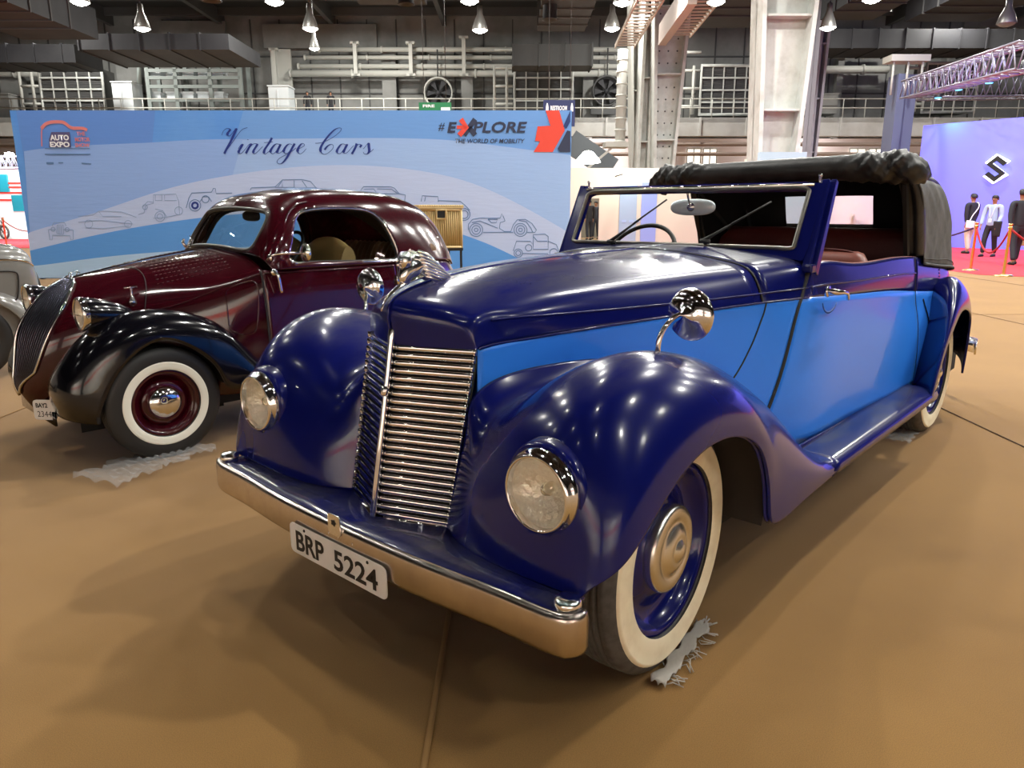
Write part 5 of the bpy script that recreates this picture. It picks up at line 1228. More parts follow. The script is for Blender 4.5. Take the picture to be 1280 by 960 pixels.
# ================================================================== printed banner
BD = 14.0
bw = mat('banner vinyl', (.10, .30, .80), .38, noise=(.5, (.13, .34, .82), .4, .6, .08))
def _streak(m):
    nt = m.node_tree; b = nt.nodes['Principled BSDF']; tc = nt.nodes.new('ShaderNodeTexCoord'); mp = nt.nodes.new('ShaderNodeMapping'); mp.inputs['Scale'].default_value = (1.2, 1, 9)
    n = nt.nodes.new('ShaderNodeTexNoise'); n.inputs['Scale'].default_value = 2.2; n.inputs['Detail'].default_value = 4; bn = nt.nodes.new('ShaderNodeBump'); bn.inputs['Strength'].default_value = .10; bn.inputs['Distance'].default_value = .03
    nt.links.new(tc.outputs['Object'], mp.inputs['Vector']); nt.links.new(mp.outputs['Vector'], n.inputs['Vector']); nt.links.new(n.outputs['Fac'], bn.inputs['Height']); nt.links.new(bn.outputs['Normal'], b.inputs['Normal'])
_streak(bw)
def bm_(name, c, r=.38):
    m = mat(name, c, r); _streak(m); return m
b_deep = bm_('banner deep blue', (.125, .28, .74)); b_mid = bm_('banner mid blue', (.27, .43, .84)); b_pale = bm_('banner pale blue', (.47, .58, .88)); b_soft = bm_('banner soft blue', (.16, .36, .80)); b_band = bm_('banner band blue', (.10, .32, .78)); b_low = bm_('banner low pale', (.40, .60, .86)); b_midl = bm_('banner mid light', (.33, .50, .87))
line_m = mat('banner line drawing', (.10, .20, .42), .5); line_f = mat('banner faint drawing', (.26, .38, .62), .5); script_m = mat('banner script navy', (.008, .03, .25), .5)
red_p = mat('banner red print', (.80, .075, .05), .45); dark_p = mat('banner dark print', (.03, .04, .09), .45); white_p = mat('banner white print', (.85, .87, .92), .45); red_f = mat('banner soft red print', (.70, .22, .22), .45)
xl = at(27, 240, BD).x; xr = at(713, 240, BD).x; zt_ = at(370, 138, BD).z
bbase = ((xl + xr) / 2, BD, 0)
ban = root('banner', bbase, 'wide blue backdrop reading Vintage Cars with line drawings of old cars', 'banner')
mb = MB(); mb.bb(xl, xr, BD, BD + .06, 0.02, zt_); panel = hb(mb, 'panel', bw, bbase, ban)
mb = MB(); 
for x in np.linspace(xl + .1, xr - .1, 6): mb.bb(x - .03, x + .03, BD + .07, BD + .13, 0, zt_ - .05); mb.beam((x, BD + .1, 1.6), (x, BD + .9, .02), .04)
hb(mb, 'support_frame', steel_dark, bbase, ban)
def bp(px, py, k=1): v = at(px, py, BD - .002 * k); v.x = max(xl + .001, min(xr - .001, v.x)); v.z = max(.03, min(zt_ - .001, v.z)); return v
def patch(name, top, bot, m, k):
    """area between two curves given as pixels left to right"""
    T = curve([(x, 0, y) for x, y in top], 50); Bc = curve([(x, 0, y) for x, y in bot], 50)
    mb = MB(); mb.grid([[tuple(bp(p[0], p[2], k)) for p in T], [tuple(bp(p[0], p[2], k)) for p in Bc]]); return hb(mb, name, m, bbase, ban)
patch('printed_wedge', [(20, 138), (100, 138), (194, 138)], [(40, 260), (100, 260), (183, 260)], b_deep, 1)
patch('printed_wedge', [(304, 138), (500, 138), (720, 138)], [(270, 260), (500, 262), (720, 262)], b_soft, 1)
patch('printed_swoosh', [(30, 189), (51, 186), (110, 181.5), (192, 178), (241, 175), (380, 173), (536, 173.5), (600, 179), (661, 187), (720, 194)], [(30, 330), (110, 330), (192, 330), (260, 330), (380, 330), (500, 330), (560, 330), (600, 330), (661, 330), (720, 330)], b_mid, 2)
patch('printed_swoosh', [(303, 175), (380, 173.2), (536, 174), (600, 179.5), (661, 187.5), (720, 195)], [(260, 330), (380, 330), (500, 330), (600, 330), (661, 330), (720, 330)], b_midl, 3)
patch('printed_swoosh', [(30, 293), (51, 286), (112, 268), (180, 245), (241, 228), (330, 213), (400, 207), (474, 208), (567, 222), (630, 246), (677, 271), (711, 291), (720, 297)], [(30, 345), (51, 345), (112, 345), (180, 345), (241, 345), (330, 345), (400, 345), (474, 345), (567, 345), (630, 345), (677, 350), (711, 355), (720, 360)], b_pale, 4)
patch('printed_band', [(30, 315), (51, 310), (124, 293), (229, 275), (330, 266), (430, 268), (520, 276), (575, 292), (610, 305), (640, 319), (661, 330), (690, 347)], [(30, 333), (51, 331.5), (124, 322), (229, 313), (330, 308), (430, 312), (520, 330), (575, 345), (610, 350), (640, 352), (661, 354), (690, 356)], b_band, 5)
patch('printed_band', [(30, 333), (51, 331.5), (124, 322), (229, 313), (330, 308), (430, 312), (520, 330)], [(30, 360), (51, 360), (124, 360), (229, 360), (330, 360), (430, 360), (520, 360)], b_low, 5)
patch('printed_band', [(640, 352), (661, 354), (690, 356), (720, 357)], [(640, 380), (661, 380), (690, 380), (720, 380)], b_pale, 6)
def stroke(mb, pts, w, k, smooth_=True, n=None, fix=True):
    P = [(p[0], 0, p[1]) for p in pts]
    if smooth_ and len(P) > 2: P = curve(P, n or max(12, len(P) * 7))
    V = [bp(p[0], p[2], k) for p in P]; mb_w = []
    L, R_ = [], []
    for i, v in enumerate(V):
        t = V[min(i + 1, len(V) - 1)] - V[max(i - 1, 0)]; t.y = 0
        t = t.normalized() if t.length > 1e-9 else Vector((1, 0, 0)); nn = Vector((-t.z, 0, t.x))
        ww = w(t) if callable(w) else w
        L.append(tuple(v + nn * ww)); R_.append(tuple(v - nn * ww))
    mb.grid([L, R_])
def cal(t):  # broad on downstrokes
    d_ = -(t.z) if t.z < 0 else 0
    return .0045 + .020 * max(0, d_) ** 2 * (1 if t.x < .3 else .4)
S_ = [[(100, 140), (115, 105), (145, 90), (160, 100), (142, 128), (152, 145), (180, 120), (205, 90), (190, 130), (165, 185), (135, 240), (118, 274)], [(118, 274), (160, 215), (210, 145), (250, 98), (287, 85)],
 [(220, 240), (236, 215), (250, 204), (238, 232), (224, 262), (234, 274), (258, 256), (280, 230)], [(287, 170), (293, 174)],
 [(280, 230), (300, 206), (312, 202), (300, 226), (276, 272)], [(276, 272), (300, 232), (335, 202), (356, 205), (345, 230), (330, 262), (338, 274), (362, 258), (398, 222)],
 [(465, 158), (438, 205), (408, 256), (412, 275), (436, 264), (462, 236)], [(408, 194), (440, 191), (472, 188)],
 [(520, 208), (496, 203), (466, 232), (455, 262), (472, 274), (502, 246), (528, 205), (512, 238), (504, 266), (520, 270), (552, 238)],
 [(612, 208), (588, 204), (560, 232), (552, 262), (570, 272), (602, 244), (630, 200), (600, 255), (562, 318), (525, 348), (502, 336), (520, 308), (580, 275), (640, 232)],
 [(648, 245), (682, 228), (702, 210), (688, 200), (662, 224), (652, 258), (670, 275), (695, 260), (714, 238)],
 [(780, 198), (830, 192), (900, 160), (955, 118), (970, 92), (945, 88), (890, 128), (838, 195), (818, 250), (842, 278), (885, 260), (912, 222), (898, 206), (866, 222), (848, 246)],
 [(1000, 208), (974, 204), (948, 232), (938, 262), (955, 274), (984, 246), (1012, 205), (996, 238), (988, 266), (1004, 270), (1036, 240), (1060, 215)],
 [(1082, 200), (1072, 228), (1046, 276)], [(1046, 276), (1078, 225), (1100, 205), (1112, 212), (1104, 228)],
 [(1128, 240), (1150, 215), (1166, 196), (1170, 225), (1172, 255), (1156, 276), (1134, 272), (1130, 262)], [(1160, 274), (1185, 258), (1204, 240)]]
mb = MB()
for s_ in S_: stroke(mb, [(260 + x / 5.818, 145 + y / 5.818) for x, y in s_], cal, 8)
hb(mb, 'script_lettering', script_m, bbase, ban)
def btext(name, body, x0, x1, y0, y1, m, k=8, **kw):
    A = bp(x0, y1, k); Bq = bp(x1, y0, k); c_ = (A + Bq) / 2; wdt = Bq.x - A.x; hgt = Bq.z - A.z
    o = place_text(name, body, .3, m, ban, (c_.x - bbase[0], c_.y - bbase[1], c_.z), (1, 0, 0), (0, 0, 1), w=wdt, h=hgt, **kw); return o
btext('lettering', '#', 548, 556, 153.5, 164, dark_p, shear=.2); btext('lettering', 'E', 559, 571, 152.5, 166, dark_p, shear=.2, bold=.012); btext('lettering', 'PLORE', 591, 659, 152, 166, dark_p, shear=.2, bold=.008)
mb = MB(); stroke(mb, [(594, 149), (580, 169)], .045, 9, False); stroke(mb, [(586, 159), (594, 169)], .045, 9, False); hb(mb, 'printed_x', dark_p, bbase, ban); mb = MB(); stroke(mb, [(576, 149), (583, 159), (574, 169)], .045, 10, False); stroke(mb, [(571, 159), (583, 159)], .03, 10, False); hb(mb, 'printed_arrow', red_p, bbase, ban)
btext('lettering', 'THE WORLD OF MOBILITY', 569, 656, 173.5, 179, dark_p, shear=.2, bold=.004)
def bpoly(name, pts, m, k=8):
    mb = MB(); mb.poly([tuple(bp(x, y, k)) for x, y in pts][::-1]); return hb(mb, name, m, bbase, ban)
bpoly('printed_arrow', [(682, 138), (699, 138), (706, 163), (691, 190), (667, 190), (675, 177), (669, 176), (672, 158), (688, 157)], red_p)
bpoly('printed_arrow', [(713, 138), (713, 152), (708, 161), (704, 158)], mat('banner navy print', (.02, .05, .20), .45), 9); bpoly('printed_arrow', [(713, 164), (713, 190), (700, 190), (697, 186), (709, 163)], dark_p, 9)
# round show emblem at the left
mb = MB(); q = lambda P: [(45 + x / 13.71, 145 + y / 13.71) for x, y in P]
stroke(mb, q([(95, 215), (150, 150), (260, 105), (400, 100), (480, 115), (560, 175), (640, 208), (800, 212), (875, 245)]), .028, 8); stroke(mb, q([(100, 215), (95, 300), (100, 520)]), .010, 8)
hb(mb, 'printed_emblem', red_f, bbase, ban)
bpoly('printed_plate', q([(262, 275), (575, 275), (602, 538), (225, 538), (222, 400)]), mat('banner plum print', (.10, .09, .22), .45))
btext('lettering', 'AUTO', 63, 85.5, 168.5, 175.5, white_p, 10, bold=.012); btext('lettering', 'EXPO', 63, 86.5, 177, 184, white_p, 10, bold=.012)
btext('lettering', 'THE', 96, 106, 164.5, 169.5, red_f, 10, bold=.008); btext('lettering', 'MOTOR', 94, 112, 171.5, 177, red_f, 10, bold=.008); btext('lettering', 'SHOW', 94, 112, 179, 184, red_f, 10, bold=.008)
mb = MB(); stroke(mb, [(56, 192.8), (113, 192.8)], .010, 8, False); stroke(mb, [(56, 185.6), (112, 185.6)], .006, 8, False); stroke(mb, [(58, 204), (67, 204)], .018, 8, False); stroke(mb, [(73, 203.5), (79, 203.5)], .010, 8, False); stroke(mb, [(102, 204), (114, 205)], .010, 8, False); hb(mb, 'printed_small_lines', line_m, bbase, ban)
# car drawings
def circ(cx, cy, r, n=20): return [(cx + r * math.cos(t), cy + r * math.sin(t)) for t in np.linspace(0, 2 * PI, n)]
def drawing(strokes, circles, m, w=.007):
    mb = MB()
    for s_ in strokes: stroke(mb, s_, w, 8, False)
    for c_ in circles: stroke(mb, circ(*c_), w, 8, False)
    hb(mb, 'line_drawing', m, bbase, ban)
z8 = lambda P: [(480 + x / 4.923, 200 + y / 4.923) for x, y in P]; z7 = lambda P: [(30 + x / 4.267, 130 + y / 4.267) for x, y in P]; z2 = lambda P: [(220 + x / 7.11, 220 + y / 7.11) for x, y in P]
drawing([z8(P) for P in ([(520, 430), (520, 395), (545, 365), (590, 358), (715, 358), (725, 330), (735, 350), (745, 375), (715, 385), (710, 420), (740, 440), (780, 440), (795, 400), (820, 368), (870, 365), (910, 390), (938, 430), (930, 445), (880, 445)], [(540, 385), (590, 375), (640, 395), (700, 420)], [(610, 445), (795, 445)], [(640, 365), (700, 365), (690, 385), (660, 385), (640, 365)], [(830, 372), (875, 380), (905, 420), (915, 445)])],
        [(480 + 567 / 4.923, 200 + 430 / 4.923, r) for r in (8.2, 5.4, 2.2)] + [(480 + 840 / 4.923, 200 + 430 / 4.923, r) for r in (8.2, 5.4, 2.2)], line_m)
drawing([z8(P) for P in ([(795, 560), (815, 500), (900, 500), (918, 520), (918, 460), (990, 455), (1010, 470), (1010, 500), (1060, 520), (1080, 570)], [(918, 470), (945, 500), (1005, 500)], [(850, 575), (1010, 578)], [(918, 520), (918, 550), (1010, 550), (1010, 500)])],
        [(480 + 826 / 4.923, 200 + 573 / 4.923, 5.2), (480 + 826 / 4.923, 200 + 573 / 4.923, 3), (480 + 890 / 4.923, 200 + 540 / 4.923, 4), (480 + 1045 / 4.923, 200 + 570 / 4.923, 5)], line_m)
drawing([z8(P) for P in ([(228, 255), (235, 220), (332, 225), (335, 258)], [(250, 255), (255, 228)], [(335, 250), (470, 255), (500, 280), (528, 310)])], [(480 + 493 / 4.923, 200 + 335 / 4.923, 7.5), (480 + 493 / 4.923, 200 + 335 / 4.923, 5)], line_m)
drawing([z2(P) for P in ([(-100 + 760, 125), (-100 + 770, 105), (880, 98), (945, 35), (1120, 32), (1195, 48), (1245, 105), (1330, 130)], [(905, 95), (945, 45), (945, 98)], [(1050, 40), (1050, 100)], [(1120, 40), (1165, 105)], [(880, 100), (1245, 105)])], [], line_m)
drawing([[(380 + x / 7.11, 220 + y / 7.11) for x, y in P] for P in ([(495, 140), (530, 95), (770, 95), (805, 108), (845, 158), (900, 168), (895, 220)], [(530, 118), (620, 115), (650, 158), (845, 158)], [(650, 115), (780, 118), (830, 155)])], [], line_m)
drawing([z7(P) for P in ([(865, 555), (880, 500), (895, 475), (1000, 470), (1010, 450), (1020, 450), (1025, 478), (1110, 475)], [(940, 520), (955, 495), (985, 495), (1000, 520)])], [(30 + 912 / 4.267, 130 + 541 / 4.267, 7.2), (30 + 968 / 4.267, 130 + 508 / 4.267, 4.4)], line_m)
mb = MB(); stroke(mb, circ(30 + 912 / 4.267, 130 + 541 / 4.267, 3.6), .018, 9, False); hb(mb, 'printed_hub', script_m, bbase, ban)
drawing([z7(P) for P in ([(610, 590), (640, 580), (650, 540), (690, 530), (690, 485), (810, 480), (825, 520), (830, 590), (750, 605), (690, 610)], [(700, 485), (700, 515), (735, 515), (735, 485)], [(750, 485), (750, 515), (815, 515)], [(630, 550), (660, 520), (690, 525)], [(700, 560), (740, 570), (760, 600)])], [(30 + 725 / 4.267, 130 + 600 / 4.267, 6.2), (30 + 725 / 4.267, 130 + 600 / 4.267, 3.4), (30 + 825 / 4.267, 130 + 570 / 4.267, 5), (30 + 645 / 4.267, 130 + 550 / 4.267, 3)], line_f, .006)
drawing([z7(P) for P in ([(290, 600), (370, 590), (400, 570), (520, 575), (600, 605)], [(290, 630), (400, 620), (580, 640)], [(330, 660), (420, 665), (560, 650)], [(400, 575), (420, 600), (520, 600)])], [(30 + 345 / 4.267, 130 + 640 / 4.267, 5), (30 + 555 / 4.267, 130 + 640 / 4.267, 4.5)], line_f, .005)
drawing([z7(P) for P in ([(150, 650), (160, 632), (215, 632), (225, 650)], [(175, 690), (178, 645), (208, 645), (210, 695), (175, 690)], [(130, 670), (170, 670)], [(212, 670), (262, 672)], [(130, 672), (138, 725), (150, 725), (152, 700), (245, 702), (250, 725), (262, 722), (262, 672)], [(187, 650), (187, 690)], [(198, 650), (198, 690)])], [(30 + 155 / 4.267, 130 + 668 / 4.267, 2.5), (30 + 230 / 4.267, 130 + 670 / 4.267, 2.5)], line_f, .007)

# ---- signs behind the banner top
def sign(x0, x1, y0, y1, d, m, lab, nm='hanging_sign'):
    A = at(x0, y1, d); Bq = at(x1, y0, d); base = ((A.x + Bq.x) / 2, d, A.z); r_ = root(nm, base, lab, 'sign')
    mb = MB(); mb.bb(A.x, Bq.x, d, d + .08, A.z, Bq.z); hb(mb, 'board', m, base, r_); mb = MB()
    for q in (A.x + .2, Bq.x - .2): mb.tube([(q, d + .04, Bq.z), (q, d + .04, 14.3)], .012, 5)
    hb(mb, 'hanging_wires', steel_dark, base, r_); return r_, base, A, Bq
r_, base, A, Bq = sign(679, 719, 125, 158, 30, mat('navy sign', (.010, .018, .10), .5), 'navy hanging sign reading RESTROOM behind the banner corner')
for (tx, sx) in (('RESTROOM', 0),):
    c_ = (A + Bq) / 2; w_ = (Bq.x - A.x)
    place_text('lettering', tx, .3, white_p, r_, (c_.x - .02 - base[0], -.01, at(700, 135, 30).z - base[2]), (1, 0, 0), (0, 0, 1), w=w_ * .52, h=.17, bold=.01)
    for q in (-.38, .40):
        mb = MB(); X = c_.x + q * w_; Z = at(700, 134.5, 30).z; mb.prism([(X - .05, 29.98, Z - .14), (X + .05, 29.98, Z - .14), (X + .05, 29.98, Z + .02), (X + .02, 29.98, Z + .16), (X - .02, 29.98, Z + .16), (X - .05, 29.98, Z + .02)], (0, .01, 0)); hb(mb, 'pictogram', white_p, base, r_)
r_, base, A, Bq = sign(524, 564, 128, 150, 30, mat('green sign', (.01, .20, .07), .5), 'green hanging exit sign just behind the banner top')
c_ = (A + Bq) / 2; place_text('lettering', 'FIRE', .3, white_p, r_, (A.x + .38 - base[0], -.01, Bq.z - .13 - base[2]), (1, 0, 0), (0, 0, 1), w=.45, h=.10, bold=.01)
mb = MB(); mb.bb(A.x + .85, A.x + 1.2, 29.97, 29.99, Bq.z - .42, Bq.z - .18); hb(mb, 'pictogram', white_p, base, r_)
place_text('lettering', '</', .3, white_p, r_, (A.x + .68 - base[0], -.01, Bq.z - .26 - base[2]), (1, 0, 0), (0, 0, 1), w=.2, h=.14, bold=.01) if False else None

# ---- wicker hamper on a black stand
hd = 8.6; A = at(519, 308, hd); Bq = at(564, 253, hd); W0 = Bq.x - A.x; base = ((A.x + Bq.x) / 2, hd + .2, 0)
wick = mat('pale wicker', (.62, .47, .22), .6); wick2 = mat('wicker rim', (.70, .54, .27), .55)
hrz = math.radians(-28)
st = root('hamper_stand', (base[0], base[1], 0), 'thin black metal stand carrying the wicker hamper', 'stand', rz=math.radians(22))
hz0 = A.z; hz1 = Bq.z; hh = hz1 - hz0; sx, sy = .255, .26
mb = MB()
for a in (-1, 1):
    for b in (-1, 1): mb.bb(a * (sx - .02) - .011, a * (sx - .02) + .011, b * (sy - .02) - .011, b * (sy - .02) + .011, 0, hz0 - .03)
mb.build('legs_frame', black_trim, st); mb = MB(); mb.bb(-sx, sx, -sy, sy, hz0 - .05, hz0 - .02); mb.build('top_plate', black_trim, st)
hm = root('wicker_hamper', (base[0], base[1], hz0 - .02), 'square pale wicker hamper with a lid and handle hole on the black stand', 'hamper', rz=math.radians(22))
mb = MB(); mb.bb(-sx + .05, sx - .05, -sy + .05, sy - .05, .0, hh - .06)
for side_ in range(4):
    R_ = Matrix.Rotation(side_ * PI / 2, 3, 'Z'); w2 = sx if side_ % 2 == 0 else sy; dd = sy if side_ % 2 == 0 else sx
    for k in range(19):
        x = -w2 + .03 + (2 * w2 - .06) * k / 18; mb.tube([R_ @ Vector((x, -dd + .018, .02)), R_ @ Vector((x, -dd + .018, hh - .07))], .0085, 5)
mb.build('basket_body', wick, hm)
mb = MB(); rc = .012
for z in (.012, hh - .06):
    mb.tube([(-sx + .01, -sy + .01, z), (sx - .01, -sy + .01, z), (sx - .01, sy - .01, z), (-sx + .01, sy - .01, z)], .014, 6, closed=True)
for a in (-1, 1):
    for b in (-1, 1): mb.tube([(a * (sx - .012), b * (sy - .012), 0), (a * (sx - .012), b * (sy - .012), hh - .05)], .013, 6)
mb.build('rim_weave', wick2, hm)
mb = MB(); mb.bb(-sx - .01, sx + .01, -sy - .01, sy + .01, hh - .045, hh - .02)
for k in range(20): x = -sx + 2 * sx * k / 19; mb.tube([(x, -sy - .01, hh - .018), (x, sy + .01, hh - .018)], .012, 5)
mb.build('lid', wick2, hm)
for a, b in ((0, -1),):
    mb = MB(); mb.tube([(-.055, -sy + .0, hh - .16), (.055, -sy, hh - .16), (.055, -sy, hh - .06), (-.055, -sy, hh - .06)], .014, 6, closed=True); mb.build('handle_rim', wick2, hm)
    mb = MB(); mb.bb(-.042, .042, -sy - .003, -sy + .012, hh - .148, hh - .075); mb.build('handle_hole', ink, hm)
# ================================================================== stands, people, barriers
def skin_obj(name, verts, edges, m, parent, sub=2, rootv=0):
    """verts: (x, y, z, rx[, ry]) joints; grows a smooth surface along the edges"""
    me = bpy.data.meshes.new(name); me.from_pydata([v[:3] for v in verts], edges, []); me.update()
    o = bpy.data.objects.new(name, me); COL.objects.link(o); o.parent = parent; me.materials.append(m)
    o.modifiers.new('skin', 'SKIN'); 
    if not me.skin_vertices: pass
    lay = me.skin_vertices[0].data if len(me.skin_vertices) else me.attributes.get('skin')
    for i, v in enumerate(verts):
        lay[i].radius = (v[3], v[4] if len(v) > 4 else v[3]); lay[i].use_root = (i == rootv)
    o.modifiers['skin'].use_smooth_shade = True; o.modifiers['skin'].branch_smoothing = .6
    s = o.modifiers.new('sub', 'SUBSURF'); s.levels = sub; s.render_levels = sub
    return o
skin_m = mat('skin', (.30, .15, .09), .5); hair_m = mat('black hair', (.008, .007, .006), .6)
def person(base, face, label, top, bottom, h=1.72, stride=.16, arms=((.10, 0), (-.08, 0)), shoes=None, group=None, bag=None, shirt_long=True, lean=0.0, head=0.0):
    """local frame: +y is forward for the figure, z up"""
    r_ = root('person', (base[0], base[1], base[2] if len(base) > 2 else 0), label, 'person', group, rz=face); r_.scale = (h / 1.72,) * 3
    L = {}; 
    hipz = .92; sh = 1.42
    def leg(s):
        f_ = stride * s; return [(.09 * s, .0, hipz - .06), (.10 * s, f_ * .55 + .03, .50), (.10 * s, f_ - .02, .09), (.10 * s, f_ + .04, .035), (.10 * s, f_ + .14, .025)]
    def arm(s, sw, bend): return [(.19 * s, lean, sh), (.235 * s, lean + sw * .5, 1.14), (.225 * s, lean + sw + bend, .90), (.22 * s, lean + sw + bend + .02, .83)]
    V = [(0, 0, hipz, .13, .10), (0, lean * .3, 1.08, .12, .09), (0, lean * .7, 1.28, .135, .095), (0, lean, 1.42, .10, .075), (0, lean, 1.50, .052), (0, lean + .01, 1.585, .072, .078), (0, lean + .02, 1.65, .072, .085), (0, lean + .01, 1.70, .045, .05)]
    E = [(0, 1), (1, 2), (2, 3), (3, 4), (4, 5), (5, 6), (6, 7)]
    for s, (sw, bd) in zip((1, -1), arms):
        a = arm(s, sw, bd); i = len(V); V += [(*a[0], .055), (*a[1], .040), (*a[2], .028), (*a[3], .030, .018)]; E += [(3, i), (i, i + 1), (i + 1, i + 2), (i + 2, i + 3)]
        # five fingers
        hx, hy, hz = a[3]
        for k, (dx, dy, ln) in enumerate(((0, .022, .075), (0, .008, .085), (0, -.006, .08), (0, -.020, .065), (-.0 * s, .036, .045))):
            j = len(V); V += [(hx + dx, hy + dy, hz - ln * .55, .009), (hx + dx - .008 * s, hy + dy + .006, hz - ln, .007)]; E += [(i + 3, j), (j, j + 1)]
    for s in (1, -1):
        l = leg(s); i = len(V); V += [(*l[0], .085), (*l[1], .052), (*l[2], .035), (*l[3], .035, .03), (*l[4], .035, .02)]; E += [(0, i)] + [(i + k, i + k + 1) for k in range(4)]
    body = skin_obj('body', V, E, skin_m, r_, 2)
    # face: nose, brow, ears as part of one small mesh on the head
    hc = Vector((0, lean + .015, 1.625)); mb = MB()
    mb.tube([hc + Vector((0, .082, .022)), hc + Vector((0, .100, -.006)), hc + Vector((0, .098, -.016)), hc + Vector((0, .08, -.02))], [.006, .011, .012, .006], 8)
    for s in (1, -1): mb.tube([hc + Vector((.074 * s, -.01, .025)), hc + Vector((.084 * s, -.016, .005)), hc + Vector((.074 * s, -.01, -.025))], [.008, .011, .006], 6)
    mb.build('facial_features', skin_m, r_)
    mb = MB()
    for s in (1, -1): mb.lathe([(0, -.004), (.008, 0), (0, .004)], 8, 'y', hc + Vector((.030 * s, .084, .018)))
    mb.tube([hc + Vector((-.022, .083, -.038)), hc + Vector((0, .088, -.037)), hc + Vector((.022, .083, -.038))], .004, 5); mb.build('eyes_and_mouth', hair_m, r_)
    G = []
    for t in np.linspace(.02, 1, 10):
        a = t * PI * .62; G.append([(hc.x + .084 * math.sin(a) * math.cos(p), hc.y - .012 + .098 * math.sin(a) * math.sin(p) - (.02 * t if math.sin(p) > 0 else -.0), hc.z + .018 + .088 * math.cos(a) + (.035 * t if math.sin(p) > .2 else -.01 * t)) for p in np.linspace(0, 2 * PI, 24, endpoint=False)])
    mb = MB(); mb.grid(G, closed_u=True); mb.build('hair', hair_m, r_, solid=.01)
    # trousers, top, shoes
    V = [(0, 0, .99, .145, .112), (0, 0, .90, .150, .118)]; E = [(0, 1)]
    for s in (1, -1):
        l = leg(s); i = len(V); V += [(l[0][0] + .0, l[0][1], l[0][2] - .04, .105), (*l[1], .076), (l[2][0], l[2][1], .10, .062)]; E += [(1, i), (i, i + 1), (i + 1, i + 2)]
    skin_obj('trousers', V, E, bottom, r_, 2, 1)
    V = [(0, 0, .86, .165, .125), (0, lean * .3, 1.06, .155, .118), (0, lean * .7, 1.28, .168, .125), (0, lean, 1.43, .115, .09), (0, lean, 1.475, .062, .06)]; E = [(0, 1), (1, 2), (2, 3), (3, 4)]
    for s, (sw, bd) in zip((1, -1), arms):
        a = arm(s, sw, bd); i = len(V); e_ = a[2] if shirt_long else ((a[1][0] + a[2][0]) / 2, (a[1][1] + a[2][1]) / 2, (a[1][2] + a[2][2]) / 2)
        V += [(*a[0], .075), (*a[1], .058), (*e_, .045)]; E += [(3, i), (i, i + 1), (i + 1, i + 2)]
    skin_obj('jacket' if top is not shirt_m else 'shirt', V, E, top, r_, 2, 1)
    for s in (1, -1):
        l = leg(s); mb = MB(); mb.tube([(l[2][0], l[2][1] - .05, .04), (l[3][0], l[3][1], .045), (l[4][0], l[4][1] - .02, .036), (l[4][0], l[4][1] + .05, .028)], [.036, .042, .042, .022], 10, ell=(1, .85), up=(0, 0, 1)); mb.build('shoe', shoes or hair_m, r_)
    return r_
black_cloth = mat('black cloth', (.010, .010, .013), .8); beige = mat('beige trousers', (.50, .44, .34), .8); shirt_m = mat('pale blue shirt', (.33, .43, .62), .7); dark_cloth = mat('dark trousers', (.012, .013, .02), .8)
suit = mat('dark suit', (.012, .015, .024), .7)
def foot(px, py): # where a pixel meets the floor
    v1 = at(px, py, 1.0); d = 1.26 / (1.26 - v1.z); return (at(px, py, d).x, d, 0)
b = foot(1208, 317); p1 = person(b, math.radians(15), 'person walking away in black jacket and beige trousers with a white shoulder bag', black_cloth, beige, 1.74, .10, ((.10, .02), (-.06, 0)))
b2 = foot(1234, 321); p2 = person(b2, math.radians(125), 'person in pale blue shirt with lanyard and dark trousers carrying a dark coat', shirt_m, dark_cloth, 1.66, .14, ((.10, .05), (.06, .18)))
b3 = foot(1266, 331); p3 = person(b3, math.radians(-8), 'person in dark suit seen from behind beside the brass barrier posts', suit, suit, 1.74, .17, ((.12, .05), (-.10, 0)))
# bags and coat, held or worn
bagm = mat('white canvas bag', (.75, .73, .68), .7); tanm = mat('tan bag', (.42, .28, .16), .6)
def carried(name, per, pts_fn, m, lab, cat):
    o = empty(name, per.location, per.rotation_euler.z); tag(o, lab, cat); pts_fn(o, m); return o
def bag_white(o, m):
    mb = MB(); mb.prism([(-.16 + x, -.17, .86 + z) for x, z in ((-.13, -.10), (.13, -.12), (.14, .10), (-.12, .12))], (0, .07, 0)); mb.build('bag_body', m, o, bevel=.015)
    mb = MB(); mb.tube(curve([(-.20, -.15, .95), (-.10, -.155, 1.15), (.06, -.15, 1.36), (.11, -.06, 1.49), (.10, .06, 1.46)], 20), .014, 6); mb.build('strap', m, o)
carried('shoulder_bag', p1, bag_white, bagm, 'white shoulder bag worn across the back of the black-jacketed person', 'bag')
def bag_tan(o, m):
    mb = MB(); mb.prism([(.20 + x, .10, .60 + z) for x, z in ((-.03, -.16), (.18, -.16), (.15, .14), (.0, .14))], (0, .10, 0)); mb.build('bag_body', m, o, bevel=.02)
    mb = MB(); mb.tube(curve([(.22, .15, .74), (.235, .16, .82), (.30, .15, .82), (.32, .15, .74)], 14), .008, 6); mb.build('handle', m, o)
carried('hand_bag', p3, bag_tan, tanm, 'tan bag hanging between the suited person and the person with a coat', 'bag')
def coat(o, m):
    G = []
    for t in np.linspace(0, 1, 9): G.append([(-.24 + .11 * math.cos(a) * (1 - .2 * t), .22 + .07 * math.sin(a) * (1 + .3 * math.sin(5 * a)), .98 - .42 * t) for a in np.linspace(0, 2 * PI, 22, endpoint=False)])
    mb = MB(); mb.grid(G, closed_u=True); mb.poly(G[0]); mb.poly(G[-1][::-1]); mb.build('coat_folds', m, o, fix=True)
carried('folded_coat', p2, coat, black_cloth, 'dark coat folded over the arm of the blue-shirted person', 'coat')
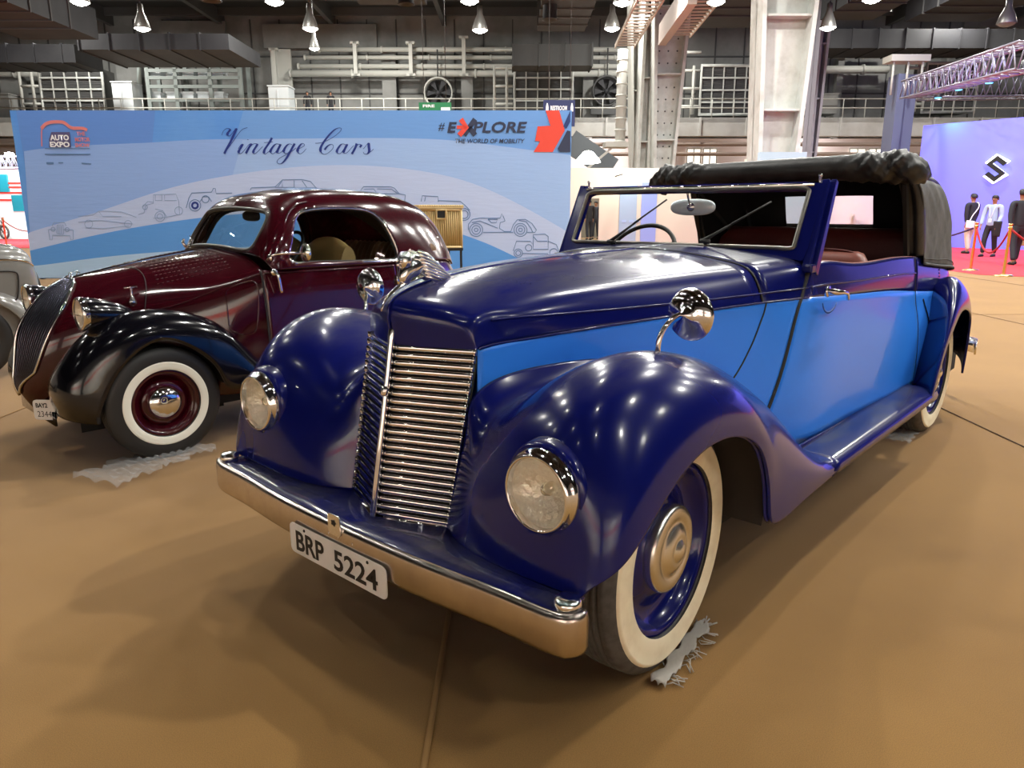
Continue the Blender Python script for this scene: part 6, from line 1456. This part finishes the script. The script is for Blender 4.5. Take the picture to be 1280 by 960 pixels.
mb = MB(); mb.tube([(-.07, .115, 1.42), (-.03, .145, 1.2), (0, .15, 1.08), (.03, .145, 1.2), (.07, .115, 1.42)], .006, 5); mb.bb(-.04, .04, .148, .156, .98, 1.08); ln = mb.build('lanyard', white_p, p2)
# figures in the doorway beyond, and on the gallery
person(foot(736, 300), math.radians(15), 'person in black standing in the doorway seen through the windscreen, left one', black_cloth, dark_cloth, 1.72, .06)
person(foot(744, 299), math.radians(160), 'person in dark coat standing in the doorway seen through the windscreen, right one', suit, dark_cloth, 1.66, .08)
for px, lab in ((414, 'small person in dark clothes on the gallery right of the white cabinet'), (385, 'small person in dark clothes leaning on the gallery rail left of the other one')):
    q = at(px, 136, 50.6); person((q.x, 50.6, zt), math.radians(180), lab, black_cloth, dark_cloth, 1.65, .05)

# ---- barrier posts and ropes
def post(base, lab):
    r_ = root('barrier_post', base, lab, 'barrier post', 'brass barrier posts')
    mb = MB(); mb.lathe([(.0, .0), (.165, .0), (.165, .012), (.15, .025), (.05, .04), (.028, .05)], 28, 'z'); mb.build('base', brass, r_)
    mb = MB(); mb.lathe([(.028, .04), (.028, .90), (.04, .91), (.04, .95), (.03, .96), (.03, .985), (.045, .99), (.045, 1.01), (.0, 1.02)], 20, 'z'); mb.build('pole', brass, r_); return r_
P1 = foot(1213, 338); P2 = foot(1254, 345); P0 = (P1[0] - 1.6, P1[1] + 2.6, 0); P3 = (P2[0] + 1.9, P2[1] - .5, 0); PL = foot(67, 307); PL2 = (PL[0] - 1.8, PL[1] + .1, 0); PM = foot(749, 303); PM2 = (PM[0] + 2.2, PM[1], 0)
post(P1, 'brass barrier post in front of the person in beige trousers'); post(P2, 'brass barrier post nearest the suited person'); post(P0, 'brass barrier post hidden behind the convertible roof'); post(P3, 'brass barrier post beyond the right edge'); post(PL, 'brass barrier post before the motorcycles on the left'); post(PL2, 'brass barrier post at the far left edge'); post(PM, 'brass barrier post by the doorway seen through the windscreen'); post(PM2, 'brass barrier post right of the doorway seen through the windscreen')
def rope(a, b, sag, lab, m=rope_m):
    A = Vector((a[0], a[1], .92)); Bq = Vector((b[0], b[1], .92)); pts = [A + (Bq - A) * t - Vector((0, 0, sag * 4 * t * (1 - t))) for t in np.linspace(.02, .98, 24)]
    mb = MB(); mb.tube(pts, .02, 8); tag(hb(mb, 'barrier_rope', m, (a[0], a[1], .92)), lab, 'rope', 'barrier ropes')
rope(P0, P1, .35, 'dark rope running left from the post before the beige trousers', mat('dark rope', (.05, .02, .08), .8)); rope(P1, P2, .5, 'red rope hanging between the two brass posts at the right'); rope(P2, P3, .45, 'red rope running out of the picture from the right brass post'); rope(PL2, PL, .4, 'red rope in front of the motorcycles'); rope(PM, PM2, .4, 'dark red rope seen through the windscreen')

# ---- white partition behind the banner, with doorway, poster, light
wd = 26.0
x0 = at(700, 260, wd).x; x1 = at(840, 260, wd).x; xa = at(727, 260, wd).x; xb = at(749, 260, wd).x; zp = at(760, 210, wd).z
mb = MB(); mb.bb(x0 - 3, xa, wd, wd + .1, 0, zp); mb.bb(xb, x1 + 4, wd, wd + .1, 0, zp); mb.bb(xa, xb, wd, wd + .1, at(738, 248, wd).z, zp)
pw = hb(mb, 'partition_wall', mat('cream booth wall', (.50, .49, .42), .7), (x0, wd, 0)); tag(pw, 'white partition wall with a doorway seen past the windscreen', 'partition')
mb = MB(); a_, b_ = at(773, 300, wd - .03), at(797, 228, wd - .03); mb.bb(a_.x, b_.x, wd - .04, wd - .005, .2, b_.z); o = hb(mb, 'poster', poster_m, (a_.x, wd, .2)); tag(o, 'pale blue poster on the white partition seen through the windscreen', 'poster')
mb = MB(); q1 = at(777, 278, wd); 
for kx in (0, .25, .45): mb.bb(q1.x + kx, q1.x + kx + .15, wd - .05, wd - .04, q1.z, q1.z + .08)
mb.build('printed_marks', line_f, None) if False else hb(mb, 'printed_marks', line_f, (a_.x, wd, .2), o)
mb = MB(); a_, b_ = at(800, 300, wd - .03), at(822, 228, wd - .03); mb.bb(a_.x, b_.x, wd - .04, wd - .005, .2, b_.z); tag(hb(mb, 'poster', mat('bright blue poster', (.20, .28, .62), .6), (a_.x, wd, .2)), 'brighter blue poster right of the pale one, partly behind the convertible roof', 'poster')
c_ = at(784, 216, wd - .4); mb = MB(); mb.lathe([(0, .08), (.10, .06), (.13, -.02), (.11, -.10)], 16, 'z', tuple(c_)); o = hb(mb, 'spot_light', lamp_glow, tuple(c_)); tag(o, 'bright flood light on top of the white partition', 'lamp'); mb = MB(); mb.tube([c_, c_ + Vector((-.35, .35, -.1))], .02, 6); hb(mb, 'arm', steel_dark, tuple(c_), o)
mb = MB(); mb.bb(xa - 1.5, xb + 1.4, 36.2, 36.3, 0, 3.2); o = hb(mb, 'inner_panel', mat('grey brown panel', (.16, .14, .11), .8), (xa, 36.2, 0)); tag(o, 'grey brown panel inside the doorway behind the two dark figures', 'panel')
c_ = at(735, 203, 34); mb = MB(); mb.lathe([(0, .5), (.2, .45), (.5, .12), (.55, 0), (.3, -.05), (0, -.06)], 24, 'z', tuple(c_)); o = hb(mb, 'dome_lamp', lamp_glow, tuple(c_)); tag(o, 'white dome lamp just right of the banner corner', 'lamp')
# stair under the gallery and a tall panel top above the roof
A = at(712, 176, 44); Bq = at(765, 212, 44); mb = MB(); mb.beam(A, Bq, .3, 1.3)
tag(hb(mb, 'sloping_duct', mat('blue grey duct', (.13, .15, .17), .6), tuple(A)), 'blue grey sloping duct under the gallery right of the banner', 'duct')
A = at(949, 204, 24); Bq = at(1009, 190, 24); mb = MB(); mb.bb(A.x, Bq.x, 24, 24.2, 0, Bq.z); o = hb(mb, 'blue_panel', mat('panel pale blue', (.40, .55, .68), .6), (A.x, 24, 0)); tag(o, 'pale blue panel top showing just above the convertible roof', 'panel')
A = at(880, 200, 28); mb = MB(); mb.bb(x1 + 3, at(1112, 200, 28).x, 28, 28.1, 0, at(1000, 199, 28).z); o = hb(mb, 'partition_wall', white_wall, (x1 + 3, 28, 0)); tag(o, 'low white partition behind the convertible roof', 'partition')

# ---- violet lit stand with emblem
a3 = Vector((at(1142, 260, 27.5).x, 27.5, 0)); b3_ = Vector((at(1300, 260, 24.4).x, 24.4, 0)); dv = (b3_ - a3).normalized(); e3 = a3 + dv * 16
zp3 = at(1142, 157, 27.5).z
violet = mat('violet lit wall', (.17, .19, .95), .6)
nv = Vector((-dv.y, dv.x, 0)); nv = nv if nv.y > 0 else -nv
mb = MB(); mb.prism([a3, e3, e3 + Vector((0, 0, zp3)), a3 + Vector((0, 0, zp3))], nv * .3); vw = hb(mb, 'stand_wall', violet, tuple(a3)); tag(vw, 'tall plain violet wall of the stand behind the barrier posts', 'stand wall')
# emblem
t_ = (1250 - 1142) / (1300 - 1142); c_ = at(1250, 211, a3.y + (b3_.y - a3.y) * t_); c_ = Vector((c_.x, a3.y + (c_.x - a3.x) / (b3_.x - a3.x) * (b3_.y - a3.y), c_.z)) - nv * .08
Sp = [(0, 1), (.95, .42), (.60, .20), (-.02, .58), (-.34, .40), (.92, -.36), (0, -1), (-.95, -.42), (-.60, -.20), (.02, -.58), (.34, -.40), (-.92, .36)]
def emb(s_, k, yo, th):
    return [c_ + dv * (x * s_ * .80 + (1 if x > 0 else -1) * k) + Vector((0, 0, z * s_ + (1 if z > 0 else -1) * k)) - nv * yo for x, z in Sp]
em = root('wall_emblem', tuple(c_), 'angular chrome letter S emblem with white glow edge on the violet wall', 'emblem')
mb = MB(); mb.prism(emb(.42, .055, 0, 0)[::-1], -nv * .06); hb(mb, 'glow_edge', mat('emblem glow', (1, 1, 1), .5, emit=(1, 1, 1), estr=2.5), tuple(c_), em, fix=True)
mb = MB(); mb.prism(emb(.42, .0, .07, 0)[::-1], -nv * .05); hb(mb, 'emblem_face', mat('emblem chrome', (.25, .24, .24), .2, 1.0), tuple(c_), em, fix=True)
# ---- lighting trusses
tr_m = mat('truss aluminium', (.26, .25, .32), .4, .4)
def truss(p0, p1, w, n, lab):
    A = Vector(p0); Bq = Vector(p1); d_ = (Bq - A).normalized(); U_ = Vector((0, 0, 1)); s_ = d_.cross(U_).normalized() * w / 2; u_ = U_ * w / 2; mb = MB(); C4 = [s_ + u_, -s_ + u_, -s_ - u_, s_ - u_]
    r_ = root('lighting_truss', p0, lab, 'truss')
    for c in C4: mb.tube([A + c, Bq + c], .035, 6)
    hb(mb, 'chords', tr_m, p0, r_); mb = MB()
    for k in range(n):
        a = A + (Bq - A) * k / n; b = A + (Bq - A) * (k + 1) / n; m_ = (a + b) / 2
        for i in range(4): mb.tube([a + C4[i], m_ + C4[(i + 1) % 4]], .02, 5); mb.tube([m_ + C4[(i + 1) % 4], b + C4[i]], .02, 5)
    hb(mb, 'lacing', tr_m, p0, r_); return A, Bq
truss(tuple(at(1137, 112, 30)), tuple(at(1290, 68, 19)), .62, 16, 'aluminium lattice truss slanting towards the upper right corner')
truss(tuple(at(1150, 108, 34)), tuple(at(1300, 106, 34)), 1.0, 8, 'level lattice truss behind the slanting one')
for px, py, d in ((1173, 118, 29), (1199, 108, 28), (1237, 99, 26), (1281, 85, 22)):
    c_ = at(px, py, d); base = tuple(c_); r_ = root('stage_light', base, 'small black stage light with blue lens under the truss', 'stage light', 'stage lights under the truss')
    mb = MB(); mb.lathe([(0, .22), (.10, .20), (.13, .0), (.14, -.12)], 16, 'z', base); mb.tube([c_ + Vector((0, 0, .2)), c_ + Vector((0, 0, .75))], .02, 5); hb(mb, 'housing', black_trim, base, r_)
    mb = MB(); mb.lathe([(.13, -.10), (.10, -.13), (0, -.14)], 16, 'z', base); hb(mb, 'lens', mat('blue lens %d' % px, (.1, .4, 1), .4, emit=(.1, .5, 1), estr=4), base, r_)
# scaffold head on the blue column
c_ = at(1139, 75, 33); mb = MB(); mb.bb(c_.x - 1.0, c_.x + .6, 32.6, 33.4, c_.z - .1, c_.z + .15)
for q in (-.8, -.2, .4): mb.tube([(c_.x + q, 32.8, c_.z), (c_.x + q, 32.8, c_.z - 1.4)], .05, 6)
tag(hb(mb, 'column_bracket', steel_pale, tuple(c_)), 'pale scaffold bracket on top of the blue-lit column', 'bracket')

# ---- bright motorcycle stand at the left edge
sd = 34.5
A = at(-60, 300, sd); Bq = at(60, 190, sd); cyan = mat('cyan panel', (.02, .42, .55), .5)
mb = MB(); mb.bb(A.x, Bq.x, sd, sd + .2, 0, at(20, 212, sd).z); sw = hb(mb, 'stand_wall', mat('self lit white stand', (.88, .92, .92), .5, emit=(.9, 1, 1), estr=.35), (A.x, sd, 0)); tag(sw, 'bright white wall of the motorcycle stand at the left edge', 'stand wall')  # slight glow put into the wall to make it look brightly lit
for (xa_, xb_, ya, yb) in ((-30, 8, 218, 240), (17, 32, 244, 264), (37, 46, 220, 236)):
    a_ = at(xa_, yb, sd - .1); b_ = at(xb_, ya, sd - .1); mb = MB(); mb.bb(a_.x, b_.x, sd - .12, sd - .01, a_.z, b_.z); hb(mb, 'cyan_panel', cyan, (A.x, sd, 0), sw)
mb = MB()
for y in (229, 234, 241, 250): z = at(20, y, sd).z; mb.bb(A.x, Bq.x, sd - .08, sd - .01, z - .04, z + .04)
hb(mb, 'shelf_lines', red_p, (A.x, sd, 0), sw)
a_ = at(-40, 203, 31); b_ = at(34, 203, 31); truss(tuple(a_), tuple(b_), .45, 10, 'dark level truss above the motorcycle stand')
for px in (12, 36):
    c_ = at(px, 194, 30.4); mb = MB(); mb.lathe([(0, .12), (.16, .08), (.18, -.04), (0, -.08)], 16, 'z', tuple(c_)); tag(hb(mb, 'flood_light', lamp_glow, tuple(c_)), 'bright flood light above the motorcycle stand, %s one' % ('left' if px == 12 else 'right'), 'lamp')
def bike(base, col, lab, rz):
    r_ = root('motorcycle', base, lab, 'motorcycle', rz=rz); 
    for x in (-.65, .65):
        mb = MB(); mb.tube([(x + .27 * math.cos(t), 0, .30 + .27 * math.sin(t)) for t in np.linspace(0, 2 * PI, 24, endpoint=False)], .045, 8, closed=True); w_ = mb.build('wheel', rubber, r_)
        mb = MB(); mb.lathe([(0, -.05), (.05, -.05), (.05, .05), (0, .05)], 10, 'y', (x, 0, .3))
        for k in range(8): a = k * PI / 4; mb.tube([(x, 0, .3), (x + .24 * math.cos(a), 0, .3 + .24 * math.sin(a))], .008, 4)
        mb.build('spokes', chrome, w_)
    mb = MB(); mb.tube(curve([(.30, 0, .88), (.10, 0, .92), (-.05, 0, .82)], 8), [.06, .11, .14, .15, .14, .12, .09, .05], 10); mb.build('fuel_tank', col, r_)
    mb = MB(); mb.tube(curve([(-.05, 0, .80), (-.35, 0, .78), (-.75, 0, .86)], 8), [.06, .09, .10, .10, .10, .09, .08, .04], 10, ell=(.6, 1), up=(0, 0, 1)); mb.build('seat', black_trim, r_)
    mb = MB(); mb.bb(-.2, .2, -.10, .10, .32, .62); mb.tube([(.65, .07, .3), (.38, .07, .95)], .025, 6); mb.tube([(.65, -.07, .3), (.38, -.07, .95)], .025, 6); mb.tube([(-.65, 0, .3), (-.1, 0, .45), (.3, 0, .85)], .03, 6); mb.tube([(-.6, 0, .75), (.3, 0, .85)], .03, 6); mb.tube([(0, -.14, .3), (-.8, -.14, .36)], .04, 8); mb.build('frame_and_engine', steel_dark, r_)
    mb = MB(); mb.tube([(.34, -.34, 1.02), (.36, -.15, .98), (.38, .15, .98), (.34, .34, 1.02)], .02, 6); mb.tube([(.40, 0, .90), (.50, 0, .90)], .09, 12); mb.build('handlebar', chrome, r_)
    mb = MB(); mb.tube([(.65 + .34 * math.cos(t), 0, .30 + .34 * math.sin(t)) for t in np.linspace(.5, 2.4, 8)], .05, 6, ell=(.4, 1)); mb.tube([(-.65 + .34 * math.cos(t), 0, .30 + .34 * math.sin(t)) for t in np.linspace(.8, 2.8, 8)], .05, 6, ell=(.4, 1)); mb.build('mudguards', col, r_)
q = foot(36, 298); bike((q[0], q[1], .012), mat('red bike paint', (.45, .01, .02), .25, coat=.6), 'red motorcycle on the bright stand beside the banner edge', math.radians(200))
q = foot(-6, 299); bike((q[0], q[1], .012), mat('cream bike paint', (.65, .62, .5), .3, coat=.6), 'cream motorcycle at the far left on the bright stand', math.radians(-20))

# ---- protective rags and film under the tyres
def rag(name, c, ang, L, W, m, lab, seed, hgt=.012, fringe=True):
    rg = random.Random(seed); o = empty(name, c, ang); tag(o, lab, 'cloth'); G = []; n, m_ = 26, 9
    for i in range(n):
        row = []
        for j in range(m_):
            x = (i / (n - 1) - .5) * L; y = (j / (m_ - 1) - .5) * W * (1 + .18 * math.sin(i * .9))
            row.append((x + rg.uniform(-.002, .002), y + .006 * math.sin(i * .8), .006 + hgt * abs(math.sin(i * 1.3 + j * .8)) + rg.uniform(0, .004)))
        G.append(row)
    mb = MB(); mb.grid(G); mb.build('cloth_sheet', m, o, solid=.002)
    if fringe:
        mb = MB()
        for k in range(26):
            x = rg.uniform(-.5, .5) * L; s_ = rg.choice((-1, 1)) if k % 4 == 0 else -1; y = s_ * W * .5; mb.tube([(x, y * .9, .012), (x + rg.uniform(-.02, .02), y + s_ * .012, .016), (x + rg.uniform(-.03, .03), y + s_ * rg.uniform(.015, .04), .005)], .0018, 4)
        for k in range(8): y = rg.uniform(-.5, .5) * W; mb.tube([(L * .48, y, .012), (L * .5 + rg.uniform(.01, .05), y + rg.uniform(-.02, .02), .012)], .0025, 4)
        f_ = mb.build('fringe', m, o); f_['kind'] = 'stuff'
    return o
ragm = mat('grey white rag', (.42, .39, .35), .9)
rag('floor_rag', (.10, -.745, 0), math.radians(8), .36, .042, ragm, 'frayed grey-white rag under the front tyre of the blue convertible', 3, .013)
film = mat('thin plastic film', (.72, .73, .74), .35)
film.node_tree.nodes['Principled BSDF'].inputs['Alpha'].default_value = .14
rag('plastic_film', (-.22, 2.10, 0), math.radians(18), .62, .30, film, 'crumpled clear plastic film under the front wheel of the maroon saloon', 8, .03, False)
rag('plastic_film', (2.86, -.60, 0), math.radians(5), .34, .16, film, 'thin clear plastic film under the rear tyre of the blue convertible', 5, .02, False)

# ---- stands behind the photographer, seen only in chrome and paint
def back_stand(R0, R1, D, m, lab, h=3.4):
    mb = MB(); mb.bb(R0, R1, D - .2, D, 0, h); o = hb(mb, 'stand_wall', m, (R0, D, 0)); tag(o, lab, 'stand wall')
    mb = MB(); mb.bb(R0, R1, D, D + .03, h * .55, h * .68); hb(mb, 'colour_band', red_p, (R0, D, 0), o)
back_stand(-14, -4.5, -9, white_wall, 'white stand wall with red band behind the photographer, left one')
back_stand(-3, 8, -10, white_wall, 'white stand wall with red band behind the photographer, middle one')
# ================================================================== light: the hall's high bay lamps, stage washes and added fills
def area(R, D, Z, e, size=.36, col=(1, .98, .91), tgt=None, shape='DISK', name='hall_lamp_or_fill'):
    l = bpy.data.lights.new(name, 'AREA'); l.shape = shape; l.size = size; l.energy = e; l.color = col
    o = bpy.data.objects.new(name, l); COL.objects.link(o); o.location = hw(R, D, Z)
    if tgt is not None: o.rotation_euler = (hw(*tgt) - hw(R, D, Z)).to_track_quat('-Z', 'Y').to_euler()
    return o
K = 1.0
for D, wt in ((-6, .25), (-1, .25), (5.5, .8), (8.8, 1.0), (13.4, 1.3), (18.5, 1.5), (24, 1.5), (30, 1.2)):
    for R, wr in ((-16.5, .6), (-9, .7), (-1.5, .9), (6, 1.4), (13.5, 1.3)):
        if D < 6: wr = {-16.5: .2, -9: .25, -1.5: .5, 6: 2.3, 13.5: 2.6}[R]
        area(R, D, 9.4, 330 * wt * wr * K)
for R in (-26, -12, 4, 20, 34):  # added lights under the ceiling, brighten the far end of the hall
    area(R, 40, 13.2, 1500 * K, 1.2)
for R in (-26, -9, 9, 26): area(R, 47, 13.3, 1500 * K, 1.2)  # second added row, nearer the back wall
# violet wash on the stand wall, white wash on the booths
cw = a3 + dv * 5
area(cw.x - 3.0, cw.y - 3.6, 5.6, 520, 2.0, (.48, .47, 1.0), (cw.x, cw.y, 2.0), name='violet_wash'); area(cw.x + 3.5, cw.y - 4.6, 5.6, 420, 2.0, (.48, .47, 1.0), (cw.x + 4, cw.y - 1, 2.0), name='violet_wash')
bs = a3 + dv * .75; area(bs.x - .1, bs.y - .45, 4.4, 18, .2, (.02, .35, 1.0), (bs.x, bs.y - .05, 3.0), name='blue_spot')
q = at(784, 216, wd - .6); area(q.x, q.y - 1.2, q.z + .8, 60, .5, (1, .95, .85), (q.x, wd, 1.2), name='booth_light')
area(at(20, 200, 31).x, 29, 4.2, 900, 1.5, (.9, 1, 1), (at(20, 200, 31).x, 33, .8), name='booth_light')
w = bpy.data.worlds.new('hall air'); SC.world = w; w.use_nodes = True; w.node_tree.nodes['Background'].inputs[0].default_value = (.05, .05, .055, 1)
area(-9, -5.5, 4.0, 800, .6, (1, .96, .9), (-9, -9, 1.6), name='booth_light'); area(2.5, -6, 4.0, 800, .6, (1, .96, .9), (2.5, -10, 1.6), name='booth_light')  # added lights, brighten the unseen stands for the reflections
for R in (-14, 6, 20, 34): area(R, 51.6, 5.0, 320, 1.5, (1, .95, .92), (R, 54.6, 3.5), name='under_gallery_fill')  # added fills that brighten the pale wall below the gallery
# ------------------------------------------------------------------ camera
cd = bpy.data.cameras.new('camera'); cam = bpy.data.objects.new('camera', cd); COL.objects.link(cam)
cd.sensor_width = 36; cd.lens = 924 / 1280 * 36; cd.clip_end = 300; cd.clip_start = 0.05
pitch = math.radians(13.2)
f = Vector((math.cos(pitch) * math.cos(YAW), math.cos(pitch) * math.sin(YAW), -math.sin(pitch)))
cam.location = CAM; cam.rotation_euler = f.to_track_quat('-Z', 'Y').to_euler()
SC.camera = cam
SC.view_settings.view_transform = 'Standard'; SC.view_settings.look = 'None'; SC.view_settings.gamma = 1; SC.view_settings.use_curve_mapping = False
SC.view_settings.exposure = 0.0
